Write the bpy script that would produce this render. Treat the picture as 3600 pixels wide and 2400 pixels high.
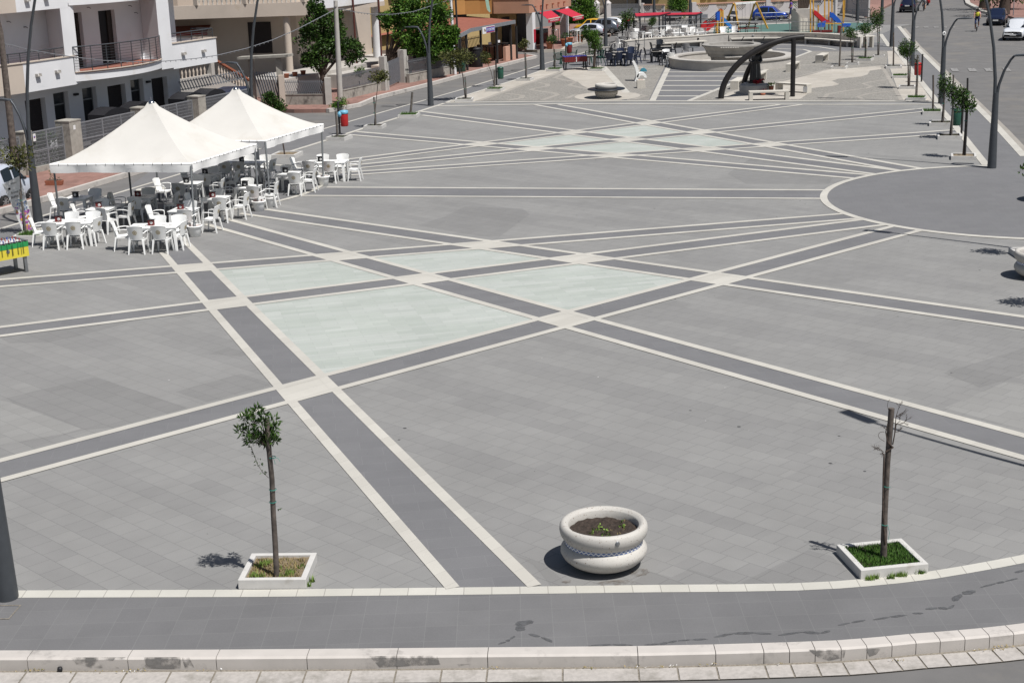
import bpy, bmesh, math, random
import numpy as np
from mathutils import Vector, Matrix
R = math.radians
for o in list(bpy.data.objects): bpy.data.objects.remove(o)
SC = bpy.context.scene
COL = SC.collection
random.seed(7)
# ---------------------------------------------------------------- camera
FPX, CX, CY, CAMH = 5280.0, 1800.0, 1200.0, 9.2
_n = np.array([600.0, 18830.0, FPX]); _d = _n/np.linalg.norm(_n); _up = -_d
_y = np.array([0, 0, 1.0]) - _d*_d[2]; _y /= np.linalg.norm(_y)
CM = np.array([np.cross(_y, _up), _y, _up])
cam = bpy.data.cameras.new('camera'); camo = bpy.data.objects.new('camera', cam); COL.objects.link(camo)
cam.sensor_width = 36; cam.lens = FPX/3600*36; cam.clip_start = 0.5; cam.clip_end = 3000
_r, _u, _b = CM@np.array([1, 0, 0]), CM@np.array([0, -1, 0]), CM@np.array([0, 0, -1])
camo.matrix_world = Matrix(((_r[0], _u[0], _b[0], 0), (_r[1], _u[1], _b[1], 0), (_r[2], _u[2], _b[2], CAMH), (0, 0, 0, 1)))
SC.camera = camo
# ---------------------------------------------------------------- light
SUN_EL, SUN_AZ = 62.0, -45.0          # the sun stands to the right, behind the camera
w = bpy.data.worlds.new('World'); SC.world = w; w.use_nodes = True
nt = w.node_tree; bg = nt.nodes['Background']
sky = nt.nodes.new('ShaderNodeTexSky'); sky.sky_type = 'NISHITA'; sky.sun_disc = False
sky.sun_elevation = R(SUN_EL); sky.sun_rotation = R(90-SUN_AZ); sky.air_density = 1.0; sky.dust_density = 1.5
nt.links.new(sky.outputs[0], bg.inputs[0]); bg.inputs[1].default_value = 0.05
sl = bpy.data.lights.new('sun', 'SUN'); sl.energy = 5.0; sl.angle = R(0.5); sl.color = (1, 0.975, 0.94)
so = bpy.data.objects.new('sun', sl); COL.objects.link(so)
_sv = Vector((math.cos(R(SUN_EL))*math.cos(R(SUN_AZ)), math.cos(R(SUN_EL))*math.sin(R(SUN_AZ)), math.sin(R(SUN_EL))))
so.rotation_euler = _sv.to_track_quat('Z', 'Y').to_euler(); so.location = (30, -30, 60)
SC.view_settings.view_transform = 'Standard'; SC.view_settings.look = 'None'
SC.view_settings.exposure = 0.16; SC.view_settings.gamma = 1.0
# ---------------------------------------------------------------- survey: photo measurements to metres
def ray(x, y): return CM@np.array([(x-CX)/FPX, (y-CY)/FPX, 1.0])
def g(x, y, z=0.0):
    r = ray(x, y); t = (z-CAMH)/r[2]
    return (float(t*r[0]), float(t*r[1]), z)
def proj(p):
    q = CM.T@(np.array(p, float)-np.array([0, 0, CAMH])); return (CX+FPX*q[0]/q[2], CY+FPX*q[1]/q[2])
def hgt(b, y):
    lo, hi = -1.0, 60.0
    for _ in range(45):
        m = (lo+hi)/2
        if proj((b[0], b[1], m))[1] > y: lo = m
        else: hi = m
    return lo
KS = {'A': (0, 0, .29762), 'B': (600, 0, .29762), 'C': (1200, 0, .29762), 'D': (1850, 0, .2551), 'E': (2400, 0, .2551), 'F': (2950, 0, .27636),
      'G': (0, 350, .38272), 'H': (600, 350, .3507), 'I': (3100, 300, .44643), 'J': (700, 1400, .44643), 'K': (1850, 1700, .24237), 'L': (2850, 1380, .44643),
      'M': (0, 1950, .38265), 'N': (900, 1950, .59524), 'O': (2200, 1900, .59524), 'P': (0, 550, .28708), 'Q': (2450, 0, .17007), 'R': (2750, 0, .17007),
      'S': (3100, 0, .21259), 'T': (1850, 0, .12755), 'U': (2130, 0, .15731), 'V': (1950, 140, .19983), 'W': (0, 0, 1.53061), 'a': (1100, 320, .5102),
      'b': (2200, 320, .5102), 'c': (0, 800, .5102), 'd': (1200, 900, .5102), 'e': (2400, 800, .5102), 'f': (2400, 100, .38265), 'h': (1500, 200, .38265),
      '1': (0, 600, .2551), '2': (500, 500, .24237), '3': (850, 500, .19133), '4': (1560, 60, .12755), '5': (2150, 180, .08929), '6': (2080, 60, .17007), 'X': (0, 0, 1.0)}
def kx(c, x, y): o = KS[c]; return (o[0]+x*o[2], o[1]+y*o[2])
def gg(c, x, y, z=0.0): return g(*kx(c, x, y), z)
def hh(c, x, y, base): return hgt(base, kx(c, x, y)[1])
F0 = np.array([-18.93, 60.15]); FU = np.array([.408, .913]); FN = np.array([-.913, .408])   # street line of the left hand fences
def so2xy(s, o): p = F0+FU*s+FN*o; return (float(p[0]), float(p[1]))
def xy2so(p): d = np.array(p[:2])-F0; return float(d@FU), float(d@FN)
# ---------------------------------------------------------------- materials
MATS = {}
ALB = {'white_render': 1.1, 'white_vinyl': 1.0, 'white_plastic': .95, 'canvas': .80, 'asphalt': .82, 'asphalt_old': .82, 'kerb_stone': .76, 'gutter_stone': .80, 'gutter_dirt': .85, 'orange_render': .78, 'salmon_render': .78, 'awning_red': .72, 'road_paint': .62, 'bench_stone': .86, 'cement': .84, 'white_stone_box': .86, 'terrazzo': .95, 'black_metal': 1, 'kerb_smudge': .9, 'cream_render': .95, 'shade_render': .9, 'lamp_grey': .95}
def nodes(name):
    m = bpy.data.materials.new(name); m.use_nodes = True; n = m.node_tree
    return m, n, n.nodes['Principled BSDF']
def link(n, a, b): n.links.new(a, b)
def mat(name, col, rough=0.7, metal=0.0, var=0.12, scale=6.0, bump=0.0, spec=0.35, dirt=None, dscale=1.2, dth=0.55):
    """plain procedural material: colour broken up by noise, optional dirt blotches"""
    k_ = ALB.get(name, .85); col = [c*k_ for c in col]; dirt = [c*k_ for c in dirt] if dirt else None
    m, n, p = nodes(name)
    tc = n.nodes.new('ShaderNodeTexCoord'); nz = n.nodes.new('ShaderNodeTexNoise'); nz.inputs['Scale'].default_value = scale; nz.inputs['Detail'].default_value = 6
    link(n, tc.outputs['Object'], nz.inputs['Vector'])
    mp = n.nodes.new('ShaderNodeMapRange'); mp.inputs['From Min'].default_value = .3; mp.inputs['From Max'].default_value = .7
    mp.inputs['To Min'].default_value = 1-var; mp.inputs['To Max'].default_value = 1+var
    link(n, nz.outputs['Fac'], mp.inputs['Value'])
    mx = n.nodes.new('ShaderNodeVectorMath'); mx.operation = 'SCALE'; mx.inputs[0].default_value = col[:3]
    link(n, mp.outputs[0], mx.inputs['Scale']); out = mx.outputs[0]
    if dirt:
        n2 = n.nodes.new('ShaderNodeTexNoise'); n2.inputs['Scale'].default_value = dscale; n2.inputs['Detail'].default_value = 8; n2.inputs['Roughness'].default_value = .7
        link(n, tc.outputs['Object'], n2.inputs['Vector'])
        r = n.nodes.new('ShaderNodeMapRange'); r.inputs['From Min'].default_value = dth; r.inputs['From Max'].default_value = dth+.18; link(n, n2.outputs['Fac'], r.inputs['Value'])
        mm = n.nodes.new('ShaderNodeMix'); mm.data_type = 'RGBA'; link(n, r.outputs[0], mm.inputs[0]); link(n, out, mm.inputs[6]); mm.inputs[7].default_value = (*dirt, 1); out = mm.outputs[2]
    link(n, out, p.inputs['Base Color'])
    p.inputs['Roughness'].default_value = rough; p.inputs['Metallic'].default_value = metal; p.inputs['Specular IOR Level'].default_value = spec
    if bump:
        b = n.nodes.new('ShaderNodeBump'); b.inputs['Strength'].default_value = bump; b.inputs['Distance'].default_value = .02; link(n, nz.outputs['Fac'], b.inputs['Height']); link(n, b.outputs[0], p.inputs['Normal'])
    MATS[name] = m; return m
def tiles(name, c1, c2, cm, bw, rh, rot=0.0, off=.5, mortar=.012, patch=None, pth=.52, spots=None, rough=.75, fine=.06, pscale=.22, msmooth=.3, bias=0.0, stretch=(1, 1), grime=.10):
    """stone paving: brick layout in plan with per-tile tone, blocky laid patches, fine speckle and gum spots"""
    c1, c2, cm = [[c*.735 for c in q] for q in (c1, c2, cm)]
    m, n, p = nodes(name); N = n.nodes
    tc = N.new('ShaderNodeTexCoord'); mp = N.new('ShaderNodeMapping'); mp.inputs['Rotation'].default_value = (0, 0, rot); link(n, tc.outputs['Object'], mp.inputs['Vector'])
    br = N.new('ShaderNodeTexBrick'); br.offset = off; br.inputs['Scale'].default_value = 1.0; br.inputs['Brick Width'].default_value = bw; br.inputs['Row Height'].default_value = rh
    br.inputs['Mortar Size'].default_value = mortar; br.inputs['Mortar Smooth'].default_value = msmooth; br.inputs['Bias'].default_value = bias
    br.inputs['Color1'].default_value = (*c1, 1); br.inputs['Color2'].default_value = (*c2, 1); br.inputs['Mortar'].default_value = (*cm, 1)
    link(n, mp.outputs[0], br.inputs['Vector']); out = br.outputs['Color']
    if patch:
        sn = N.new('ShaderNodeVectorMath'); sn.operation = 'SNAP'; sn.inputs[1].default_value = (bw, rh, 1); link(n, mp.outputs[0], sn.inputs[0])
        ms = N.new('ShaderNodeMapping'); ms.inputs['Scale'].default_value = (stretch[0], stretch[1], 1); link(n, sn.outputs[0], ms.inputs['Vector'])
        nz = N.new('ShaderNodeTexNoise'); nz.inputs['Scale'].default_value = pscale; nz.inputs['Detail'].default_value = 3; link(n, ms.outputs[0], nz.inputs['Vector'])
        r = N.new('ShaderNodeMapRange'); r.inputs['From Min'].default_value = pth; r.inputs['From Max'].default_value = pth+.03; link(n, nz.outputs['Fac'], r.inputs['Value'])
        mx = N.new('ShaderNodeMix'); mx.data_type = 'RGBA'; mx.blend_type = 'MULTIPLY'; link(n, r.outputs[0], mx.inputs[0]); link(n, out, mx.inputs[6]); mx.inputs[7].default_value = (*patch, 1); out = mx.outputs[2]
    # broad grime and fine speckle
    for sc, am, dt in ((.35, grime, 4), (1.8, grime*.6, 6), (60, fine, 2)):
        nz = N.new('ShaderNodeTexNoise'); nz.inputs['Scale'].default_value = sc; nz.inputs['Detail'].default_value = dt; link(n, tc.outputs['Object'], nz.inputs['Vector'])
        r = N.new('ShaderNodeMapRange'); r.inputs['From Min'].default_value = .3; r.inputs['From Max'].default_value = .7; r.inputs['To Min'].default_value = 1-am; r.inputs['To Max'].default_value = 1+am; link(n, nz.outputs['Fac'], r.inputs['Value'])
        s = N.new('ShaderNodeVectorMath'); s.operation = 'SCALE'; link(n, out, s.inputs[0]); link(n, r.outputs[0], s.inputs['Scale']); out = s.outputs[0]
    for (sc, th, colr, seed) in (spots or []):
        v = N.new('ShaderNodeTexVoronoi'); v.inputs['Scale'].default_value = sc; v.inputs['Randomness'].default_value = 1
        ms = N.new('ShaderNodeMapping'); ms.inputs['Location'].default_value = (seed, seed*2, 0); link(n, tc.outputs['Object'], ms.inputs['Vector']); link(n, ms.outputs[0], v.inputs['Vector'])
        sp = N.new('ShaderNodeSeparateColor'); link(n, v.outputs['Color'], sp.inputs[0])
        q = N.new('ShaderNodeMath'); q.operation = 'MULTIPLY'; link(n, sp.outputs[0], q.inputs[0]); q.inputs[1].default_value = th*2
        l = N.new('ShaderNodeMath'); l.operation = 'LESS_THAN'; link(n, v.outputs['Distance'], l.inputs[0]); link(n, q.outputs[0], l.inputs[1])
        q2 = N.new('ShaderNodeMath'); q2.operation = 'GREATER_THAN'; link(n, sp.outputs[1], q2.inputs[0]); q2.inputs[1].default_value = .55
        q3 = N.new('ShaderNodeMath'); q3.operation = 'MULTIPLY'; link(n, l.outputs[0], q3.inputs[0]); link(n, q2.outputs[0], q3.inputs[1])
        mx = N.new('ShaderNodeMix'); mx.data_type = 'RGBA'; link(n, q3.outputs[0], mx.inputs[0]); link(n, out, mx.inputs[6]); mx.inputs[7].default_value = (*colr, 1); out = mx.outputs[2]
    link(n, out, p.inputs['Base Color']); p.inputs['Roughness'].default_value = rough; p.inputs['Specular IOR Level'].default_value = .3
    MATS[name] = m; return m
def faded(name, lo=.36, hi=.62, sc=7.0):
    m = MATS[name]; n = m.node_tree; p = n.nodes['Principled BSDF']; tc = n.nodes.new('ShaderNodeTexCoord'); z = n.nodes.new('ShaderNodeTexNoise'); z.inputs['Scale'].default_value = sc; z.inputs['Detail'].default_value = 5; link(n, tc.outputs['Object'], z.inputs['Vector'])
    r = n.nodes.new('ShaderNodeMapRange'); r.inputs['From Min'].default_value = lo; r.inputs['From Max'].default_value = hi; link(n, z.outputs['Fac'], r.inputs['Value']); link(n, r.outputs[0], p.inputs['Alpha'])
def leafmat(name, c1, c2, sc=3.0, rough=.5):
    m, n, p = nodes(name); N = n.nodes
    ge = N.new('ShaderNodeNewGeometry'); tc = N.new('ShaderNodeTexCoord')
    nz = N.new('ShaderNodeTexNoise'); nz.inputs['Scale'].default_value = sc; link(n, tc.outputs['Object'], nz.inputs['Vector'])
    a = N.new('ShaderNodeMath'); a.operation = 'ADD'; link(n, nz.outputs['Fac'], a.inputs[0]); link(n, ge.outputs['Random Per Island'], a.inputs[1])
    r = N.new('ShaderNodeMapRange'); r.inputs['From Min'].default_value = .45; r.inputs['From Max'].default_value = 1.5; link(n, a.outputs[0], r.inputs['Value'])
    mx = N.new('ShaderNodeMix'); mx.data_type = 'RGBA'; link(n, r.outputs[0], mx.inputs[0]); mx.inputs[6].default_value = (*c1, 1); mx.inputs[7].default_value = (*c2, 1)
    link(n, mx.outputs[2], p.inputs['Base Color']); p.inputs['Roughness'].default_value = rough; p.inputs['Specular IOR Level'].default_value = .18
    MATS[name] = m; return m
def glassmat(name, col=(.02, .025, .03), rough=.06):
    m, n, p = nodes(name); p.inputs['Base Color'].default_value = (*col, 1); p.inputs['Roughness'].default_value = rough; p.inputs['Specular IOR Level'].default_value = .8
    MATS[name] = m; return m
# ---------------------------------------------------------------- mesh helpers
class MB:
    def __init__(s): s.v = []; s.f = []; s.m = []; s.sm = []
    def add(s, vs, fs, mi=0, smooth=False):
        b = len(s.v); s.v += [tuple(map(float, v)) for v in vs]; s.f += [tuple(i+b for i in f) for f in fs]; s.m += [mi]*len(fs); s.sm += [smooth]*len(fs); return s
    def box(s, c, size, rz=0.0, mi=0, taper=1.0):
        sx, sy, sz = [k/2 for k in size]; ca, sa = math.cos(rz), math.sin(rz); vs = []
        for z, t in ((-sz, 1), (sz, taper)):
            for x, y in ((-sx*t, -sy*t), (sx*t, -sy*t), (sx*t, sy*t), (-sx*t, sy*t)): vs.append((c[0]+x*ca-y*sa, c[1]+x*sa+y*ca, c[2]+z))
        return s.add(vs, [(0, 3, 2, 1), (4, 5, 6, 7), (0, 1, 5, 4), (1, 2, 6, 5), (2, 3, 7, 6), (3, 0, 4, 7)], mi)
    def bar(s, a, b, w, h=None, mi=0):
        """rectangular bar from a to b"""
        a, b = Vector(a), Vector(b); h = h or w; d = (b-a)
        if d.length < 1e-6: return s
        d.normalize(); up = Vector((0, 0, 1)) if abs(d.z) < .95 else Vector((0, 1, 0)); x = d.cross(up).normalized()*w/2; y = d.cross(x).normalized()*h/2
        vs = [p+i*x+j*y for p in (a, b) for i, j in ((-1, -1), (1, -1), (1, 1), (-1, 1))]
        return s.add(vs, [(0, 1, 2, 3), (7, 6, 5, 4), (0, 4, 5, 1), (1, 5, 6, 2), (2, 6, 7, 3), (3, 7, 4, 0)], mi)
    def tube(s, pts, r, n=8, mi=0, cap=True, flat=1.0):
        pts = [Vector(p) for p in pts]; rr = r if isinstance(r, (list, tuple)) else [r]*len(pts)
        base = len(s.v); vs = []; prev = None
        for i, p in enumerate(pts):
            d = (pts[min(i+1, len(pts)-1)]-pts[max(i-1, 0)]).normalized()
            if prev is None:
                up = Vector((0, 0, 1)) if abs(d.z) < .9 else Vector((1, 0, 0)); x = d.cross(up).normalized()
            else: x = (prev-d*prev.dot(d)).normalized()
            prev = x; y = d.cross(x).normalized()
            for k in range(n):
                a = 2*math.pi*k/n; vs.append(p+x*math.cos(a)*rr[i]+y*math.sin(a)*rr[i]*flat)
        fs = []
        for i in range(len(pts)-1):
            for k in range(n):
                k2 = (k+1) % n; fs.append((i*n+k, i*n+k2, (i+1)*n+k2, (i+1)*n+k))
        s.add(vs, fs, mi, True)
        if cap: s.add([vs[k] for k in range(n)], [tuple(reversed(range(n)))], mi); s.add([vs[-n+k] for k in range(n)], [tuple(range(n))], mi)
        return s
    def lathe(s, prof, n=24, c=(0, 0, 0), mi=0, sx=1, sy=1, smooth=True, a0=0, a1=2*math.pi):
        full = abs(a1-a0-2*math.pi) < 1e-6; cols = n if full else n+1; vs = []
        for r, z in prof:
            for k in range(cols): a = a0+(a1-a0)*k/n; vs.append((c[0]+r*math.cos(a)*sx, c[1]+r*math.sin(a)*sy, c[2]+z))
        fs = []
        for i in range(len(prof)-1):
            for k in range(n):
                k2 = (k+1) % cols; fs.append((i*cols+k, i*cols+k2, (i+1)*cols+k2, (i+1)*cols+k))
        return s.add(vs, fs, mi, smooth)
    def poly(s, pts, z0, z1=None, mi=0, bottom=False):
        """flat polygon at z0, or prism z0..z1"""
        pts = [(p[0], p[1]) for p in pts]
        ar = sum(pts[i][0]*pts[(i+1) % len(pts)][1]-pts[(i+1) % len(pts)][0]*pts[i][1] for i in range(len(pts)))
        if ar < 0: pts = pts[::-1]
        n = len(pts)
        if z1 is None: return s.add([(x, y, z0) for x, y in pts], [tuple(range(n))], mi)
        vs = [(x, y, z0) for x, y in pts]+[(x, y, z1) for x, y in pts]
        return s.add(vs, [tuple(range(n, 2*n)), tuple(reversed(range(n)))]+[(i, (i+1) % n, n+(i+1) % n, n+i) for i in range(n)], mi)
    def prism(s, prof, y0, y1, mi=0, T=None):
        """profile in local xz extruded along y"""
        ar = sum(prof[i][0]*prof[(i+1) % len(prof)][1]-prof[(i+1) % len(prof)][0]*prof[i][1] for i in range(len(prof)))
        if ar < 0: prof = prof[::-1]
        n = len(prof); vs = [(x, y0, z) for x, z in prof]+[(x, y1, z) for x, z in prof]
        if T: vs = [T@Vector(v) for v in vs]
        return s.add(vs, [tuple(range(n)), tuple(reversed(range(n, 2*n)))]+[(i, n+i, n+(i+1) % n, (i+1) % n) for i in range(n)], mi)
    def strip(s, pts, wd, z, mi=0, closed=False, h=0.0):
        """ribbon of width wd along a polyline in plan"""
        P = [Vector((p[0], p[1])) for p in pts]; n = len(P); L = []; Rr = []
        for i in range(n):
            a = P[i-1] if (i > 0 or closed) else P[i]; b = P[(i+1) % n] if (i < n-1 or closed) else P[i]
            d = (b-a).normalized(); q = Vector((-d.y, d.x))*wd/2; L.append(P[i]+q); Rr.append(P[i]-q)
        vs = [(p.x, p.y, z) for p in L]+[(p.x, p.y, z) for p in Rr]; k = n if closed else n-1
        fs = [(n+i, n+(i+1) % n, (i+1) % n, i) for i in range(k)]
        s.add(vs, fs, mi)
        if h:
            vs2 = [(p.x, p.y, z-h) for p in L]+[(p.x, p.y, z-h) for p in Rr]
            s.add(vs+vs2, [(i, (i+1) % n, 2*n+(i+1) % n, 2*n+i) for i in range(k)]+[(n+(i+1) % n, n+i, 3*n+i, 3*n+(i+1) % n) for i in range(k)]+([] if closed else [(0, 2*n, 3*n, n), (n-1, 2*n-1, 4*n-1, 3*n-1)]), mi)
        return s
    def build(s, name, mats, parent=None, bevel=0.0):
        me = bpy.data.meshes.new(name); me.from_pydata(s.v, [], s.f)
        for m in (mats if isinstance(mats, (list, tuple)) else [mats]): me.materials.append(MATS[m] if isinstance(m, str) else m)
        me.polygons.foreach_set('material_index', s.m); me.polygons.foreach_set('use_smooth', s.sm); me.update()
        o = bpy.data.objects.new(name, me); COL.objects.link(o)
        if parent is not None: o.parent = parent
        if bevel:
            b = o.modifiers.new('bevel', 'BEVEL'); b.width = bevel; b.segments = 2; b.limit_method = 'ANGLE'
        return o
def tag(o, label=None, cat=None, group=None, kind=None):
    if label: o['label'] = label
    if cat: o['category'] = cat
    if group: o['group'] = group
    if kind: o['kind'] = kind
    return o
def thing(name, label, cat, loc=(0, 0, 0), rz=0.0, group=None):
    o = bpy.data.objects.new(name, None); COL.objects.link(o); o.location = loc; o.rotation_euler = (0, 0, rz); o.empty_display_size = .2
    return tag(o, label, cat, group)
def struct(name, mb, mats): return tag(mb.build(name, mats), kind='structure')
def single(name, mb, mats, label, cat, loc=(0, 0, 0), rz=0.0, group=None, bevel=0.0):
    o = mb.build(name, mats, None, bevel); o.location = loc; o.rotation_euler = (0, 0, rz); return tag(o, label, cat, group)
KIDS = {}
def dup(root, loc, rz, label, group=None, scale=None):
    r = root.copy(); COL.objects.link(r); r.location = loc; r.rotation_euler = (0, 0, rz); r['label'] = label
    if group: r['group'] = group
    if scale: r.scale = scale
    if root not in KIDS: KIDS[root] = [(c, list(c.children)) for c in root.children]
    for c, gs in KIDS[root]:
        c2 = c.copy(); COL.objects.link(c2); c2.parent = r
        for d in gs: d2 = d.copy(); COL.objects.link(d2); d2.parent = c2
    return r
_proto = {}
def place(key, maker, loc, rz, label, group=None, scale=None):
    """first call uses the built thing itself, later calls copy it"""
    if key not in _proto:
        o = maker(); _proto[key] = o; KIDS[o] = [(c, list(c.children)) for c in o.children]
        o.location = loc; o.rotation_euler = (0, 0, rz); o['label'] = label
        if group: o['group'] = group
        if scale: o.scale = scale
        return o
    r = dup(_proto[key], loc, rz, label, group, scale or (1, 1, 1)); return r
def text(body, size, m, parent, name='lettering', depth=.004, loc=(0, 0, 0), rot=(R(90), 0, 0), align='CENTER', shear=0.0, sx=1.0):
    cu = bpy.data.curves.new(name, 'FONT'); cu.body = body; cu.size = size; cu.extrude = depth; cu.align_x = align; cu.align_y = 'CENTER'; cu.shear = shear
    t = bpy.data.objects.new('tmp', cu); COL.objects.link(t); dg = bpy.context.evaluated_depsgraph_get()
    me = bpy.data.meshes.new_from_object(t.evaluated_get(dg)); bpy.data.objects.remove(t)
    me.materials.clear(); me.materials.append(MATS[m]); me.name = name
    o = bpy.data.objects.new(name, me); COL.objects.link(o); o.location = loc; o.rotation_euler = rot; o.scale = (sx, 1, 1)
    if parent is not None: o.parent = parent
    return o
def leaves(mb, centers, n, size, spread, rng, elong=2.2, mi=0, up=0.0):
    """n leaf shaped quads scattered round each centre"""
    C = np.array(centers, float); tot = len(C)*n
    idx = np.repeat(np.arange(len(C)), n); d = rng.normal(size=(tot, 3)); d /= np.linalg.norm(d, axis=1)[:, None]
    sp = np.broadcast_to(np.array(spread, float), (len(C), 3)) if np.ndim(spread) else np.full((len(C), 3), float(spread))
    rad = rng.uniform(.25, 1, tot)**.5; pos = C[idx]+d*sp[idx]*rad[:, None]
    ax = d*.8+rng.normal(size=(tot, 3))*.6; ax[:, 2] += up; ax /= np.linalg.norm(ax, axis=1)[:, None]
    q = rng.normal(size=(tot, 3)); q -= ax*(q*ax).sum(1)[:, None]; q /= np.linalg.norm(q, axis=1)[:, None]
    s = size*rng.uniform(.6, 1.3, tot)[:, None]; w2 = s/elong
    A = pos; B = pos+ax*s*.5+q*w2*.5; Cc = pos+ax*s; Dd = pos+ax*s*.5-q*w2*.5
    vs = np.stack([A, B, Cc, Dd], 1).reshape(-1, 3); b = len(mb.v)
    mb.v += [tuple(v) for v in vs.tolist()]; mb.f += [(b+4*i, b+4*i+1, b+4*i+2, b+4*i+3) for i in range(tot)]; mb.m += [mi]*tot; mb.sm += [False]*tot
def blob_centers(rng, n, c, rad, shell=.5):
    d = rng.normal(size=(n, 3)); d /= np.linalg.norm(d, axis=1)[:, None]
    return np.array(c)+d*np.array(rad)*rng.uniform(shell, 1, n)[:, None]
def grassy(mb, x0, x1, y0, y1, z, n, h, rng, mi=0):
    for _ in range(n):
        x, y = rng.uniform(x0, x1), rng.uniform(y0, y1); a = rng.uniform(0, 6.28); l = h*rng.uniform(.5, 1.3); t = rng.uniform(.1, .7)*l; wd = .008
        c, s_ = math.cos(a), math.sin(a)
        mb.add([(x-s_*wd, y+c*wd, z), (x+s_*wd, y-c*wd, z), (x+c*t, y+s_*t, z+l)], [(0, 1, 2)], mi)
# ================================================================ SETTING: ground and paving
RZ = -0.16      # road level
A45 = R(45)
GUM = [(1.6, .030, (.05, .05, .05), 3.3), (1.1, .011, (.42, .41, .40), 9.1)]
tiles('plaza_stone', (.290, .286, .277), (.304, .300, .290), (.225, .222, .217), .4, .4, A45, .37, .007, patch=(.93, .93, .935), pth=.50, spots=GUM, pscale=.9, stretch=(.12, 1.0), grime=.06)
tiles('plaza_stone_dark', (.255, .252, .245), (.268, .264, .257), (.20, .197, .193), .4, .4, A45, .37, .007, patch=(.95, .95, .95), pth=.5, spots=GUM, pscale=.9, stretch=(.12, 1.0), grime=.05)
tiles('plaza_stone_pale', (.305, .301, .289), (.33, .326, .313), (.25, .247, .24), .4, .4, A45, .37, .007, grime=.05)
tiles('dark_stone', (.192, .191, .197), (.207, .206, .211), (.245, .244, .248), .8, .4, R(-8), .5, .004, spots=GUM, grime=.06)
tiles('side_stone', (.180, .178, .181), (.194, .192, .194), (.225, .224, .222), .433, .433, 0.0, 0.0, .005, spots=GUM, grime=.07)
tiles('side_stone_right', (.194, .193, .198), (.207, .206, .210), (.18, .18, .184), .4, .4, R(8), .5, .006, grime=.05)
tiles('cream_stone', (.58, .555, .50), (.635, .61, .55), (.46, .44, .40), .4, 40, R(45), 0, .004, rough=.6, grime=.05, fine=.03)
tiles('cream_stone_long', (.60, .58, .52), (.65, .63, .57), (.34, .32, .29), .4, 40, 0, 0, .006, rough=.6, grime=.06, fine=.03)
tiles('green_stone', (.50, .53, .49), (.56, .585, .545), (.44, .46, .43), .8, .2, R(-14), .5, .010, patch=(.93, .945, .93), pth=.48, pscale=1.6, stretch=(.2, 1), rough=.55, grime=.04, msmooth=1)
tiles('pebble_paving', (.30, .283, .255), (.39, .37, .335), (.28, .265, .24), .06, .06, .3, .5, .002, patch=(.8, .8, .8), pth=.5, pscale=8, grime=.07, fine=.15)
tiles('beige_slab', (.50, .46, .40), (.56, .52, .46), (.44, .40, .35), .6, .6, .3, 0, .004, grime=.08)
tiles('beige_slab_dim', (.38, .355, .315), (.41, .38, .34), (.34, .31, .28), .6, .6, .3, 0, .004, grime=.08)
tiles('pink_paving', (.30, .170, .140), (.36, .205, .170), (.25, .16, .14), .25, .25, R(24), .5, .008, grime=.12, patch=(.85, .85, .85), pth=.6, pscale=.5)
mat('asphalt', (.165, .160, .156), .85, var=.10, scale=1.3, bump=.3, dirt=(.21, .195, .175), dscale=.35, dth=.52)
mat('asphalt_old', (.150, .147, .150), .85, var=.08, scale=.5, bump=.2, dirt=(.10, .10, .105), dscale=.16, dth=.56)
mat('kerb_stone', (.60, .56, .52), .7, var=.06, scale=3, dirt=(.27, .25, .235), dscale=1.3, dth=.545)
mat('gutter_stone', (.46, .43, .40), .85, var=.10, scale=14, bump=.5, dirt=(.30, .28, .25), dscale=2.6, dth=.5)
mat('gutter_dirt', (.23, .205, .17), .95, var=.3, scale=30, bump=.5)
mat('rubber_green', (.085, .165, .145), .8, var=.06, scale=2)
mat('cement', (.47, .445, .41), .8, var=.08, scale=3, dirt=(.26, .235, .2), dscale=1.0, dth=.6)
mat('cement_rough', (.36, .34, .30), .9, var=.14, scale=5, bump=.2, dirt=(.13, .12, .11), dscale=1.4, dth=.52)
mat('soil', (.045, .033, .026), .95, var=.5, scale=22, bump=.9, dirt=(.12, .10, .085), dscale=16, dth=.6)
mat('dry_soil', (.20, .155, .10), .95, var=.35, scale=14, bump=.6)
mat('road_paint', (.42, .41, .40), .8, var=.2, scale=8, dirt=(.17, .165, .16), dscale=6, dth=.45)
mat('wet_stain', (.115, .115, .117), .45, var=.1, scale=5); faded('wet_stain', .25, .55, 9)
mat('rust_stain', (.185, .155, .125), .8, var=.2, scale=4); faded('rust_stain', .42, .75, 6)
mat('kerb_smudge', (.46, .43, .40), .8, var=.15, scale=4, dirt=(.22, .21, .20), dscale=5, dth=.35); faded('kerb_smudge', .40, .62, 5)

FR = [gg('M', -600, 362), gg('M', 0, 362), gg('M', 1200, 358), gg('M', 2352, 354), gg('N', 1200, 215), gg('N', 2352, 200), gg('O', 600, 281), gg('O', 1000, 274), gg('O', 1250, 262), gg('O', 1400, 250), gg('O', 1600, 231), gg('O', 1800, 206), gg('O', 2000, 173), gg('O', 2180, 141), gg('O', 2352, 108)]
def extend(P, steps, turn, L):
    P = list(P); a = math.atan2(P[-1][1]-P[-2][1], P[-1][0]-P[-2][0])
    for _ in range(steps): a += turn; P.append((P[-1][0]+L*math.cos(a), P[-1][1]+L*math.sin(a), 0))
    return P
FRX = extend(FR, 14, R(3.4), .75)
KB = [gg('M', -600, 884), gg('M', 0, 882), gg('M', 1200, 877), gg('M', 2352, 872), gg('N', 1190, 550), gg('N', 2352, 540), gg('O', 350, 620), gg('O', 700, 610), gg('O', 1000, 601), gg('O', 1270, 590), gg('O', 1480, 573), gg('O', 1690, 552), gg('O', 1900, 537), gg('O', 2140, 515), gg('O', 2352, 490)]
KB = [g(*kx('M', -600, 884)), *KB[1:]]
KBX = extend(KB, 14, R(3.2), .85)
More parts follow.
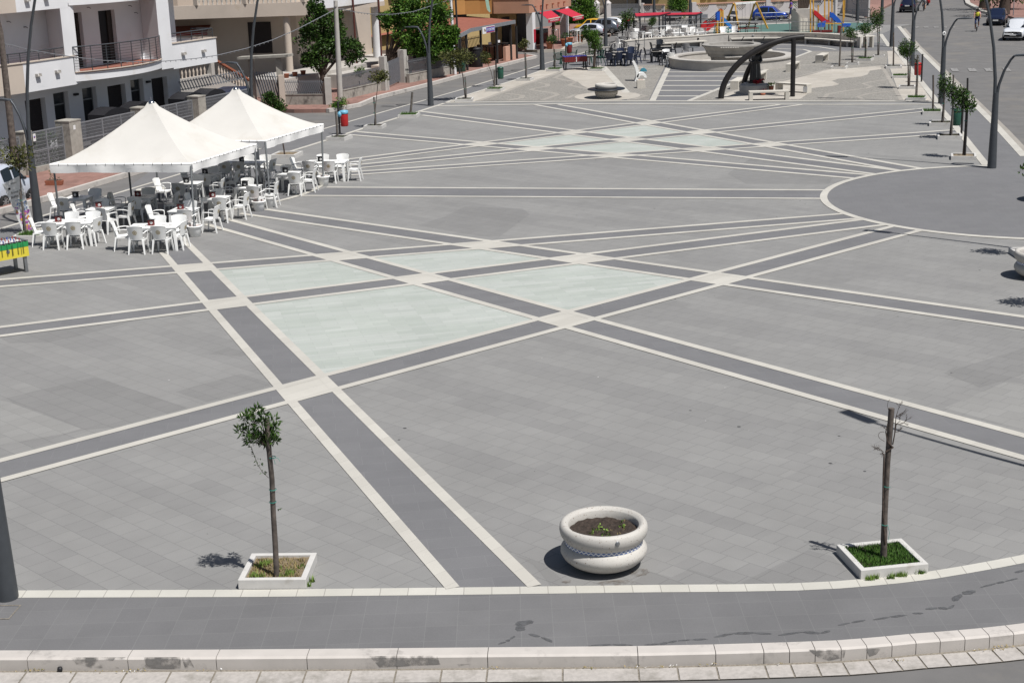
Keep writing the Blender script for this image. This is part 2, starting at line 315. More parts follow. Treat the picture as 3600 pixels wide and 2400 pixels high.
IR = [gg('I', 820, 630), gg('I', 560, 300), gg('I', 430, 150), gg('F', 1210, 1250), gg('F', 1040, 1040), gg('F', 870, 830), gg('F', 700, 605), gg('F', 640, 600), gg('F', 530, 440)]
OR_ = [gg('I', 1120, 560), gg('I', 900, 320), gg('I', 730, 150), gg('F', 1290, 900), gg('F', 940, 560), gg('F', 760, 340)]
OL = [g(-700, 1016), g(0, 806), g(649, 608), g(1100, 465), g(1610, 320), gg('D', 330, 860), gg('D', 790, 730), gg('D', 1250, 580)]
IL = [g(-700, 1070), g(0, 850), g(540, 683), g(1100, 509), gg('a', 330, 265), gg('a', 590, 185), gg('a', 740, 140), gg('a', 905, 87)]
IL2 = [gg('h', 180, 423), gg('h', 270, 385), gg('h', 830, 210), gg('h', 1120, 105)]
# terrain
mb = MB(); mb.poly([(-500, -300), (500, -300), (500, 700), (-500, 700)], RZ-.02); struct('ground', mb, 'asphalt')
# raised square
sq = [(p[0], p[1]) for p in KBX]+[(17.5, 42.0)]+[(p[0], p[1]) for p in OR_]+[(33.6, 125), (9.5, 125)]+[(p[0], p[1]) for p in reversed(OL)]+[(-25, 17.5)]
mb = MB(); mb.poly(sq, RZ-.02, 0.0); struct('plaza_paving', mb, 'plaza_stone')
# dark front pavement between stone line and kerb
mb = MB(); n_ = len(KBX)
for A, B in ((FRX, KBX),):
    for i in range(len(A)-1):
        mb.add([(*A[i][:2], .004), (*A[i+1][:2], .004), (*B[i+1][:2], .004), (*B[i][:2], .004)], [(0, 3, 2, 1)])
struct('front_pavement', mb, 'side_stone')
mb = MB(); mb.strip(FRX, .245, .008); struct('front_stone_line', mb, 'cream_stone_long')
# front kerb as separate blocks, gutter slabs below
mb = MB(); mg = MB(); md = MB()
def resample(P, lens):
    P = [Vector((p[0], p[1])) for p in P]; out = [P[0]]; seg = 0; pos = P[0].copy()
    for L in lens:
        rem = L
        while seg < len(P)-1 and (P[seg+1]-pos).length < rem: rem -= (P[seg+1]-pos).length; pos = P[seg+1].copy(); seg += 1
        if seg >= len(P)-1: break
        pos = pos+(P[seg+1]-pos).normalized()*rem; out.append(pos.copy())
    return out
KP = resample(KBX, [1.35]*2+[1.18, 1.2, 1.18, 1.19, 1.95, 1.0, .62]+[.33]*60)
def offs(P, d):
    out = []
    for i in range(len(P)):
        a = P[max(i-1, 0)]; b = P[min(i+1, len(P)-1)]; t = (b-a).normalized(); out.append(P[i]+Vector((t.y, -t.x))*d)
    return out
k1 = offs(KP, .20); k2 = offs(KP, .235); k3 = offs(KP, .30); k4 = offs(KP, .62)
for i in range(len(KP)-1):
    a, b, c, d = KP[i], KP[i+1], k1[i+1], k1[i]; g_ = (b-a).normalized()*.005; a = a+g_; b = b-g_; c = c-g_; d = d+g_; e, f = k2[i]+g_, k2[i+1]-g_
    mb.add([(*a, .012), (*b, .012), (*c, .012), (*d, .012), (*e, -.01), (*f, -.01), (*f, RZ-.02), (*e, RZ-.02), (*a, -.1), (*b, -.1)], [(3, 2, 1, 0), (4, 5, 2, 3), (7, 6, 5, 4), (0, 8, 7, 4, 3), (1, 2, 5, 6, 9)])
    for j in range(1 if i > 7 else 2):
        nn = 1 if i > 7 else 2; u0, u1 = j/nn, (j+1)/nn
        p, q = k3[i].lerp(k3[i+1], u0), k3[i].lerp(k3[i+1], u1); r_, s_ = k4[i].lerp(k4[i+1], u1), k4[i].lerp(k4[i+1], u0); gq = (q-p).normalized()*.012
        mg.add([(*(p+gq), RZ+.006), (*(q-gq), RZ+.006), (*(r_-gq), RZ+.002), (*(s_+gq), RZ+.002)], [(3, 2, 1, 0)])
struct('front_kerb', mb, 'kerb_stone'); struct('gutter_slabs', mg, 'gutter_stone')
for i in range(len(KP)-1): md.add([(*k2[i], RZ-.006), (*k2[i+1], RZ-.006), (*k4[i+1], RZ-.006), (*k4[i], RZ-.006)], [(3, 2, 1, 0)])
struct('gutter_bed', md, 'gutter_dirt')
# dark bays: right sidewalk + half circle, left sidewalk + half circle
RC, RR = (16.93, 48.06), 6.54; LC, LR = (-12.73, 55.44), 5.9
arc = [(RC[0]+RR*math.cos(R(a)), RC[1]+RR*math.sin(R(a))) for a in range(84, 277, 4)]
mb = MB(); mb.poly([(p[0], p[1]) for p in reversed(IR)]+arc[0:]+[(18.6, 41.2), (19.2, 52)]+[(p[0], p[1]) for p in OR_], .004)
struct('right_pavement', mb, 'side_stone_right')
larc = [(LC[0]+LR*math.cos(R(a)), LC[1]+LR*math.sin(R(a))) for a in range(98, -82, -5)]
mb = MB(); mb.poly([(p[0], p[1]) for p in IL]+[(p[0], p[1]) for p in IL2]+[(p[0], p[1]) for p in reversed(OL)], .004)
mb.poly([p for p in larc]+[(-13.5, 49.3), (-14.2, 53), (-14.2, 60.5)], .0045); struct('left_pavement', mb, 'side_stone_right')
# bands
BN = {'B1': (('c', 1120, 170), ('W', 1040, 1350.5), ('c', 1255, 75), ('W', 1228, 1346)), 'B2': (('H', 565, 1200), ('e', 2500, 1475), ('H', 350, 1250), ('e', 2500, 1630)),
      'B3': (('3', 440, 1237), ('e', 2500, 637), ('2', 1420, 1035), ('e', 2500, 718)), 'B4': (('c', -120, 370), ('b', 1500, 847), ('c', -120, 418), ('b', 1610, 880)),
      'B5': (('c', -120, 703), ('b', 1650, 885), ('c', -120, 764), ('b', 1800, 921)), 'B6': (('W', -60, 1074), ('b', 1850, 930), ('W', -60, 1120), ('b', 2035, 960)),
      'B7': (('3', 1560, 832), ('b', 1375, 685), ('3', 1080, 985), ('b', 1340, 743)),
      'C1': (('a', 740, 142), ('b', 1900, 553), ('a', 750, 168), ('b', 1735, 577)), 'C2': (('a', 300, 282), ('b', 1690, 581), ('a', 240, 302), ('b', 1590, 605)),
      'C3': (('a', 1690, 95), ('b', 2045, 538), ('a', 1530, 97), ('b', 1890, 551)), 'C4': (('b', 1060, 97), ('a', 190, 479), ('b', 1210, 97), ('a', 180, 503)),
      'C5': (('b', 2055, 121), ('a', 190, 522), ('b', 2055, 144), ('a', 190, 545)), 'C6': (('b', 2270, 270), ('a', 190, 565), ('b', 2290, 293), ('a', 190, 586))}
BL = {}
for k, (a, b, c, d) in BN.items(): BL[k] = [Vector(gg(*q)[:2]) for q in (a, b, c, d)]
def isec(p, q, r, s):
    d1, d2 = q-p, s-r; den = d1.x*d2.y-d1.y*d2.x; t = ((r.x-p.x)*d2.y-(r.y-p.y)*d2.x)/den; return p+d1*t
dark, lines, cross, green = MB(), MB(), MB(), MB()
for i, (k, (a, b, c, d)) in enumerate(BL.items()):
    dark.poly([a, b, d, c], .004+.0003*i)
    lw_ = .25 if k[0] == 'C' else .21; lines.strip([a, b], lw_, .012+.0002*i); lines.strip([c, d], lw_, .0121+.0002*i)
def cellpts(P, Q, e1, e2):   # intersections of two bands' edges
    return isec(*BL[P][e1*2:e1*2+2], *BL[Q][e2*2:e2*2+2])
for rows, cols in ((('B1', 'B2', 'B3'), ('B6', 'B5', 'B4')), (('C2', 'C1', 'C3'), ('C6', 'C5', 'C4'))):
    for P in rows:
        for Q in cols: cross.poly([cellpts(P, Q, 0, 0), cellpts(P, Q, 0, 1), cellpts(P, Q, 1, 1), cellpts(P, Q, 1, 0)], .0095)
    for i in range(2):
        for j in range(2):
            P, P2, Q, Q2 = rows[i], rows[i+1], cols[j], cols[j+1]
            e = (1, 0) if rows[0] == 'B1' else (0, 1)
            pf, pn = e
            green.poly([cellpts(P, Q, pf, 0), cellpts(P, Q2, pf, 1), cellpts(P2, Q2, 1 if rows[0] == 'B1' else 1, 1), cellpts(P2, Q, 1, 0)], .0035)
struct('dark_paving_bands', dark, 'dark_stone'); struct('pale_stone_lines', lines, 'cream_stone'); struct('pale_crossings', cross, 'cream_stone'); struct('green_paving_panels', green, 'green_stone')
pd_, pp_ = MB(), MB()
for c_, P in (('c', [(45, 1172), (650, 1030), (1290, 1237), (800, 1372), (590, 1392), (440, 1425), (360, 1400), (80, 1200)]), ('c', [(1210, 1130), (1660, 1005), (1885, 1078), (1430, 1200)]), ('c', [(1440, 870), (1570, 825), (1715, 870), (1660, 885)]), ('a', [(715, 925), (900, 870), (1050, 795), (1445, 810), (1495, 850), (1290, 1000), (1150, 1000)]),
              ('c', [(420, 690), (940, 640), (560, 740), (330, 790), (60, 795), (0, 757)]), ('O', [(640, 248), (375, 168), (270, 215), (140, 180), (20, 258)]), ('O', [(680, 248), (1075, 55), (1215, 90), (1370, 235), (1000, 268)]), ('e', [(1800, 1000), (2352, 830), (2352, 1010), (2050, 1100)]),
              ('b', [(870, 460), (1000, 430), (1450, 560), (1400, 640), (830, 640), (700, 570)]), ('a', [(170, 250), (330, 262), (560, 200), (700, 195), (500, 300), (250, 290)]), ('N', [(1530, 0), (1640, 60), (1740, 180), (1850, 180), (1700, 50)])):
    pd_.poly([gg(c_, *p) for p in P], .0016)
for c_, P in (('e', [(1800, 1243), (2225, 1062), (2352, 1078), (2352, 1395)]), ('c', [(0, 1190), (60, 1200), (560, 1385), (440, 1420), (0, 1500)])): pp_.poly([gg(c_, *p) for p in P], .0018)
struct('darker_paving_patches', pd_, 'plaza_stone_dark'); struct('paler_paving_patches', pp_, 'plaza_stone_pale')
# edge lines of the square
mb = MB(); mb.strip(arc, .24, .015); mb.strip(IR, .30, .0155); mb.strip(IL, .22, .015); mb.strip(OL, .16, .0152); mb.strip(larc, .22, .0153); mb.strip(IL2, .22, .0151)
TB = [gg('h', 180, 423), gg('h', 1180, 413), gg('h', 2080, 407), gg('f', 50, 670), gg('f', 1400, 671), gg('f', 2290, 671)]
TB2 = [gg('h', 100, 455), gg('h', 1180, 436), gg('h', 2352, 437), gg('f', 1400, 702), gg('f', 2350, 700)]
mb.strip(TB, .34, .0165); mb.strip(TB2, .30, .0163); struct('edge_stone_lines', mb, 'cream_stone')
# kerb along the right road, with pale gutter beyond
mb = MB(); mb.strip(OR_, .30, .016, h=.19); o2 = [(p[0]+.45, p[1]-.1) for p in OR_]; struct('right_kerb', mb, 'cream_stone')
mb = MB(); mb.strip([(17.7, 44)]+[(p[0]+.32, p[1]) for p in OR_], .42, RZ+.004); struct('right_gutter', mb, 'beige_slab_dim')
# fountain court
mb = MB(); mb.poly([p[:2] for p in TB]+[(27.2, 108), (22, 112), (9, 112)]+[p[:2] for p in reversed(IL2)], .0042); struct('fountain_court', mb, 'dark_stone')
mb = MB()
mb.poly([gg('h', 190, 416)[:2], gg('h', 440, 412)[:2], gg('h', 1280, 118)[:2], gg('h', 1120, 105)[:2], gg('h', 830, 212)[:2]], .0085)
mb.poly([gg('h', *p)[:2] for p in ((1230, 165), (1290, 110), (1600, 80), (1830, 330), (1500, 300), (1430, 265), (1390, 235), (1330, 212))], .0088)
mb.poly([gg('f', *p)[:2] for p in ((2010, 660), (2290, 665), (2055, 330), (1930, 210), (1880, 212), (1890, 330))], .0086)
mb.poly([gg('f', *p)[:2] for p in ((330, 655), (420, 590), (860, 505), (1180, 425), (1350, 376), (1500, 372), (1830, 345), (1840, 375), (1720, 390), (1700, 425), (1640, 445), (1430, 465), (1370, 485), (1440, 515), (1380, 530), (1150, 555), (1140, 610), (1080, 650), (560, 664))], .0084)
struct('beige_court_paving', mb, 'beige_slab')
mb = MB()
mb.poly([gg('h', *p)[:2] for p in ((470, 409), (1285, 122), (1620, 90), (1700, 330), (1800, 402))], .0075)
mb.poly([gg('h', *p)[:2] for p in ((1620, 85), (2190, 80), (2040, 400), (1840, 402), (1830, 335))], .0076)
mb.poly([gg('f', *p)[:2] for p in ((70, 666), (740, 400), (985, 290), (1180, 215), (1880, 212), (1880, 330), (2010, 664))], .0074)
struct('pebble_court_paving', mb, 'pebble_paving')
mb = MB()
for P in ([(720, 340), (800, 344), (880, 358), (870, 380), (740, 405)], [(1030, 240), (1110, 252), (1110, 272), (980, 292), (965, 306), (1060, 320), (1180, 335), (1200, 352), (1060, 400)], [(1240, 163), (1180, 195), (1250, 212), (1370, 232), (1310, 262), (1420, 285), (1500, 302)], [(1280, 385), (1360, 352), (1600, 338), (1900, 335), (2010, 360), (1900, 395)], [(470, 409), (1290, 120)]):
    mb.strip([gg('h', *p) for p in P], .30, .0105)
for P in ([(1290, 650), (1330, 605), (1500, 576), (1700, 550), (1735, 535), (1655, 512), (1730, 492), (1880, 476)], [(1660, 660), (1610, 628), (1700, 603), (1940, 578)], [(380, 597), (1350, 376)], [(1050, 298), (1400, 298)], [(1080, 337), (1380, 337)], [(1190, 212), (1930, 207)], [(1830, 345), (2010, 662)]):
    mb.strip([gg('f', *p) for p in P], .22, .0108)
struct('wavy_stone_lines', mb, 'beige_slab_dim')
mb = MB()
mb.strip([gg('h', 2230, 82), gg('h', 2075, 405)], .32, .013); mb.strip([gg('f', 55, 668), gg('f', 740, 395), gg('f', 985, 288)], .28, .0132)
mb.strip([gg('f', 985, 288), gg('f', 1175, 214), gg('f', 1110, 196), gg('f', 860, 188)], .26, .0134); mb.strip([gg('f', 700, 155), gg('f', 1000, 155), gg('f', 1250, 172), gg('f', 1410, 198)], .26, .013)
mb.strip([gg('h', 1620, 90), gg('h', 1835, 330)], .40, .0136)
for y, x0, x1 in ((997, 1945, 880), (1055, 1925, 850), (1117, 1893, 680), (1184, 1858, 540), (1252, 1825, 420), (1328, 1790, 240)):
    mb.strip([gg('D', x0, y), gg('E', x1, y)], .36, .0125)
for y in (750, 822): mb.strip([gg('D', 1090, y), gg('D', 1700, y)], .36, .0128)
mb.strip([gg('D', 1140, 908), gg('D', 1900, 900)], .2, .0128); mb.strip([gg('D', 1090, 965), gg('D', 1860, 945)], .16, .0128); struct('court_stone_lines', mb, 'cream_stone')
mb = MB(); pv0 = gg('h', 1650, 365); mb.poly([(5.5+1.75*math.cos(t/20*math.pi), 80.6+2.0*math.sin(t/20*math.pi)) for t in range(40)], .0112); struct('planter_circle', mb, 'beige_slab')
# manhole cover frames and stains
mb = MB(); c0 = gg('1', 2080, 260); mb.poly([(c0[0]+.55*math.cos(t/16*math.pi), c0[1]+.55*math.sin(t/16*math.pi)) for t in range(32)], .018); tag(mb.build('manhole_cover', 'cream_stone'), 'pale round cover set in the dark pavement behind the tents', 'manhole cover')
mb = MB(); q = [gg('M', -160, 470), gg('M', 190, 466), gg('M', 80, 590), gg('M', -280, 592)]
mb.strip(q, .03, .011, closed=True); tag(mb.build('inspection_cover', 'gutter_dirt'), 'square inspection cover in the front pavement beside the big lamp base', 'inspection cover')
mb = MB(); rg = random.Random(5)
def blot(mb, c, rx, ry, z, a=0.0, n=18):
    pts = []
    for i in range(n):
        t = 2*math.pi*i/n; k = rg.uniform(.8, 1.15); x, y = rx*k*math.cos(t), ry*k*math.sin(t); pts.append((c[0]+x*math.cos(a)-y*math.sin(a), c[1]+x*math.sin(a)+y*math.cos(a)))
    mb.poly(pts, z)
zz = .0061
def stp(c, P, w0, w1):
    global zz
    for i in range(len(P)-1):
        a, b = Vector(gg(c, *P[i])), Vector(gg(c, *P[i+1])); L = (b-a).length; m = (a+b)/2
        zz += .00007; blot(mb, m, L*.50, rg.uniform(w0, w1), zz, math.atan2(b.y-a.y, b.x-a.x))
stp('O', [(110, 617), (200, 612), (250, 602), (300, 592), (390, 585), (485, 583)], .018, .035); stp('O', [(525, 570), (640, 548), (760, 545), (860, 552)], .03, .045)
stp('O', [(895, 560), (1040, 540), (1150, 548), (1210, 533)], .02, .04); stp('O', [(1250, 502), (1330, 484), (1420, 470)], .02, .03); stp('O', [(1460, 468), (1560, 452), (1660, 440)], .018, .03)
stp('O', [(1690, 430), (1760, 430)], .025, .03); stp('O', [(1770, 405), (1840, 398), (1905, 402), (1940, 382)], .025, .045); stp('O', [(1930, 358), (1985, 315), (2065, 298)], .05, .07)
stp('O', [(2090, 278), (2190, 252), (2240, 242), (2320, 222)], .02, .035); stp('O', [(2300, 190), (2352, 175)], .03, .04)
stp('N', [(1430, 528), (1480, 512), (1500, 500), (1530, 478)], .018, .03); stp('N', [(1610, 468), (1680, 485), (1755, 515)], .03, .04); stp('N', [(1960, 540), (2100, 530), (2240, 535)], .02, .03)
blot(mb, gg('N', 1585, 402), .13, .07, .0078, .2); blot(mb, gg('N', 1560, 432), .07, .1, .0079, 0); struct('water_stains', mb, 'wet_stain')
mb = MB(); blot(mb, gg('K', 620, 1420), .1, .06, .0103, 0); blot(mb, gg('K', 1250, 1440), .32, .09, .0104, .1); blot(mb, gg('K', 1640, 1290), .16, .12, .0105, .5); struct('rusty_stains', mb, 'rust_stain')
mb = MB(); fl_ = offs(KP, .238)
for c_, P in (('M', [(645, 938), (1160, 938), (1120, 950), (1060, 946), (1010, 1000), (1100, 1036), (840, 1036), (700, 1000)]), ('M', [(1322, 938), (1660, 935), (1660, 1045), (1300, 1038), (1340, 1000)]), ('M', [(1670, 940), (1740, 940), (1785, 1030), (1700, 1040)]), ('N', [(670, 596), (1070, 592), (1090, 645), (730, 662)]), ('N', [(1180, 640), (1265, 642), (1200, 655)]), ('O', [(1080, 642), (1300, 640), (1290, 690), (1200, 706), (1140, 690)]), ('O', [(1420, 640), (1510, 632), (1480, 670), (1440, 684)])):
    V_ = []
    for p in P:
        X, Y = kx(c_, *p); r_ = ray(X, Y); best = None
        for i in range(len(fl_)-1):
            a, b = fl_[i], fl_[i+1]; d = b-a; den = r_[0]*d.y-r_[1]*d.x
            if abs(den) < 1e-9: continue
            t_ = (a.x*d.y-a.y*d.x)/den; q = Vector((t_*r_[0], t_*r_[1])); s_ = (q-a).dot(d)/d.length_squared
            if -.001 <= s_ <= 1.001: best = (q.x, q.y, CAMH+t_*float(r_[2]))
        if best: V_.append(best)
    if len(V_) > 2: mb.add(V_, [tuple(range(len(V_)))])
struct('kerb_smudges', mb, 'kerb_smudge')
# left road, pink pavement and kerb of the house side
KL = [gg('P', -1200, 900, RZ), gg('G', 300, 905, RZ), gg('1', 830, 280, RZ), gg('1', 1700, 40, RZ)]
kA, kB, kC = (-17.4, 53.0), (-14.9, 60.0), (-12.6, 66.5)
mb = MB(); mb.poly([(-23.5, 38), (-22.2, 42), kA, kB, kC, (-12.2, 69.5), (-13.2, 73.5), (-17.5, 76), (-45, 76), (-45, 38)], RZ-.02, .02); struct('left_house_pavement', mb, 'pink_paving')
mb = MB(); mb.poly([so2xy(-12, .2), so2xy(15.8, .2), so2xy(15.8, 9), so2xy(-12, 9)], .024); struct('courtyard_ground', mb, 'asphalt_old')
mb = MB(); mb.strip([(-22.2, 42), kA, kB, kC, (-12.2, 69.5), (-13.2, 73.5), (-17.5, 76)], .16, .03, h=.2); struct('left_house_kerb', mb, 'kerb_stone')
kk = [gg('C', 80, 1290, RZ), gg('C', 215, 1262, RZ), gg('C', 420, 1175, RZ), gg('C', 1060, 1012, RZ), gg('C', 1450, 905, RZ), gg('C', 2190, 715, RZ), gg('C', 2300, 690, RZ)]
far_ = [(p[0], p[1]) for p in kk]
mb = MB(); mb.poly([so2xy(20.5, .5), so2xy(21.0, -1.4)]+far_[1:]+[(2.0, 107.9), so2xy(51, 6), so2xy(20.5, 6)], RZ-.02, .02); struct('left_far_pavement', mb, 'pink_paving')
mb = MB(); mb.strip([so2xy(20.9, -1.3)]+far_[1:]+[(1.7, 107.9)], .22, .035, h=.2); struct('left_far_kerb', mb, 'kerb_stone')
mb = MB(); mb.poly([gg('T', 0, 1330), gg('T', 340, 1380), gg('T', 1000, 1360), gg('T', 1130, 1270), gg('T', 1560, 1140), gg('T', 2330, 920), gg('T', 2352, 800), gg('D', 1150, 480), gg('D', 1250, 410), gg('D', 900, 300), (-6, 125), (-4, 113)], RZ-.02, .01); struct('bar_pavement', mb, 'pink_paving')
mb = MB(); mb.strip([gg('T', 0, 1340), gg('T', 340, 1385), gg('T', 1000, 1365), gg('T', 1130, 1275), gg('T', 1560, 1145), gg('T', 2330, 925)], .3, .022, h=.2)
mb.poly([gg('T', 1130, 1275), gg('T', 2330, 925), gg('D', 1160, 480), gg('D', 1060, 440), gg('T', 1560, 1080), gg('T', 1060, 1270)], .016); struct('bar_kerb', mb, 'beige_slab')
# terrace with playground, 0.6 m above the court
TZ = .12
ring = [Vector(p[:2]) for p in (gg('D', 1330, 590, .62), gg('D', 1700, 548, .65), gg('D', 2000, 530, .65), gg('D', 2352, 510, .65), gg('E', 640, 478, .65), gg('E', 1200, 465, .65), gg('E', 1850, 475, .65), gg('E', 2352, 510, .65), gg('F', 280, 470, .65))]
def smooth(P, k=5):
    out = []
    for i in range(len(P)-1):
        p0, p1, p2, p3 = P[max(i-1, 0)], P[i], P[i+1], P[min(i+2, len(P)-1)]
        for j in range(k):
            t = j/k; out.append(.5*((2*p1)+(p2-p0)*t+(2*p0-5*p1+4*p2-p3)*t*t+(3*p1-p0-3*p2+p3)*t**3))
    return out+[P[-1]]
ringS = smooth(ring)
bk = [gg('F', 380, 440, TZ), gg('R', 2050, 600, TZ), gg('R', 1950, 470, TZ), gg('R', 720, 450, TZ), gg('Q', 1900, 470, TZ), gg('Q', 900, 515, TZ), gg('Q', 200, 600, TZ), gg('U', 1900, 620, TZ), gg('U', 1250, 640, TZ), gg('U', 780, 700, TZ), gg('U', 500, 880, TZ)]
mb = MB(); mb.poly([tuple(p) for p in ringS]+[p[:2] for p in bk], RZ-.01, TZ); struct('terrace', mb, 'cement')
mb = MB(); mb.poly([gg('Q', 330, 700, TZ)[:2], gg('Q', 1900, 690, TZ)[:2], gg('R', 700, 690, TZ)[:2], gg('R', 1280, 690, TZ)[:2], gg('R', 1700, 600, TZ)[:2], gg('R', 1950, 480, TZ)[:2], gg('R', 720, 470, TZ)[:2], gg('Q', 1900, 490, TZ)[:2], gg('Q', 900, 530, TZ)[:2], gg('Q', 350, 620, TZ)[:2]], TZ+.006); struct('playground_surface', mb, 'rubber_green')
# right road zebra bars and pavement beyond the right road
mb = MB()
for x0, x1, y in ((1410, 1530, 890), (1630, 1760, 890), (1840, 1960, 888), (2070, 2190, 885)): mb.poly([gg('F', x0, y-20, RZ), gg('F', x1-30, y-18, RZ), gg('F', x1, y+22, RZ), gg('F', x0+30, y+20, RZ)], RZ+.004)
for x0 in (950, 1070, 1200, 1310, 1410): mb.poly([gg('F', x0, 342, RZ), gg('F', x0+60, 342, RZ), gg('F', x0+75, 356, RZ), gg('F', x0+10, 356, RZ)], RZ+.004)
struct('road_markings', mb, 'road_paint')
mb = MB(); mb.poly([gg('F', 1640, 60, RZ), gg('F', 1840, 165, RZ), gg('F', 2120, 215, RZ), gg('F', 2700, 400, RZ), (90, 110), (90, 220), (54, 190), gg('F', 1600, -60, RZ)], RZ-.02, .0); struct('east_pavement', mb, 'pink_paving')
mb = MB(); mb.strip([gg('F', 1600, -60, RZ), gg('F', 1640, 60, RZ), gg('F', 1840, 165, RZ), gg('F', 2120, 215, RZ)], .45, .012, h=.19); struct('east_kerb', mb, 'cream_stone')
mb = MB(); mb.poly([gg('F', 700, 50, RZ), gg('F', 560, 120, RZ), gg('F', 545, 225, RZ), gg('F', 330, 225, RZ), gg('F', 330, -60, RZ), gg('F', 690, -60, RZ)], RZ-.02, .0); struct('north_pavement', mb, 'pink_paving')
mb = MB(); mb.poly([gg('U', 700, 500, RZ), gg('U', 1900, 430, RZ), gg('Q', 0, 420, RZ), gg('Q', 1950, 440, RZ), gg('R', 1100, 320, RZ), gg('R', 1100, 200, RZ), gg('Q', 1100, 200, RZ), gg('U', 1200, 300, RZ), gg('D', 1100, 200, RZ), gg('D', 940, 280, RZ)], RZ-.02, .0); struct('back_pavement', mb, 'beige_slab_dim')
# ================================================================ STREET OBJECTS
mat('white_stone_box', (.58, .565, .54), .7, var=.05, dirt=(.40, .375, .33), dscale=2.2, dth=.6)
tiles('terrazzo', (.61, .585, .54), (.62, .595, .55), (.61, .585, .54), 9, 9, 0, 0, .0, rough=.6, grime=.07, fine=.05, spots=[(24, .13, (.16, .11, .085), 2.), (55, .16, (.25, .19, .15), 5.)])
mat('lamp_grey', (.072, .079, .088), .45, metal=.3, var=.08)
mat('galvanised', (.30, .31, .32), .4, metal=.7, var=.15)
mat('post_grey', (.16, .17, .175), .5, metal=.3)
mat('black_metal', (.015, .015, .018), .5); mat('dark_iron', (.03, .028, .028), .6)
mat('wood_stake', (.115, .095, .082), .85, var=.4, scale=9, bump=.4); mat('grey_wood', (.14, .125, .11), .9, var=.3, scale=9, bump=.4)
mat('bark', (.07, .05, .04), .9, var=.4, scale=20, bump=.4); mat('twine', (.02, .28, .22), .7)
mat('canvas', (.67, .65, .61), .75, var=.04, scale=1.2, dirt=(.59, .56, .505), dscale=.5, dth=.5, spec=.1); mat('white_vinyl', (.88, .87, .85), .5, var=.04, scale=2, dirt=(.62, .60, .56), dscale=1.5, dth=.62)
mat('white_plastic', (.84, .84, .82), .38, var=.03, scale=2, spec=.5); mat('grey_plastic', (.36, .35, .34), .5, var=.05); mat('mid_grey_plastic', (.17, .17, .17), .5)
mat('logo_gold', (.40, .29, .08), .6, var=.2, scale=20); mat('print_grey', (.30, .29, .27), .6)
mat('dark_plastic', (.016, .019, .026), .4, spec=.5); mat('green_plastic', (.015, .075, .050), .4, spec=.5); mat('navy_plastic', (.02, .03, .065), .4)
mat('red_plastic', (.40, .02, .02), .4); mat('red_dark', (.16, .018, .018), .5); mat('blue_bag', (.18, .45, .62), .4, var=.2, scale=8)
mat('terracotta', (.36, .13, .075), .8, var=.12); mat('gloss_chrome', (.6, .6, .6), .15, metal=1.0, var=.02)
mat('foos_green', (.03, .30, .09), .4); mat('foos_yellow', (.72, .60, .06), .4, var=.05); mat('foos_blue', (.03, .05, .42), .4); mat('paper_white', (.78, .78, .77), .6)
mat('print_blue', (.08, .22, .55), .6); mat('print_purple', (.42, .12, .42), .6, var=.4, scale=9); mat('print_orange', (.66, .33, .08), .6, var=.4, scale=9)
leafmat('leaf_dark', (.010, .028, .006), (.060, .115, .022)); leafmat('leaf_olive', (.020, .030, .010), (.12, .12, .035)); leafmat('leaf_bright', (.018, .055, .010), (.10, .19, .025))
leafmat('grass_blade', (.018, .055, .010), (.085, .17, .030), rough=.7); leafmat('grass_dry', (.10, .10, .03), (.36, .27, .13), rough=.8); leafmat('sprout', (.06, .13, .02), (.24, .34, .08))

BOXH = .15
def box_planter(label, c0, c1, rz_side, grass=1, fill='soil', near=False, deep=1.0, h=BOXH):
    """square stone box from its two front corners on the ground"""
    a, b = Vector(c0[:2]), Vector(c1[:2]); t = (b-a); W = t.length; rz = math.atan2(t.y, t.x)
    o = thing('planter_box', label, 'planter', (a.x, a.y, 0), rz, 'square stone tree boxes round the square')
    D = W*deep; th = .085*W; m = MB()
    for (x0, x1, y0, y1) in ((0, W, 0, th), (0, W, D-th, D), (0, th, th, D-th), (W-th, W, th, D-th)): m.box(((x0+x1)/2, (y0+y1)/2, h/2), (x1-x0, y1-y0, h))
    m.build('stone_rim', 'white_stone_box', o, bevel=.008 if near else 0)
    s = MB(); n = 14 if near else 5; rg2 = random.Random(int(abs(a.x*100)))
    vs = [(th+(W-2*th)*i/n, th+(D-2*th)*j/n, h-.045+rg2.uniform(-.012, .014)) for j in range(n+1) for i in range(n+1)]
    s.add(vs, [(j*(n+1)+i, j*(n+1)+i+1, (j+1)*(n+1)+i+1, (j+1)*(n+1)+i) for j in range(n) for i in range(n)], 0, True); s.build('soil', fill, o)
    if grass:
        gm = MB(); cnt, hh_ = {1: (160, .05), 2: (5000 if near else 900, .055 if near else .12)}[grass]
        grassy(gm, th*.6, W-th*.6, th*.6, D-th*.6, h-.05, cnt, hh_, rg2)
        tag(gm.build('grass', 'grass_blade', o), kind='stuff')
    return o, W, D, rz
def inbox(o, W, D, rz, u=.5, v=.5, z=BOXH-.03):
    x, y = W*u, D*v; return (o.location.x+x*math.cos(rz)-y*math.sin(rz), o.location.y+x*math.sin(rz)+y*math.cos(rz), z)
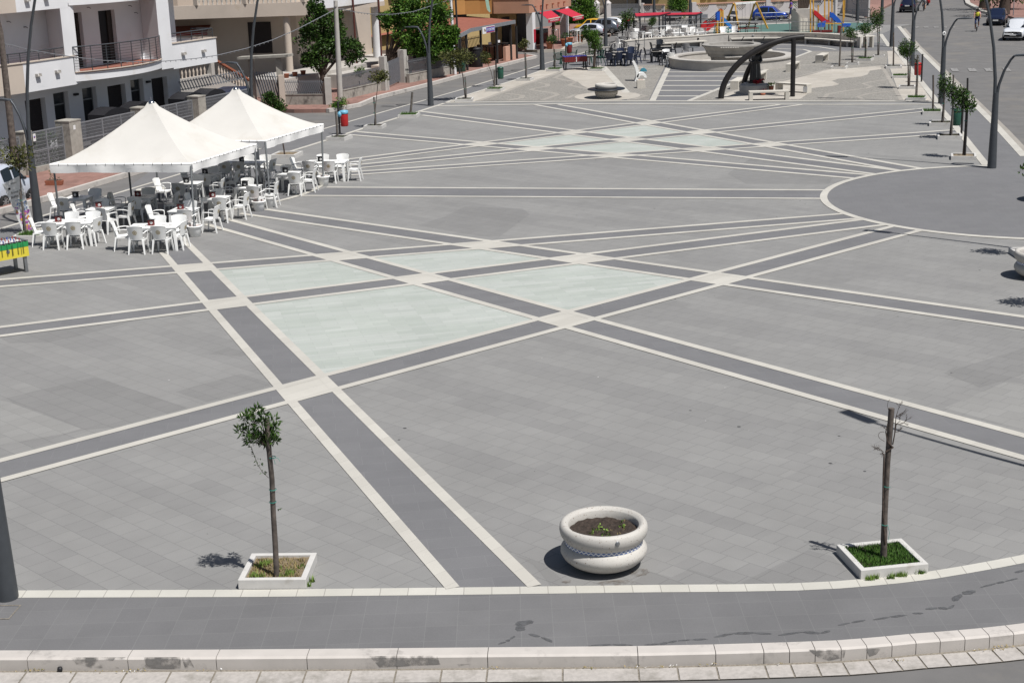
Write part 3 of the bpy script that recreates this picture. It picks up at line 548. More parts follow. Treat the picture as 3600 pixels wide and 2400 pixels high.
def sapling(label, base, h, crown, stake=0, lean=(0, 0), seed=1, lmat='leaf_dark', cz=None, n=900, ls=.085, tr=.022, sh=None, stake_m='wood_stake', fork=False):
    """staked young tree: base point, height to crown centre, crown radii"""
    rng = np.random.default_rng(seed)
    o = thing('street_tree', label, 'young tree', base, 0, 'young staked trees in the stone boxes'); top = Vector((lean[0], lean[1], h))
    m = MB(); mid = Vector((lean[0]*.35+.02, lean[1]*.4, h*.5)); m.tube([(0, 0, -.05), (0, 0, .1), mid, top*.92, top+Vector((0, 0, crown[2]*.5))], [tr*1.2, tr, tr*.9, tr*.75, tr*.3], 7)
    for k in range(7):
        a = rng.uniform(0, 6.28); e = Vector((math.cos(a)*crown[0]*.75, math.sin(a)*crown[1]*.75, rng.uniform(-.5, .8)*crown[2])); m.tube([top*.85, top+e*.5-Vector((0, 0, crown[2]*.2)), top+e], [tr*.5, tr*.35, tr*.15], 5)
    m.build('trunk', 'bark', o)
    c = MB(); nb = 20; cs = blob_centers(rng, nb, tuple(top), (crown[0]*.78, crown[1]*.78, crown[2]*.8), .35); leaves(c, cs, max(10, int(n/nb)), ls, (crown[0]*.34, crown[1]*.34, crown[2]*.3), rng, 2.6, up=.25)
    c.build('crown', lmat, o)
    if stake:
        s = MB(); hh_ = sh or stake; s.tube([(.06, -.03, -.05), (.055+.01, -.03, hh_*.5), (.06-.03*stake/2, -.03, hh_)], [.042, .038, .036], 8); s.build('stake', stake_m, o)
        q = MB(); q.lathe([(.06, -.008), (.064, 0), (.06, .008)], 10, (.03, -.015, hh_*.45)); q.lathe([(.06, -.008), (.064, 0), (.06, .008)], 10, (.03, -.015, hh_*.8)); q.build('tie', 'twine', o)
    return o
def stake(label, base, h, rad=.035, lean=(0, 0), m='wood_stake', group='bare wooden stakes left standing in the stone boxes'):
    s = MB(); s.tube([(0, 0, -.05), (lean[0]*.5+.01, lean[1]*.5, h*.5), (lean[0], lean[1], h)], [rad*1.1, rad, rad*.92], 8)
    return single('wooden_stake', s, m, label, 'stake', base, 0, group)

# --- the two near boxes and their trees
o, W_, D_, rz = box_planter('square white stone box of dry soil and weeds at the front left', gg('J', 310, 1505), gg('J', 845, 1500), 0, 0, 'dry_soil', True, .96, .155)
rg2 = random.Random(4); gm = MB(); grassy(gm, .12, .85, .1, .82, .1, 900, .06, rg2); tag(gm.build('dry_grass', 'grass_dry', o), kind='stuff')
gm = MB()
for cx_, cy_, n_ in ((.2, .2, 120), (.3, .15, 120), (.28, .62, 130), (.7, .3, 110), (.62, .18, 60), (.85, .5, 60), (.5, .5, 40), (.18, .55, 90)): grassy(gm, cx_-.07, cx_+.07, cy_-.07, cy_+.07, .1, n_*2//3, .08, rg2)
tag(gm.build('weeds', 'sprout', o), kind='stuff')
b0 = inbox(o, W_, D_, rz, .56, .2, .11); b0 = (*gg('J', 610, 1400, .11)[:2], .11)
tr = thing('street_tree', 'leafy young tree tied to a brown stake, in the front left stone box', 'young tree', b0, 0, 'young staked trees in the stone boxes')
_j = lambda x, y: (lambda q: (q[0]-b0[0], q[1]-b0[1]))(None)
def atp(c, x, y, base):     # point standing over a base distance: same depth plane facing the camera
    X, Y = kx(c, x, y); r = ray(X, Y); t = (base[1])/r[1]; return Vector((t*r[0]-base[0], 0, CAMH+t*r[2]-base[2]))
m = MB(); P = [atp('J', 610, 1400, b0)-Vector((0, 0, .05)), atp('J', 600, 1150, b0), atp('J', 585, 900, b0), atp('J', 575, 640, b0), atp('J', 553, 430, b0), atp('J', 530, 160, b0)]; m.tube(P, [.043, .040, .037, .036, .037, .038], 10); m.build('stake', 'wood_stake', tr)
m = MB(); ax = Vector((.018, -.03, 0)); m.tube([p-ax+Vector((-.02, .02, 0)) for p in P[:5]]+[atp('J', 500, 250, b0)+Vector((0, .03, 0))], [.011, .011, .010, .010, .009, .006], 7)
cc = [(410, 110), (350, 150), (460, 100), (520, 110), (340, 230), (400, 200), (440, 260), (500, 170), (570, 200), (590, 240), (560, 280), (470, 310), (520, 350), (400, 320), (600, 310), (430, 340), (545, 330), (380, 260)]
rng = np.random.default_rng(11); CC = [atp('J', x, y, b0)+Vector((0, rng.uniform(-.16, .16), 0)) for x, y in cc]
for c_ in CC: m.tube([P[4]+Vector((-.03, .02, .1)), (P[4]+c_)/2+Vector((0, 0, .05)), c_], [.009, .006, .003], 5)
lo = [atp('J', 548, 625, b0), atp('J', 500, 580, b0), atp('J', 460, 520, b0), atp('J', 430, 440, b0), atp('J', 410, 380, b0)]; m.tube(lo, .004, 5); m.build('trunk', 'bark', tr)
c = MB(); leaves(c, CC, 62, .080, (.060, .08, .060), rng, 3.6, up=.5); leaves(c, lo[1:]+[atp('J', 440, 480, b0), atp('J', 480, 500, b0)], 7, .05, .03, rng, 2.6); leaves(c, [P[2]+Vector((.07, 0, .06))], 4, .05, .02, rng, 2.6); c.build('crown', 'leaf_dark', tr)
m = MB()
for y in (462, 716, 813):
    q = atp('J', 575 if y < 600 else 580, y, b0); m.lathe([(.05, -.006), (.055, 0), (.05, .006)], 12, tuple(q))
q = atp('J', 575, 462, b0); m.tube([q+Vector((.05, -.05, 0)), q+Vector((.09, -.06, .01)), q+Vector((.12, -.06, -.05))], .003, 4); m.tube([q+Vector((.03, -.06, 0)), q+Vector((.05, -.07, -.08))], .003, 4); m.build('tie', 'twine', tr)

o, W_, D_, rz = box_planter('square white stone box full of bright green grass, at the front right', gg('L', 393, 1474), gg('L', 925, 1420), 0, 2, 'soil', True, .93, .15)
b1 = (*gg('L', 573, 1300, .1)[:2], .1)
st = thing('dead_tree', 'bare dead sapling lashed to a tall stake, in the grassy front right box', 'dead tree', b1)
m = MB(); P = [atp('L', 573, 1310, b1), atp('L', 583, 950, b1), atp('L', 605, 550, b1), atp('L', 637, 122, b1)]; m.tube(P, [.050, .043, .040, .043], 10); m.build('stake', 'wood_stake', st)
m = MB(); f_ = Vector((0, -.045, 0))
m.tube([atp('L', 580, 1180, b1)+f_, atp('L', 562, 900, b1)+f_, atp('L', 566, 650, b1)+f_, atp('L', 572, 480, b1)+f_, atp('L', 555, 460, b1)+f_], [.014, .013, .012, .012, .008], 6)
m.tube([atp('L', 580, 460, b1)+f_, atp('L', 640, 420, b1)+f_, atp('L', 600, 380, b1)+f_, atp('L', 585, 300, b1)+f_, atp('L', 600, 235, b1)+f_], [.012, .02, .012, .008, .005], 6)
m.tube([atp('L', 640, 400, b1)+f_, atp('L', 655, 320, b1)+f_, atp('L', 668, 240, b1)+f_, atp('L', 720, 235, b1)+f_], [.01, .009, .007, .003], 5)
m.tube([atp('L', 655, 320, b1)+f_, atp('L', 665, 190, b1)+f_, atp('L', 685, 118, b1)+f_], [.008, .006, .003], 5)
rr = random.Random(8)
def twig(x, y, a, L, d):
    if d == 0 or L < 8: return
    x2, y2 = x+L*math.cos(a), y-L*math.sin(a); yy = Vector((0, rr.uniform(-.06, .03), 0)); m.tube([atp('L', x, y, b1)+f_, atp('L', x2, y2, b1)+f_+yy], [.0011*d+.0008, .0009*d], 4)
    for k in range(2 if d > 1 else 1): twig(x2, y2, a+rr.uniform(-.7, .7), L*rr.uniform(.6, .9), d-1)
    if rr.random() < .6: twig(x+(x2-x)*.6, y+(y2-y)*.6, a+rr.choice((-.9, .9)), L*.6, d-1)
for x, y, a, L in ((668, 240, .9, 42), (700, 235, .4, 36), (668, 180, .6, 36), (685, 118, 1.2, 25), (600, 300, 2.2, 26), (570, 460, 2.4, 36), (560, 450, 2.9, 34), (655, 300, .2, 28), (585, 470, 3.4, 18)): twig(x, y, a, L, 4)
m.tube([atp('L', *p, b1)+f_ for p in ((575, 375), (535, 350), (525, 325), (540, 303), (575, 300))], .0035, 5); m.tube([atp('L', *p, b1)+f_ for p in ((610, 140), (598, 95), (605, 55), (620, 45))], .003, 5)
m.build('bare_branches', 'bark', st)
m = MB()
for y, x in ((735, 597), (1035, 578)): m.tube([atp('L', x-28, y-8, b1)+Vector((0, -.05, 0)), atp('L', x, y, b1)+Vector((0, -.06, 0)), atp('L', x+26, y-2, b1)+Vector((0, -.04, 0))], .004, 5)
m.tube([atp('L', 600, 1035, b1)+Vector((0, -.06, 0)), atp('L', 612, 1090, b1)+Vector((0, -.06, 0)), atp('L', 600, 1160, b1)+Vector((0, -.06, 0))], .003, 4); m.build('tie', 'twine', st)
# tufts growing at the foot of the right box and one by the left box
tf = MB(); rr2 = random.Random(2)
for c_, x, y in (('L', 470, 1478), ('L', 500, 1468), ('L', 630, 1465), ('L', 680, 1450), ('L', 725, 1450), ('L', 860, 1428), ('L', 880, 1420), ('J', 880, 1445), ('J', 850, 1480)):
    q = gg(c_, x, y); grassy(tf, q[0]-.06, q[0]+.06, q[1]-.02, q[1]+.03, 0, 60, .08, rr2)
tag(tf.build('grass_tufts', 'sprout'), 'small grass tufts growing from the paving joint along the front boxes', 'grass', kind='stuff')
# litter and dry leaves in the gutter
lt = MB(); rr3 = random.Random(12)
for c_, x, y, n, s_ in (('M', 330, 1068, 26, .10), ('M', 1215, 1075, 30, .10), ('M', 1220, 1040, 10, .06), ('N', 1390, 674, 12, .12), ('N', 1970, 672, 12, .08), ('N', 2240, 668, 10, .08), ('O', 240, 748, 14, .1), ('O', 500, 735, 12, .09), ('O', 900, 735, 6, .06), ('O', 1600, 712, 8, .05), ('O', 2140, 650, 16, .12), ('O', 2230, 632, 14, .08), ('M', 700, 1085, 3, .05), ('M', 900, 1080, 4, .05), ('M', 1860, 1068, 4, .1)):
    q = gg(c_, x, y, RZ)
    for _ in range(n):
        px, py, a, s2 = q[0]+rr3.gauss(0, s_), q[1]+rr3.gauss(0, .02), rr3.uniform(0, 3), rr3.uniform(.008, .022)
        ca, sa = math.cos(a)*s2, math.sin(a)*s2; zt = RZ+rr3.uniform(.012, .03); lt.add([(px-ca, py-sa, zt), (px+sa*.4, py-ca*.4, zt+.005), (px+ca, py+sa, zt+.01), (px-sa*.4, py+ca*.4, zt)], [(0, 1, 2, 3)], rr3.choice((0, 0, 0, 0, 0, 1)))
tag(lt.build('gutter_litter', ['grass_dry', 'paper_white']), 'dry leaves and scraps lying along the front gutter', 'litter', kind='stuff')
m = MB(); m.lathe([(0, 0), (.03, .006), (.036, .035), (.03, .06), (0, .066)], 12); single('rubber_ball', m, 'black_metal', 'small black ball lying in the gutter against the kerb', 'ball', gg('M', 553, 1068, RZ))

# --- big round planters
def big_planter(label, c, seed=1, plants=True):
    o = thing('round_planter', label, 'planter', (c[0], c[1], 0), 0, 'round speckled stone planters')
    prof = [(.30, 0), (.42, .035), (.52, .085), (.60, .15), (.638, .215), (.635, .265), (.60, .315), (.575, .335)]
    m = MB(); m.lathe(prof, 56); m.build('lower_bowl', 'terrazzo', o)
    prof = [(.575, .385), (.60, .415), (.635, .46), (.650, .52), (.643, .575), (.615, .61), (.575, .618), (.545, .600), (.525, .585), (.515, .575), (.51, .50), (.50, .44)]
    m = MB(); m.lathe(prof, 56); m.build('upper_bowl', 'terrazzo', o)
    m = MB(); n = 48
    m.lathe([(.572, .335), (.572, .385)], 56)
    for i in range(n):
        for s_, z0, z1 in ((0, .340, .361), (.5, .380, .359)):
            a = 2*math.pi*(i+s_)/n; da = math.pi/n*.92; r_ = .5745; m.add([(r_*math.cos(a-da), r_*math.sin(a-da), z0), (r_*math.cos(a+da), r_*math.sin(a+da), z0), (r_*math.cos(a), r_*math.sin(a), z1)], [(0, 1, 2) if s_ == 0 else (2, 1, 0)], 1)
    m.build('tile_band', ['white_plastic', 'tile_blue'], o)
    m = MB(); rgl = random.Random(seed); nr, na = 14, 40; vs = [(0, 0, .50)]
    for i in range(1, nr+1):
        for k in range(na): a = 2*math.pi*k/na; r_ = .512*i/nr; vs.append((r_*math.cos(a), r_*math.sin(a), .475+rgl.uniform(-.02, .025)+(.01 if i < nr else 0)))
    fs = [(0, 1+k, 1+(k+1) % na) for k in range(na)]+[(1+(i-1)*na+k, 1+i*na+k, 1+i*na+(k+1) % na, 1+(i-1)*na+(k+1) % na) for i in range(1, nr) for k in range(na)]
    m.add(vs, fs, 0, True); m.build('soil', 'soil', o)
    if plants:
        rng = np.random.default_rng(seed); c = MB(); leaves(c, [(-.12, -.10, .50), (-.2, -.12, .49), (-.05, -.02, .53), (.02, -.22, .50), (.0, -.26, .50), (.03, -.18, .53), (.05, -.30, .49), (.28, .12, .53)], 10, .045, .045, rng, 1.3, up=.6); c.build('seedlings', 'sprout', o)
        c = MB(); leaves(c, [(.30, .10, .52), (.33, .03, .50), (.1, -.1, .49), (.2, -.28, .49)], 7, .04, .05, rng, 3, up=.3); c.build('dry_leaves', 'grass_dry', o)
    m = MB(); m.lathe([(0, .006), (.032, .006), (.036, 0)], 16); b = m.build('badge', 'galvanised', o); aa = R(-76); b.location = (.651*math.cos(aa), .651*math.sin(aa), .53); b.rotation_euler = (R(90), 0, aa+R(90))
    o.scale = (1, 1, 1.12); return o
mat('tile_blue', (.10, .17, .42), .4)
big_planter('round speckled stone planter with blue tile band, alone at the front centre', (1.255, 20.47))
q = gg('I', 1190, 1530); big_planter('round speckled stone planter cut off by the right edge, beside a tree shadow', (q[0]+.25, q[1]+.25), 3)
q = gg('X', 3603, 712); big_planter('round speckled stone planter, only a sliver showing, on the dark half circle', (q[0]+.80, q[1]+.2), 4)

# --- row of boxes: left side
G_ = 'square stone box '
o1 = box_planter(G_+'with thin grass, behind the left end of the front tables', gg('1', 180, 965), gg('1', 560, 960), 0, 2, h=.15)
o2 = box_planter(G_+'with a bare trunk, just behind the second tent', gg('3', 525, 300), gg('3', 975, 300), 0, 0, 'dry_soil')
o3 = box_planter(G_+'by the red bin with the pale blue bag', gg('H', 1555, 412), gg('H', 1742, 415), 0, 1)
o4 = box_planter(G_+'of the slim tree second along the left road from the red bin', gg('C', 262, 1527), gg('C', 480, 1525), 0, 1)
o5 = box_planter(G_+'with tall grass and one leaning stake, nearest the left lamp post', gg('C', 668, 1397), gg('C', 890, 1393), 0, 2)
o6 = box_planter(G_+'of the wide dark tree where the left stone line meets the court', gg('C', 1340, 1210), gg('C', 1548, 1205), 0, 1)
o7 = box_planter(G_+'with grass beside the green litter bin', gg('C', 1700, 1086), gg('C', 1882, 1086), 0, 2)
o8 = box_planter(G_+'opposite the bar terrace, third along the court edge', gg('C', 2065, 962), gg('C', 2232, 962), 0, 1)
o9 = box_planter(G_+'with low grass left of the far red football table', gg('D', 275, 990), gg('D', 462, 990), 0, 2)
o10 = box_planter(G_+'with low grass right of the far red football table', gg('D', 850, 986), gg('D', 1045, 986), 0, 2)
def stk(label, c, x0, y0, x1, y1, rad=.035, m='wood_stake', zb=.1):
    b = gg(c, x0, y0, zb); b = (b[0], b[1], zb); t = atp(c, x1, y1, b); return stake(label, b, t.z, rad, (t.x, 0), m)
stk('thin bare trunk standing in the box behind the second tent', '3', 787, 238, 755, 20, .03, 'bark')
stk('grey stake standing beside the red bin', 'H', 1672, 378, 1655, 118, .05, 'grey_wood')
stk('grey stake leaning right in the tall grass box by the left lamp post', 'C', 816, 1335, 838, 1090, .055, 'grey_wood')
stk('short grey stake beside the leaning tree at the green bin', 'C', 1808, 1012, 1808, 832, .055, 'grey_wood')
def tre(label, c, bx, by, cx_, cy_, crown, stake_=0, seed=1, lm='leaf_dark', n=900, ls=.09, tr=.022, sm='grey_wood', zb=.1, sh=None):
    b = gg(c, bx, by, zb); t = atp(c, cx_, cy_, (b[0], b[1], zb)); return sapling(label, (b[0], b[1], zb), t.z, crown, stake_, (t.x, 0), seed, lm, None, n, ls, tr, sh, sm)
tre('small dark tree whose leaves cross the far left lamp post, behind the front tables', '1', 330, 850, 260, -170, (.58, .45, .48), 1.3, 21, 'leaf_olive', 420, .15)
tre('slim tree with two dark leaf clumps, second from the red bin', 'C', 393, 1490, 440, 905, (.55, .4, .36), 1.35, 22, 'leaf_olive', 800, .12, .02)
tre('wide dark glossy tree over the box at the court corner', 'C', 1462, 1165, 1390, 670, (1.05, .8, .62), 1.15, 23, 'leaf_olive', 2000, .14, .028)
tre('small tree leaning left beside the green bin', 'C', 1800, 1005, 1705, 690, (.42, .4, .40), 0, 24, 'leaf_olive', 600, .11, .016)
tre('slim tree with a small yellowish crown in front of the bar building', 'C', 2175, 930, 2150, 525, (.46, .4, .34), 1.5, 25, 'leaf_olive', 650, .10, .018)
tre('little round headed tree left of the far red football table', 'D', 385, 945, 368, 545, (.44, .4, .36), 1.2, 26, 'leaf_dark', 600, .10, .018)
tre('round green tree on a thick trunk right of the far red football table', 'D', 935, 950, 948, 560, (.52, .5, .78), 0, 27, 'leaf_bright', 3000, .10, .085)
tre('round green tree just behind the thick trunked one', 'D', 872, 905, 852, 495, (.55, .5, .68), 0, 28, 'leaf_dark', 2800, .10, .035, zb=0)
stk('bare grey post of the boxed tree row, right of the empty box', 'E', 2160, 920, 2180, 400, .05, 'grey_wood')
# --- right row
r1 = box_planter(G_+'nearest the tall right lamp post', gg('I', 545, 590), gg('I', 745, 592), 0, 0, 'dry_soil')
r2 = box_planter(G_+'second from the tall right lamp post', gg('I', 440, 429), gg('I', 634, 429), 0, 1)
r3 = box_planter(G_+'third from the tall right lamp post, hidden partly by the trunk', gg('I', 372, 324), gg('I', 555, 325), 0, 1)
r4 = box_planter(G_+'full of deep green grass at the end of the pale cross line', gg('I', 320, 233), gg('I', 475, 233), 0, 2)
r5 = box_planter(G_+'with bright grass just inside the court near the red bin', gg('F', 845, 1284), gg('F', 1095, 1286), 0, 2)
r6 = box_planter(G_+'of the dense tree in front of the right lamp', gg('F', 755, 1139), gg('F', 968, 1139), 0, 0)
r7 = box_planter(G_+'with grass and no tree on the pale court edge', gg('F', 670, 999), gg('F', 870, 999), 0, 2)
r8 = box_planter(G_+'with a single tall pole on the pale court edge', gg('F', 595, 879), gg('F', 802, 876), 0, 1)
r9 = box_planter(G_+'at the foot of the bare post nearest the round fountain', gg('E', 2035, 957), gg('E', 2245, 958), 0, 0, 'dry_soil')
r10 = box_planter(G_+'of the leftmost leafy tree beside the concrete bench wall', gg('F', 90, 833), gg('F', 242, 833), 0, 0)
r11 = box_planter(G_+'with grass under the middle tree beside the concrete bench wall', gg('F', 215, 779), gg('F', 402, 781), 0, 2)
r12 = box_planter(G_+'under the tallest tree beside the concrete bench wall', gg('F', 440, 739), gg('F', 582, 737), 0, 0)
tre('dark tree in the box nearest the tall right lamp post', 'I', 640, 552, 668, 120, (.50, .45, .55), 2.9, 31, 'leaf_dark', 900, .12, .03, 'dark_iron')
tre('dark tree hiding the green bin on the right side', 'I', 535, 402, 565, 60, (.46, .4, .55), 2.5, 32, 'leaf_dark', 800, .12, .025)
tre('dark tree that overlaps the right lamp post, third of the row', 'I', 470, 298, 492, 10, (.36, .35, .62), 1.9, 33, 'leaf_dark', 700, .11, .02)
stk('tall bare pole rising from the deep green grass box', 'I', 403, 182, 405, -80, .045)
tre('thin nearly leafless sapling in the bright grass box near the red bin', 'F', 970, 1212, 985, 760, (.18, .18, .25), 2.0, 34, 'leaf_olive', 40, .06, .018)
tre('dense round tree on a straight trunk in front of the right lamp', 'F', 877, 1103, 862, 625, (.62, .55, .62), 1.7, 35, 'leaf_dark', 1800, .10, .04)
stk('single tall pole in the box on the pale court edge', 'F', 690, 842, 693, 415, .045)
tre('leftmost leafy tree of the three beside the concrete bench wall', 'F', 158, 805, 140, 430, (.50, .45, .44), 1.2, 36, 'leaf_dark', 1000, .10, .025)
tre('middle leafy tree of the three beside the concrete bench wall', 'F', 325, 748, 330, 360, (.66, .5, .50), 1.2, 37, 'leaf_dark', 1300, .10, .025)
tre('tallest two tiered tree beside the concrete bench wall', 'F', 490, 708, 478, 250, (.62, .5, .95), 1.8, 38, 'leaf_dark', 1500, .11, .028)
# trees out of the frame on the right that throw their shadows in
for i, (c_, x, y) in enumerate((('I', 860, 1305), ('e', 2330, 515))):
    s_ = gg(c_, x, y); k = 2.35/math.tan(R(SUN_EL)); p = (s_[0]+k*.707, s_[1]-k*.707)
    oo = box_planter('square stone box just outside the right edge, number %s from the cut off planter' % ('one' if i == 0 else 'two'), (p[0]-.5, p[1]-.4, 0), (p[0]+.5, p[1]-.4, 0), 0, 1)
    sapling('young tree just outside the right edge, number %s from the cut off planter' % ('one' if i == 0 else 'two'), (p[0], p[1], .1), 2.25, (.5, .45, .4), 1.8, (0, 0), 40+i, 'leaf_dark', None, 700, .12)

# --- lamps
def street_lamp(label, base, az, h1=8.3, rad=.16):
    """tapered post, short arm to the street, tall arm leaning over the square. az: direction of the square side"""
    o = thing('street_lamp', label, 'street lamp', (base[0], base[1], 0), az, 'grey two arm street lamps')
    m = MB(); m.tube([(0, 0, 0), (0, 0, .06), (0, 0, 1.9), (0, 0, 2.72)], [rad, rad, rad*.72, rad*.64], 20); m.build('post', 'lamp_grey', o, 0)
    m = MB(); m.tube([(.03, 0, 2.6), (.05, 0, 3.2), (.16, 0, 4.3), (.36, 0, 5.4), (.62, 0, 6.4), (.95, 0, 7.4), (1.28, 0, 8.1), (1.45, 0, 8.32)], [.068, .062, .055, .05, .047, .044, .04, .038], 12); a = m.build('tall_arm', 'lamp_grey', o)
    m = MB(); m.prism([(0, .02), (.14, .075), (.45, .085), (.80, .06), (.84, .035), (.80, .02), (.1, 0)], -.13, .13); h = m.build('lamp_head', 'lamp_grey', o, bevel=.02); h.location = (1.38, 0, 8.27); h.rotation_euler = (0, R(-4), 0)
    m = MB(); m.tube([(-.03, 0, 2.6), (-.09, 0, 3.0), (-.24, 0, 3.5), (-.44, 0, 3.88), (-.56, 0, 4.02)], [.058, .05, .045, .042, .04], 12); m.build('short_arm', 'lamp_grey', o)
    m = MB(); m.prism([(0, .02), (.12, .065), (.40, .08), (.74, .05), (.78, .03), (.70, .015), (.1, 0)], -.12, .12); h = m.build('lamp_head', 'lamp_grey', o, bevel=.02); h.location = (-.50, 0, 4.0); h.rotation_euler = (0, 0, R(180))
    m = MB(); m.box((rad*.82, 0, .75), (.006, .09, .34)); m.build('hatch', 'post_grey', o)
    return o
LL, LRt = R(-22), R(160)
def lampm(): return street_lamp('', (0, 0), 0)
LG = 'grey two arm street lamps'
for lab, p, az in (('grey street lamp with only its thick base showing at the front left edge', gg('M', 68, 395), R(95)),
                   ('grey street lamp beside the bubble tea banner, left of the tents', gg('P', 470, 800), LL),
                   ('grey street lamp rising behind the peak of the second tent', (lambda q: (q[0]+.55, q[1]-.2))(gg('B', 765, 750, 4.02)), LL),
                   ('grey street lamp between the tall grass box and the wide dark tree', gg('C', 1057, 1250), LL),
                   ('grey street lamp before the white pillar of the bar', gg('D', 222, 970), LL),
                   ('grey street lamp in front of the parked grey and silver cars', gg('D', 1095, 640), LL),
                   ('grey street lamp at the right edge where the half circle starts', gg('I', 866, 652), LRt),
                   ('grey street lamp behind the dark trees at the end of the cross line', gg('F', 1300, 1322), LRt),
                   ('grey street lamp behind the dense round tree', gg('F', 925, 842), LRt),
                   ('grey street lamp beside the end of the curved bench wall', gg('F', 668, 600), LRt),
                   ('grey street lamp at the far right corner of the playground', gg('F', 540, 312), LRt),
                   ('grey street lamp right of the lattice wall gate', gg('F', 230, 266), LRt),
                   ('grey street lamp behind the red pergolas', gg('U', 1885, 562), R(-90)),
                   ('grey street lamp left of the blue slide, seen against the lattice wall', gg('U', 1080, 500), R(-90))):
    place('lamp', lampm, (p[0], p[1], 0), az, lab, LG)
# two lamps outside the right edge whose shadows fall into the picture
for i, (c_, x, y, x2, y2) in enumerate((('e', 1345, 28, 143, 0), ('e', 1215, 1303, 118, 0))):
    s_ = gg(c_, x, y); k = 8.3/math.tan(R(SUN_EL)); hp = (s_[0]+k*.707, s_[1]-k*.707); az = R(x2); p = (hp[0]-1.8*math.cos(az), hp[1]-1.8*math.sin(az))
    place('lamp', lampm, (p[0], p[1], 0), az, 'grey street lamp outside the right edge, throwing the %s lamp shadow' % ('upper' if i == 0 else 'lower'), LG)
# round sign ring on the lamp of the right side
m = MB(); m.lathe([(.05, 0), (.09, 0), (.10, .01), (.09, .02), (.05, .02)], 20); q = gg('F', 1300, 1322); sgn = single('round_sign', m, 'paper_white', 'small round sign fixed to the right lamp post seen from behind', 'sign', (q[0]-.05, q[1]-.1, hh('F', 1303, 425, q)), 0); sgn.rotation_euler = (R(90), 0, R(20))
# --- litter bins on posts
def litter_bin(name, label, base, body, side=1, bag=False):
    o = thing(name, label, 'litter bin', (base[0], base[1], 0), 0, 'litter bins on posts')
    m = MB(); m.tube([(0, 0, 0), (0, 0, 1.45)], .045, 10); m.lathe([(.05, 0), (.05, .05), (0, .06)], 10, (0, 0, 1.45)); m.build('post', 'dark_iron', o)
    m = MB(); m.lathe([(0, 0), (.16, .0), (.175, .05), (.185, .62), (.15, .68), (0, .70)], 20, (side*.24, -.02, .38)); m.build('bin_body', body, o)
    m = MB(); m.lathe([(.18, 0), (.19, .02), (.19, .06)], 20, (side*.24, -.02, .92)); m.build('rim', 'dark_iron', o)
    m = MB(); m.box((side*.12, 0, .8), (.24, .04, .05)); m.build('bracket', 'dark_iron', o)
    if bag:
        m = MB(); m.lathe([(.0, .73), (.13, .72), (.195, .70), (.20, .64), (.19, .58), (.18, .55)], 20, (side*.24, -.02, .38)); m.lathe([(.0, .0), (.09, .05), (.12, .15), (.06, .25), (0, .27)], 10, (side*.06, -.1, .80)); m.build('bag', 'blue_bag', o)
    return o
q = gg('H', 1697, 352); litter_bin('litter_bin', 'red litter bin with a pale blue bag over its rim, on a dark post', q, 'red_plastic', 1, True)
q = gg('C', 1835, 1012); litter_bin('litter_bin', 'dark green litter bin on a post beside the left grass box', q, 'green_plastic', 1)
q = gg('F', 1047, 1045); litter_bin('litter_bin', 'bright red litter bin on a post on the right side', q, 'red_plastic', -1)
q = gg('I', 627, 385); litter_bin('litter_bin', 'dark green litter bin on a post behind the right hand trees', q, 'green_plastic', -1)
q = gg('T', 1100, 1560); litter_bin('litter_bin', 'red litter bin with a round blue bag behind the far football table', (q[0]-.1, q[1]-2.0), 'red_dark', 1, True)
# ================================================================ TENTS, CAFE TABLES AND CHAIRS
def tent(label, A, B, C_, D_, zr, za, poles):
    """square pavilion: corner rails at height zr, concave canopy up to za"""
    cx_, cy_ = sum(p[0] for p in (A, B, C_, D_))/4, sum(p[1] for p in (A, B, C_, D_))/4
    o = thing('market_tent', label, 'tent', (cx_, cy_, 0)); L = [Vector((p[0]-cx_, p[1]-cy_)) for p in (A, B, C_, D_)]
    m = MB(); N = 16; M_ = 14
    for s in range(4):
        p, q = L[s], L[(s+1) % 4]; vs = []; fs = []
        for i in range(M_+1):
            t = i/M_; k = (1-t); z = zr+(za-zr)*(t**1.36)
            for j in range(N+1):
                e = p.lerp(q, j/N); sag = -.05*math.sin(math.pi*j/N)*(1-t)*t*4; r = max(k, .035); vs.append((e.x*r, e.y*r, z+sag))
        for i in range(M_):
            for j in range(N): b = i*(N+1)+j; fs.append((b, b+1, b+N+2, b+N+1))
        m.add(vs, fs, 0, True)
    m.build('canopy', 'canvas', o)
    m = MB(); hs = MB()
    for s in range(4):
        p, q = L[s], L[(s+1) % 4]; d = (q-p).normalized(); nn = Vector((d.y, -d.x)); n = 24; vs = []
        for i in range(n+1):
            e = p.lerp(q, i/n); wv = .02*math.sin(i*.9+s)+.012*math.sin(i*2.3+s); dr = .26+.012*math.sin(i*.7+s*2)
            for zz_, off in ((zr-.02, .035), (zr-dr*.5, .02+wv), (zr-dr, wv*1.6)): vs.append((e.x+nn.x*off, e.y+nn.y*off, zz_))
        m.add(vs, [(3*i+k, 3*i+k+3, 3*i+k+4, 3*i+k+1) for i in range(n) for k in range(2)], 0, True)
        hs.tube([(*p, zr), (*q, zr)], .032, 8)
        for i in range(1, 15):
            e = p.lerp(q, i/15); hs.bar((e.x+nn.x*.034, e.y+nn.y*.034, zr-.035), (e.x+nn.x*.034, e.y+nn.y*.034, zr+.035), .014, mi=1)
    m.build('valance', 'white_vinyl', o); hs.build('edge_rail', ['white_vinyl', 'post_grey'], o)
    m = MB(); m.lathe([(.0, .16), (.012, .16), (.012, .06), (.05, .05), (.10, .0), (.11, -.03)], 14, (0, 0, za)); m.build('finial', 'gloss_chrome', o)
    for (bx, by, tx, ty, zb) in poles:
        m = MB(); m.tube([(bx-cx_, by-cy_, zb), (tx-cx_, ty-cy_, zr-.02)], .033, 10); m.build('pole', 'post_grey', o)
    return o
zr = 2.15
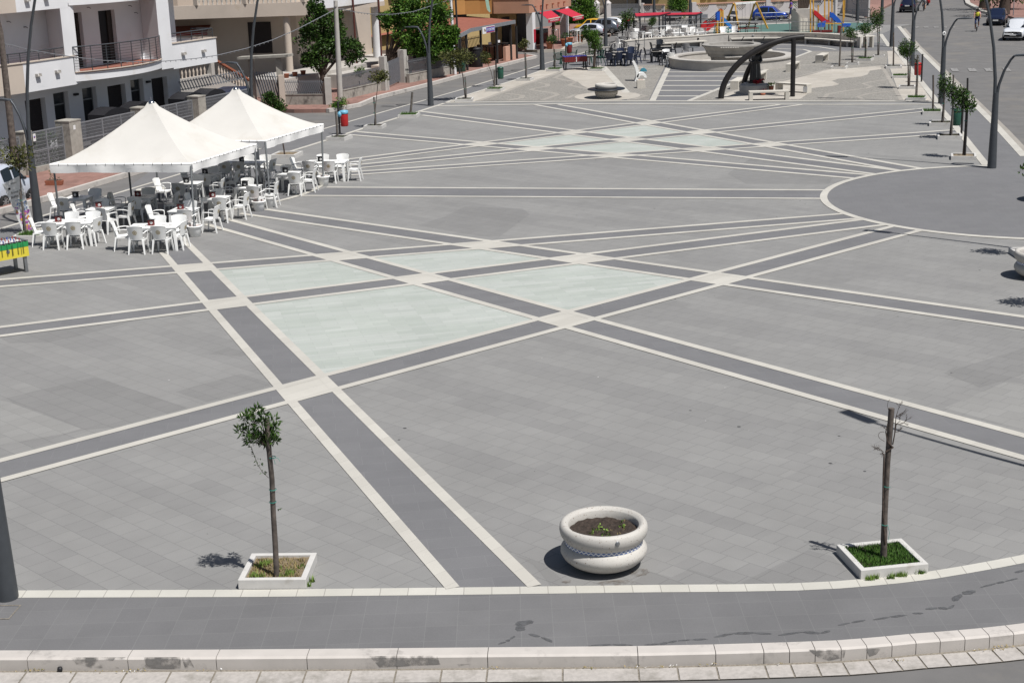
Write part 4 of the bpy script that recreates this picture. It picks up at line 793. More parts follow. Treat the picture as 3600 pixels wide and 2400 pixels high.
P1, P2, P3 = gg('G', 457, 600, zr), gg('G', 1757, 592, zr), gg('H', 857, 450, zr); P4 = (P1[0]+P3[0]-P2[0], P1[1]+P3[1]-P2[1], zr)
pt = [gg('G', 1795, 1255), gg('H', 888, 1115), gg('H', 1002, 1075), gg('H', 1535, 860)]
tent('cream peaked tent nearest the camera, over the left tables', P1, P2, P3, P4, zr, 3.86,
     [(P1[0]+.1, P1[1]+.05, P1[0]+.1, P1[1]+.05, 0), (pt[0][0], pt[0][1], P2[0]-.02, P2[1]+.02, .3), (pt[1][0], pt[1][1], P3[0]-.05, P3[1]-.05, .3), (P4[0]+.1, P4[1]-.1, P4[0]+.1, P4[1]-.1, 0)])
Q1, Q2 = gg('H', 948, 418, zr), gg('H', 1528, 250, zr); v = Vector((Q2[0]-Q1[0], Q2[1]-Q1[1])).normalized(); wv_ = Vector((v.x*math.cos(R(97))-v.y*math.sin(R(97)), v.x*math.sin(R(97))+v.y*math.cos(R(97))))*4.3
Q4 = (Q1[0]+wv_.x, Q1[1]+wv_.y, zr); Q3 = (Q2[0]+wv_.x, Q2[1]+wv_.y, zr)
tent('cream peaked tent behind the first, farther from the camera', Q1, Q2, Q3, Q4, zr, 3.72,
     [(pt[2][0], pt[2][1], Q1[0], Q1[1], .3), (pt[3][0], pt[3][1], Q2[0]-.05, Q2[1]-.05, .3), (Q3[0]+.05, Q3[1]-.1, Q3[0]+.05, Q3[1]-.1, 0), (Q4[0]+.1, Q4[1]+.05, Q4[0]+.1, Q4[1]+.05, 0)])
def pot_m():
    o = thing('pole_pot', '', 'plant pot'); m = MB(); m.lathe([(0, 0), (.15, 0), (.165, .01), (.205, .27), (.215, .30), (.245, .305), (.25, .33), (.24, .35), (.215, .35), (.205, .33), (.20, .25)], 28); m.build('pot', 'white_plastic', o)
    m = MB(); m.lathe([(0, .295), (.205, .285)], 20); m.lathe([(.0, .40), (.045, .40), (.05, .29)], 12, mi=1); m.build('filling', ['terracotta', 'post_grey'], o); return o
for lab, p in (('white pot weighing the near right pole of the first tent', pt[0]), ('white pot at the far right pole of the first tent, in front of its twin', pt[1]),
               ('white pot at the near pole of the second tent, behind its twin', pt[2]), ('white pot at the outer right pole of the second tent', pt[3])):
    place('pot', pot_m, (p[0], p[1], 0), 0, lab, 'white pots holding the tent poles')
def armchair_m(m0='white_plastic', slats=False, logo=True):
    """monobloc plastic armchair facing +y; origin under the seat centre"""
    o = thing('plastic_armchair', '', 'chair')
    m = MB(); vs = []; nx = 6
    for j, (y, z, wd) in enumerate(((.21, .425, .225), (.18, .44, .23), (0, .428, .22), (-.18, .42, .20))):
        for i in range(nx+1): x = -wd+2*wd*i/nx; vs.append((x, y, z-.012*math.cos(math.pi*(i/nx-.5))))
    fs = [(j*(nx+1)+i, (j+1)*(nx+1)+i, (j+1)*(nx+1)+i+1, j*(nx+1)+i+1) for j in range(3) for i in range(nx)]
    m.add(vs, fs, 0, True); m.add([(x, y, z-.028) for x, y, z in vs], [tuple(reversed(f)) for f in fs], 0, True)
    m.box((0, .205, .405), (.44, .02, .05)); m.box((-.215, 0, .405), (.02, .38, .04)); m.box((.215, 0, .405), (.02, .38, .04)); m.build('seat', m0, o)
    m = MB(); bk_ = []
    for j in range(7):
        t = j/6; z = .43+.43*t; y = -.19-.10*t; wd = .18+.06*t-.012*(t > .99)
        for i in range(9): u = i/8*2-1; bk_.append((wd*u, y+.055*(u*u)*(1 if not slats else 1), z-(.03*u*u if j == 6 else 0)))
    if slats:
        for i in range(5):
            u = -0.8+.4*i; m.bar((.17*u, -.19, .43), (.22*u, -.29+.03*u*u, .85), .035, .012)
        m.tube([(-.2, -.235, .78), (-.1, -.285, .85), (0, -.295, .865), (.1, -.285, .85), (.2, -.235, .78)], .018, 6); m.tube([(-.17, -.17, .45), (-.205, -.235, .80)], .016, 6); m.tube([(.17, -.17, .45), (.205, -.235, .80)], .016, 6)
    else:
        fs = [(j*9+i, j*9+i+1, (j+1)*9+i+1, (j+1)*9+i) for j in range(6) for i in range(8)]
        m.add(bk_, fs, 0, True); m.add([(x, y-.014, z) for x, y, z in bk_], [tuple(reversed(f)) for f in fs], 0, True)
        m.tube([(x, y-.007, z) for x, y, z in bk_[54:63]], .011, 5); m.tube([(bk_[9*j][0], bk_[9*j][1]-.007, bk_[9*j][2]) for j in range(7)], .011, 5); m.tube([(bk_[9*j+8][0], bk_[9*j+8][1]-.007, bk_[9*j+8][2]) for j in range(7)], .011, 5)
    m.build('backrest', m0, o)
    for sx_ in (-1, 1):
        m = MB(); m.tube([(sx_*.215, -.19, .62), (sx_*.262, -.08, .655), (sx_*.272, .08, .66), (sx_*.262, .18, .645), (sx_*.245, .20, .60), (sx_*.225, .19, .43)], [.016, .022, .024, .022, .016, .016], 6, flat=.7); m.build('armrest', m0, o)
        for y0, y1 in ((.18, .24), (-.17, -.25)):
            m = MB(); x0, x1 = sx_*.20, sx_*.245
            for k in range(1):
                a, b = Vector((x0, y0, .42)), Vector((x1, y1, 0)); vs = []
                for (p, w_) in ((a, .03), (b, .018)):
                    for dx, dy in ((-1, -1), (1, -1), (1, 1), (-1, 1)): vs.append((p.x+dx*w_, p.y+dy*w_*.8, p.z))
                m.add(vs, [(0, 3, 2, 1), (4, 5, 6, 7), (0, 1, 5, 4), (1, 2, 6, 5), (2, 3, 7, 6), (3, 0, 4, 7)])
            m.build('leg', m0, o)
    if logo and not slats:
        m = MB()
        for k in range(5):
            a = math.pi*2*k/5+math.pi/2; cx2, cz2 = .036*math.cos(a), .036*math.sin(a)
            for r0, r1 in ((.016, .027),):
                vs = [(cx2+r_*math.cos(t*math.pi/6), 0, cz2+r_*math.sin(t*math.pi/6)) for r_ in (r0, r1) for t in range(12)]; m.add(vs, [(t, (t+1) % 12, 12+(t+1) % 12, 12+t) for t in range(12)])
        vs = [(r_*math.cos(t*math.pi/8), 0, r_*math.sin(t*math.pi/8)) for r_ in (.063, .069) for t in range(16)]; m.add(vs, [(t, (t+1) % 16, 16+(t+1) % 16, 16+t) for t in range(16)])
        l = m.build('logo', 'logo_gold', o); l.location = (0, -.2635, .66); l.rotation_euler = (R(13), 0, 0)
    return o
def table_m(Wt=1.0, Dt=.8, m0='white_plastic', marks=True):
    def f():
        o = thing('plastic_table', '', 'table'); m = MB(); m.box((0, 0, .705), (Wt, Dt, .025)); m.build('tabletop', m0, o, bevel=.01)
        m = MB()
        for x, y, sx_, sy_ in ((0, Dt/2-.03, Wt-.08, .02), (0, -Dt/2+.03, Wt-.08, .02), (Wt/2-.03, 0, .02, Dt-.08), (-Wt/2+.03, 0, .02, Dt-.08)): m.box((x, y, .665), (sx_, sy_, .055))
        m.build('apron', m0, o)
        for sx_ in (-1, 1):
            for sy_ in (-1, 1):
                m = MB(); x, y = sx_*(Wt/2-.05), sy_*(Dt/2-.05); x2, y2 = x+sx_*.02, y+sy_*.02
                for a_, b_ in (((x, y-sy_*.035), (x2, y2-sy_*.012)), ((x-sx_*.035, y), (x2-sx_*.012, y2))):
                    m.bar((*a_, .69), (*b_, 0), .035 if a_[0] == x else .075, .075 if a_[0] == x else .035)
                m.build('leg', m0, o)
        if marks:
            m = MB(); rg3 = random.Random(3)
            for cx2 in ((-Wt/4, Wt/4) if Wt > 1.2 else (0,)):
                for k in range(26):
                    a = k/26*2*math.pi; r_ = .13+.035*math.sin(k*2.5); m.box((cx2+r_*math.cos(a), r_*.8*math.sin(a), .7205), (.035, .012, .002), a+.8)
            m.build('tabletop_print', 'print_grey', o)
        return o
    return f
def menu_m(body, num):
    def f():
        o = thing('napkin_box', '', 'napkin box'); m = MB(); m.box((0, 0, .085), (.17, .12, .17)); m.box((0, 0, .172), (.23, .16, .012), mi=1); m.build('holder', [body, 'black_metal'], o)
        m = MB(); m.lathe([(0, .003), (.045, .003), (.045, 0)], 16); b = m.build('number_disc', 'paper_white', o); b.location = (.03, -.061, .085); b.rotation_euler = (R(90), 0, 0)
        text(num, .065, 'black_metal', o, 'number', .001, (.03, -.066, .085)); return o
    return f
GR = 'white plastic armchairs with a gold emblem at the tent cafe'; GT = 'white plastic tables of the tent cafe'
SIDE = {'N': 'near side', 'A': 'far side', 'L': 'left end', 'R': 'right end'}
rgc = random.Random(17)
def cafe(desc, c, rz, Wt, Dt, seats, box=None, num='10', key='A', boxdx=-.1):
    kind = 'tl' if Wt > 1.2 else 'ts'
    place(kind, table_m(Wt, Dt), (c[0], c[1], 0), rz, 'white plastic table '+desc, GT)
    ca, sa = math.cos(rz), math.sin(rz); cnt = {}
    for s in seats:
        side, off = s[0], (s[1] if len(s) > 1 else 0.0); d = s[2] if len(s) > 2 else 0.0
        base = {'N': (off, -Dt/2-.16-d, 0), 'A': (off, Dt/2+.16+d, math.pi), 'L': (-Wt/2-.2-d, off, -math.pi/2), 'R': (Wt/2+.2+d, off, math.pi/2)}[side]
        x, y, a = base; x += rgc.uniform(-.03, .03); a += rgc.uniform(-.13, .13)+(s[3] if len(s) > 3 else 0)
        cnt[side] = cnt.get(side, 0)+1; tot = sum(1 for q in seats if q[0] == side)
        wh = ('' if tot == 1 else (' left one' if off < 0 else ' right one'))
        place('wc', armchair_m, (c[0]+x*ca-y*sa, c[1]+x*sa+y*ca, 0), rz+a, 'white armchair, %s%s, table %s' % (SIDE[side], wh.replace(' one', ''), desc), GR)
    if box:
        place('box'+box+num, menu_m(box, num), (c[0]+boxdx*ca, c[1]+boxdx*sa+.02, .719), rz+rgc.uniform(-.3, .3), {'red_dark': 'red', 'black_metal': 'black'}[box]+' napkin box on the table '+desc, 'napkin boxes on the cafe tables')
TT = .715
tc = lambda c, x, y: gg(c, x, y, TT)
cafe('with the red box numbered ten', tc('1', 960, 700), R(-1), 1.5, .78, [('L', .02, .0, .1), ('N', -.42), ('N', .30), ('A', -.2, .05), ('A', .52, .05), ('R', -.1, -.25, -.3)], 'red_dark', '10', boxdx=-.35)
cafe('at the front, left of the nearest pot', tc('1', 2130, 755), R(-3), 1.5, .78, [('L', 0, .05, .1), ('N', -.40), ('N', .32), ('A', -.1, .05), ('A', .55, .08), ('R', -.05, -.25, -.3)], 'red_dark', '9', boxdx=-.1)
cafe('in the sun behind the left pole', tc('1', 1080, 365), R(-8), .8, .75, [('L', 0, .15), ('N', -.2, .1), ('A', .3, .05), ('R', .0, .25)], 'black_metal', '11')
cafe('shaded, just behind the front left table', tc('1', 1400, 510), R(-10), .8, .75, [('L', -.1, .1, .2), ('N', .35, -.05, -.3), ('A', -.3, .05, .2), ('R', .2, .1)], 'red_dark', '12')
cafe('shaded by the two back poles', tc('1', 1960, 355), R(-6), .8, .75, [('L', 0, .25), ('N', .0, .05), ('A', -.05, .1), ('R', .15, .35)], 'red_dark', '14', boxdx=-.15)
cafe('shaded, near the pale round cover', tc('2', 680, 590), R(-10), .8, .75, [('L', .1, .45), ('N', -.1, .05), ('A', .0, .05), ('R', .1, .35)], 'black_metal', '16')
cafe('half shaded behind the nearest pot', tc('2', 600, 975), R(-12), .8, .75, [('L', -.1, .3), ('A', -.1, .0, .1), ('N', .35, -.05), ('R', .05, .3)], 'red_dark', '17')
cafe('at the paving line by the twin pots', tc('2', 1060, 800), R(-14), .8, .75, [('L', -.05, .15), ('A', -.2, .0, .2), ('N', .4, -.05), ('R', .15, .25)], 'red_dark', '18')
cafe('in deep shade where the tents meet', tc('2', 950, 460), R(-12), .8, .75, [('N', .2, .05), ('R', .0, .3), ('A', -.1, .05), ('L', 0, .1)], 'black_metal', '19')
cafe('with the black box numbered fifteen', tc('2', 1530, 640), R(-12), .9, .75, [('L', -.1, .05, .3), ('A', -.3, .05), ('N', .45, -.05, -.2), ('R', .1, .15)], 'black_metal', '15')
cafe('in the sun beyond where the tents meet', tc('2', 1480, 285), R(-10), 1.5, .78, [('N', -.55, .02), ('N', .05, .02), ('A', -.1, .05), ('A', .55, .0), ('R', -.2, .05, -.2), ('L', 0, .05)], 'black_metal', '20')
cafe('shaded, left of the outermost pot', tc('3', 850, 560), R(-10), .8, .75, [('L', -.2, .05, .5), ('A', -.3, .05), ('N', .45, .0), ('R', .15, .1)], 'black_metal', '21')
cafe('out in the sun, farthest right', tc('3', 1560, 352), R(-6), 1.5, .78, [('L', .1, .15), ('N', -.50, -.02), ('N', .22, .0), ('A', -.3, .05), ('A', .45, .05), ('R', -.1, .1)], 'black_metal', '22', boxdx=-.25)

# --- near football table, cut by the left edge
o = thing('football_table', 'green and yellow football table cut off by the left edge', 'football table', (-14.39, 41.56, 0), R(45))
LEN, WD = 1.45, .76
m = MB(); m.box((0, 0, .60), (LEN, WD, .28)); m.build('cabinet', 'foos_yellow', o)
m = MB(); m.box((0, 0, .815), (LEN+.01, WD+.01, .15)); m.build('side_panel', 'foos_green', o)
m = MB()
for x, y, sx_, sy_ in ((0, WD/2-.03, LEN+.03, .06), (0, -WD/2+.03, LEN+.03, .06), (LEN/2-.03, 0, .06, WD-.1), (-LEN/2+.03, 0, .06, WD-.1)): m.box((x, y, .905), (sx_, sy_, .03))
m.build('top_rim', 'post_grey', o); m = MB(); m.box((0, 0, .8925), (LEN-.12, WD-.12, .003)); m.build('playing_field', 'white_plastic', o)
for i in range(8):
    m = MB(); x = -LEN/2+.16+i*(LEN-.32)/7; m.tube([(x, -WD/2-.14, .93), (x, WD/2+.14, .93)], .009, 8, 0); m.tube([(x, -WD/2-.20, .93), (x, -WD/2-.1, .93)], .02, 8, 1)
    for k in range(3): y = -.2+.2*k; m.box((x, y, .93), (.022, .03, .09), mi=2+(i % 2)); 
    m.build('player_rod', ['gloss_chrome', 'black_metal', 'foos_blue', 'red_plastic'], o)
for x, y in ((-.62, -.3), (.62, -.3), (-.62, .3), (.62, .3)): m = MB(); m.box((x, y, .26), (.09, .09, .52)); m.build('leg', 'galvanised', o, bevel=.008)
m = MB()
for x in (-.5, -.22, .22, .5): m.box((x, -WD/2-.006, .68), (.012, .004, .30))
m.build('panel_trim', 'black_metal', o)
m = MB(); m.lathe([(0, .01), (.05, .01), (.055, 0)], 16); b = m.build('coin_lock', 'galvanised', o); b.location = (.1, -WD/2-.004, .68); b.rotation_euler = (R(90), 0, 0)
# --- far red football table
q1, q2 = gg('D', 565, 1000), gg('D', 683, 1005); ctr = gg('D', 670, 960)
o = thing('football_table', 'dark red football table on black legs, far off at the court edge', 'football table', (ctr[0], ctr[1], 0), R(10))
m = MB(); m.box((0, 0, .66), (1.45, .76, .32)); m.build('cabinet', 'red_dark', o); m = MB(); m.box((0, 0, .835), (1.46, .77, .02)); m.build('top_rim', 'foos_blue', o)
m = MB(); m.box((.03, -.385, .66), (.05, .004, .31)); m.build('score_strip', 'paper_white', o)
for x, y in ((-.62, -.3), (.62, -.3), (-.62, .3), (.62, .3)): m = MB(); m.bar((x, y, .52), (x*1.06, y*1.1, 0), .08); m.build('leg', 'black_metal', o)
for i in range(8): m = MB(); x = -.56+.16*i; m.tube([(x, -.50, .86), (x, .50, .86)], .012, 6); m.build('player_rod', 'gloss_chrome', o)
# --- bubble tea banner
bb = gg('1', 410, 850); o = thing('advertising_banner', 'white bubble tea banner leaning beside the left lamp post', 'banner', (bb[0], bb[1], 0), R(12))
T = Matrix.Translation((0, 0, 0)); m = MB(); NB = 10; vs = []
for i in range(NB+1):
    t = i/NB; z = .02+1.72*t; y = .10*math.sin(t*3.0)-.15*t; xc = -.36*t; wdt = .19+.07*t; tz = .12*t
    vs += [(xc-wdt-.02, y, z-tz), (xc+wdt, y-.02, z+tz)]
m.add(vs, [(2*i, 2*i+1, 2*i+3, 2*i+2) for i in range(NB)], 0, True); m.add([(x, y+.012, z) for x, y, z in vs], [(2*i+1, 2*i, 2*i+2, 2*i+3) for i in range(NB)], 0, True); m.build('banner_sheet', 'paper_white', o)
def onb(u, t, e=.006):
    z = .02+1.72*t; y = .10*math.sin(t*3.0)-.15*t; xc = -.36*t; wdt = .19+.07*t; return (xc+wdt*u, y-.02*(u+1)/2-e, z+.12*t*u)
tl = R(11)
text('BUBBLE', .055, 'black_metal', o, 'lettering', .001, onb(.15, .93, .02), (R(82), R(-tl*0-14), 0)); m = MB(); m.box((0, 0, 0), (.07, .002, .07)); b = m.build('logo_block', 'black_metal', o); b.location = onb(-.55, .87, .012); b.rotation_euler = (R(-8), R(-14), 0)
text('Prova il', .105, 'dark_iron', o, 'lettering', .001, onb(-.05, .77, .018), (R(82), R(-14), 0), shear=.35); text('BubbleTea!', .105, 'dark_iron', o, 'lettering', .001, onb(0, .69, .018), (R(82), R(-14), 0), shear=.35, sx=.86)
dots = {k: MB() for k in ('print_blue', 'print_purple', 'print_orange')}; rb = random.Random(3)
for k in range(90):
    t = rb.uniform(.05, .62)**1.0; u = rb.uniform(-.85, .85); key = 'print_blue' if t > .38 and u > -.5 else rb.choice(('print_purple', 'print_purple', 'print_orange')); s_ = rb.uniform(.008, .02) if key == 'print_blue' else rb.uniform(.02, .05)
    c_ = onb(u, t, .012); dots[key].add([(c_[0]+s_*math.cos(a), c_[1], c_[2]+s_*math.sin(a)) for a in [x*math.pi/4 for x in range(8)]], [tuple(range(8))])
for k, mb_ in dots.items(): mb_.build('printed_dots', k, o)
# --- terracotta trough on the pink pavement
q = gg('1', 742, 205, .02); o = thing('flower_trough', 'small terracotta trough with a scraggy plant on the pink pavement', 'planter', (q[0], q[1]+.1, .02), R(-8))
m = MB(); m.box((0, 0, .09), (.62, .2, .18), taper=1.12); m.build('trough', 'terracotta', o, bevel=.01); m = MB(); m.box((0, 0, .186), (.62, .17, .01)); m.build('soil', 'soil', o)
c = MB(); rng = np.random.default_rng(3); leaves(c, [(-.1, 0, .25), (-.08, 0, .38), (-.1, 0, .5), (.2, 0, .24)], 14, .07, .05, rng, 2.4, up=.5); c.build('plant', 'leaf_dark', o)
# ================================================================ BUILDINGS AND FENCES ON THE LEFT
mat('white_render', (.60, .60, .61), .85, var=.05, scale=.8, dirt=(.50, .46, .40), dscale=.6, dth=.58)
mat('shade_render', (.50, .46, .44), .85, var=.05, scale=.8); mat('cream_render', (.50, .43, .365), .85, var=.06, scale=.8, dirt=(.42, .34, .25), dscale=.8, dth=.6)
mat('brown_render', (.26, .195, .16), .85, var=.05); mat('ochre_render', (.50, .37, .17), .85, var=.05); mat('orange_render', (.56, .30, .10), .85, var=.06, scale=1)
mat('salmon_render', (.50, .275, .185), .85, var=.06, scale=1.2, dirt=(.36, .19, .13), dscale=.8, dth=.62); mat('salmon_light', (.58, .34, .25), .85, var=.05)
mat('terracotta_floor', (.30, .12, .085), .7, var=.1); mat('door_and_shade_black', (.012, .012, .014), .6); mat('door_brown', (.035, .026, .022), .6); mat('shutter_dark', (.028, .022, .022), .7, var=.1)  # the black of the doors also colours the panels that stand for shade
mat('red_frame', (.25, .03, .02), .6); mat('downpipe', (.10, .028, .022), .6); mat('awning_red', (.55, .025, .055), .7, var=.05); mat('awning_trim', (.62, .58, .50), .7)
glassmat('window_glass', (.03, .035, .04), .08); glassmat('car_glass', (.012, .016, .020), .12)
def rooftile():
    m, n, p = nodes('roof_tile'); N = n.nodes; tc = N.new('ShaderNodeTexCoord'); wv = N.new('ShaderNodeTexWave'); wv.inputs['Scale'].default_value = 1.4; wv.inputs['Distortion'].default_value = .6
    nz = N.new('ShaderNodeTexNoise'); nz.inputs['Scale'].default_value = 3
    link(n, tc.outputs['Object'], wv.inputs['Vector']); link(n, tc.outputs['Object'], nz.inputs['Vector'])
    a = N.new('ShaderNodeMix'); a.data_type = 'RGBA'; a.inputs[6].default_value = (.20, .060, .038, 1); a.inputs[7].default_value = (.30, .105, .07, 1); link(n, nz.outputs['Fac'], a.inputs[0]); link(n, a.outputs[2], p.inputs['Base Color'])
    p.inputs['Roughness'].default_value = .8; b = N.new('ShaderNodeBump'); b.inputs['Strength'].default_value = .8; b.inputs['Distance'].default_value = .06; link(n, wv.outputs['Fac'], b.inputs['Height']); link(n, b.outputs[0], p.inputs['Normal']); MATS['roof_tile'] = m
rooftile()
mat('stucco_back', (.42, .34, .24), .9, var=.06); mat('fence_grey', (.24, .25, .27), .55, metal=.2, var=.1); mat('grid_grey', (.30, .31, .33), .5, metal=.4, var=.1)
RZF = math.atan2(FU[1], FU[0])
def sthing(name, label, cat, s, o, z=0, group=None):
    x, y = so2xy(s, o); t = thing(name, label, cat, (x, y, z), RZF, group); return t
class SM(MB):
    def __init__(s, s0, o0): super().__init__(); s.o0 = (s0, o0)
    def b(s, s0, s1, o0, o1, z0, z1, mi=0): return s.box(((s0+s1)/2-s.o0[0], (o0+o1)/2-s.o0[1], (z0+z1)/2), (s1-s0, o1-o0, z1-z0), 0, mi)
    def p(s, pts, z0, z1, mi=0): return s.poly([(a-s.o0[0], b-s.o0[1]) for a, b in pts], z0, z1, mi)
def FQ(c, x, y, o):
    q = F0+FN*o; r = ray(*kx(c, x, y)); t = float(q@FN)/float(r[:2]@FN); P = (t*r[0], t*r[1]); s, _ = xy2so(P); return s, CAMH+t*float(r[2])
# --- white apartment house
S0, O0 = 4.0, 4.0
wb = sthing('apartment_house', 'white rendered house with deep balconies behind the tents, top left', 'house', S0, O0)
N_ = lambda: SM(S0, O0)
gops = [(-3.0, -1.8, 2.3, 's'), (-.9, .1, 2.4, 'w'), (1.0, 2.2, 2.3, 's'), (4.35, 5.65, 2.3, 's'), (6.2, 7.2, 2.4, 'w'), (8.17, 9.16, 2.4, 'w'), (9.97, 11.29, 2.3, 's'), (11.7, 12.68, 2.4, 'w'), (13.33, 14.59, 2.3, 's')]
def wall_with(m, ops, s0, s1, o, th, z0, z1):
    prev = s0
    for a, b, zb, zt in ops:
        m.b(prev, a, o, o+th, z0, z1); m.b(a, b, o, o+th, zt, z1)
        if zb > z0+.01: m.b(a, b, o, o+th, z0, zb)
        prev = b
    m.b(prev, s1, o, o+th, z0, z1)
m = N_(); wall_with(m, [(a, b, 0, t) for a, b, t, _ in gops], -8, 15.66, 4, .3, 0, 2.9)
uops = [(1.0, 2.0, 3.5, 5.75), (8.06, 8.69, 3.32, 5.78), (9.86, 11.05, 3.32, 5.75), (14.2, 15.1, 3.32, 5.7)]
wall_with(m, uops, -8, 15.66, 4.002, .298, 2.9, 6.15); m.b(-8, 15.66, 4.6, 12, 0, 10.2); m.b(15.36, 15.66, 4.3, 4.6, 0, 6.15); m.b(-8, -7.7, 4.3, 4.6, 0, 6.15); m.b(-8, 15.66, 4.004, 4.6, 6.15, 10.2)
m.build('wall', 'white_render', wb)
for a, b, t, k in gops:
    m = N_()
    if k == 's':
        m.b(a, b, 4.27, 4.32, 0, t)
        for i in range(22): m.b(a, b, 4.262, 4.275, .05+i*.1, .09+i*.1)
        m.build('roller_shutter', 'shutter_dark', wb)
    else:
        m.b(a, b, 4.28, 4.30, 0, t); d = m.build('door', 'door_and_shade_black', wb); m = N_(); m.b(a+.06, b-.06, 4.268, 4.279, 1.9, t-.06); m.build('pane', 'window_glass', d)
        m = N_(); m.b(a, b, 4.24, 4.27, 1.82, 1.88); m.b(a, a+.05, 4.24, 4.27, 0, t); m.b(b-.05, b, 4.24, 4.27, 0, t); m.b(a+.05, b-.05, 4.24, 4.27, t-.05, t); m.build('door_frame', 'galvanised', d)
for a, b, z0_, z1_ in uops: m = N_(); m.b(a, b, 4.27, 4.3, z0_, z1_); m.b(b-(b-a)*.28, b, 4.2, 4.26, z0_, z1_, 1); m.build('balcony_door', ['door_and_shade_black', 'door_brown'], wb)
m = N_(); m.b(-8, 15.66, 3.0, 4.0, 2.9, 3.28); m.b(-8, 17.3, 2.99, 4.0, 6.16, 6.5); m.b(15.66, 17.1, 3.0, 6.5, 2.9, 3.28)
cv = [(6.38+6.3*i/16, 2.8-.75*math.sin(math.pi*i/16)**.8) for i in range(17)]; m.p(cv+[(12.68, 3.0), (6.38, 3.0)], 2.92, 3.27); m.p([(6.45+6.2*i/16, 2.8-.75*math.sin(math.pi*i/16)**.8) for i in range(17)]+[(12.65, 2.98), (6.45, 2.98)], 6.2, 6.9); m.build('balcony_slab', 'white_render', wb)
m = N_(); m.p([(6.38+6.3*i/16, 2.78-.78*math.sin(math.pi*i/16)**.8) for i in range(17)]+[(12.68, 3.995), (6.38, 3.995)], 3.282, 3.31); m.b(-8, 6.3, 3.0, 3.99, 3.282, 3.3); m.b(13.7, 17.0, 3.02, 3.99, 3.282, 3.3); m.build('balcony_floor', 'terracotta_floor', wb)
m = N_(); m.b(3.14, 6.4, 2.8, 3.0, 2.8, 4.02); m.p([(-8, 4.4), (-8, 4.2), (3.14, 2.8), (3.14, 3.0)], 2.8, 4.02, 1); m.build('parapet', ['white_render', 'cream_render'], wb); m = N_(); m.b(13.6, 17.3, 2.8, 3.0, 2.75, 3.95); m.b(17.1, 17.3, 3.0, 6.5, 2.75, 3.95)  # angled left part takes cream, its weaker light put into the colour
m.build('parapet', ['white_render', 'cream_render'], wb)
m = N_(); m.b(3.14, 6.45, 2.76, 3.04, 4.02, 4.06); m.p([(-8, 4.44), (-8, 4.16), (3.14, 2.76), (3.14, 3.04)], 4.02, 4.06); m.b(13.62, 17.34, 2.76, 3.04, 3.95, 3.99); m.b(17.06, 17.34, 3.04, 6.5, 3.95, 3.99)
m.p([(6.38+6.3*i/16, 2.74-.78*math.sin(math.pi*i/16)**.8) for i in range(17)]+[(6.38+6.3*i/16, 2.86-.75*math.sin(math.pi*i/16)**.8) for i in range(16, -1, -1)], 3.312, 3.345); m.build('coping', 'cream_render', wb)
m = N_(); m.p([(5.85, 2.802), (6.72, 2.802), (6.72, 3.99), (6.3, 3.99)], 4.061, 6.16); m.b(6.402, 6.72, 2.802, 3.99, 2.82, 4.0); m.build('pillar', 'white_render', wb); m = N_(); m.p([(12.66, 2.802), (13.62, 2.802), (13.62, 3.99), (13.0, 3.99)], 2.82, 6.16); m.build('pillar', 'white_render', wb)
m = N_(); m.b(3.14, 6.4, 2.8, 2.98, 6.12, 9); m.p([(-8, 4.4), (-8, 4.2), (3.14, 2.8), (3.14, 2.98)], 6.12, 9, 1); m.b(6.4, 12.7, 2.8, 2.98, 6.3, 9); m.b(12.7, 13.62, 2.8, 2.98, 6.16, 9.5); m.build('upper_parapet', ['white_render', 'cream_render'], wb)  # cream on the angled part again imitates the weaker light there
for s_, z_ in ((3.95, 3.42), (5.2, 3.44), (14.42, 3.38), (16.1, 3.36), (3.8, 6.55), (5.0, 6.55)):
    m = N_(); m.b(s_-.13, s_+.13, 2.66, 2.8, z_-.02, z_+.02); m.b(s_-.13, s_-.10, 2.66, 2.8, z_, z_+.1); m.b(s_+.10, s_+.13, 2.66, 2.8, z_, z_+.1); m.build('drain_spout', 'cement', wb)
def railing(parent, P, z0, z1, rows=6, m_='lamp_grey', name='railing', bulge=.06, every=1):
    m = MB(); top = [(x, y, z1) for x, y in P]; m.tube(top, .028, 8)
    for r_ in range(1, rows): m.tube([(x, y, z0+(z1-z0)*r_/rows) for x, y in P], .008, 5)
    for i, (x, y) in enumerate(P):
        if i % every == 0: m.bar((x, y, z0), (x, y, z1), .03)
    return m.build(name, m_, parent)
rl = lambda P: [(a-S0, b-O0) for a, b in P]
railing(wb, rl([(-8+k*1.5, 4.3-.126*(k*1.5)) for k in range(8)]+[(3.14, 2.9), (4.3, 2.9), (5.3, 2.9), (6.2, 2.9)]), 4.06, 4.45, 4)
railing(wb, rl([(6.38+6.3*i/16, 2.80-.75*math.sin(math.pi*i/16)**.8) for i in range(17)]), 3.34, 4.42, 9, every=2)
railing(wb, rl([(13.7, 2.9), (14.5, 2.9), (15.4, 2.9), (16.3, 2.9), (17.2, 2.9), (17.2, 4.2)]), 3.99, 4.42, 4)
for s_, z_ in ((3.9, 5.7), (4.9, 5.4), (9.2, 5.95), (12.2, 5.85), (12.6, 5.5)): m = MB(); m.tube([(s_-S0-.1, -.02, z_), (s_-S0, -.05, z_+.01), (s_-S0+.12, -.05, z_-.05)], .014, 5); m.build('cable_end', 'black_metal', wb)
for s_ in (7.65, 13.0): m = N_(); m.b(s_-.12, s_+.12, 3.86, 4.0, 2.15, 2.25); m.build('wall_lamp', 'black_metal', wb)
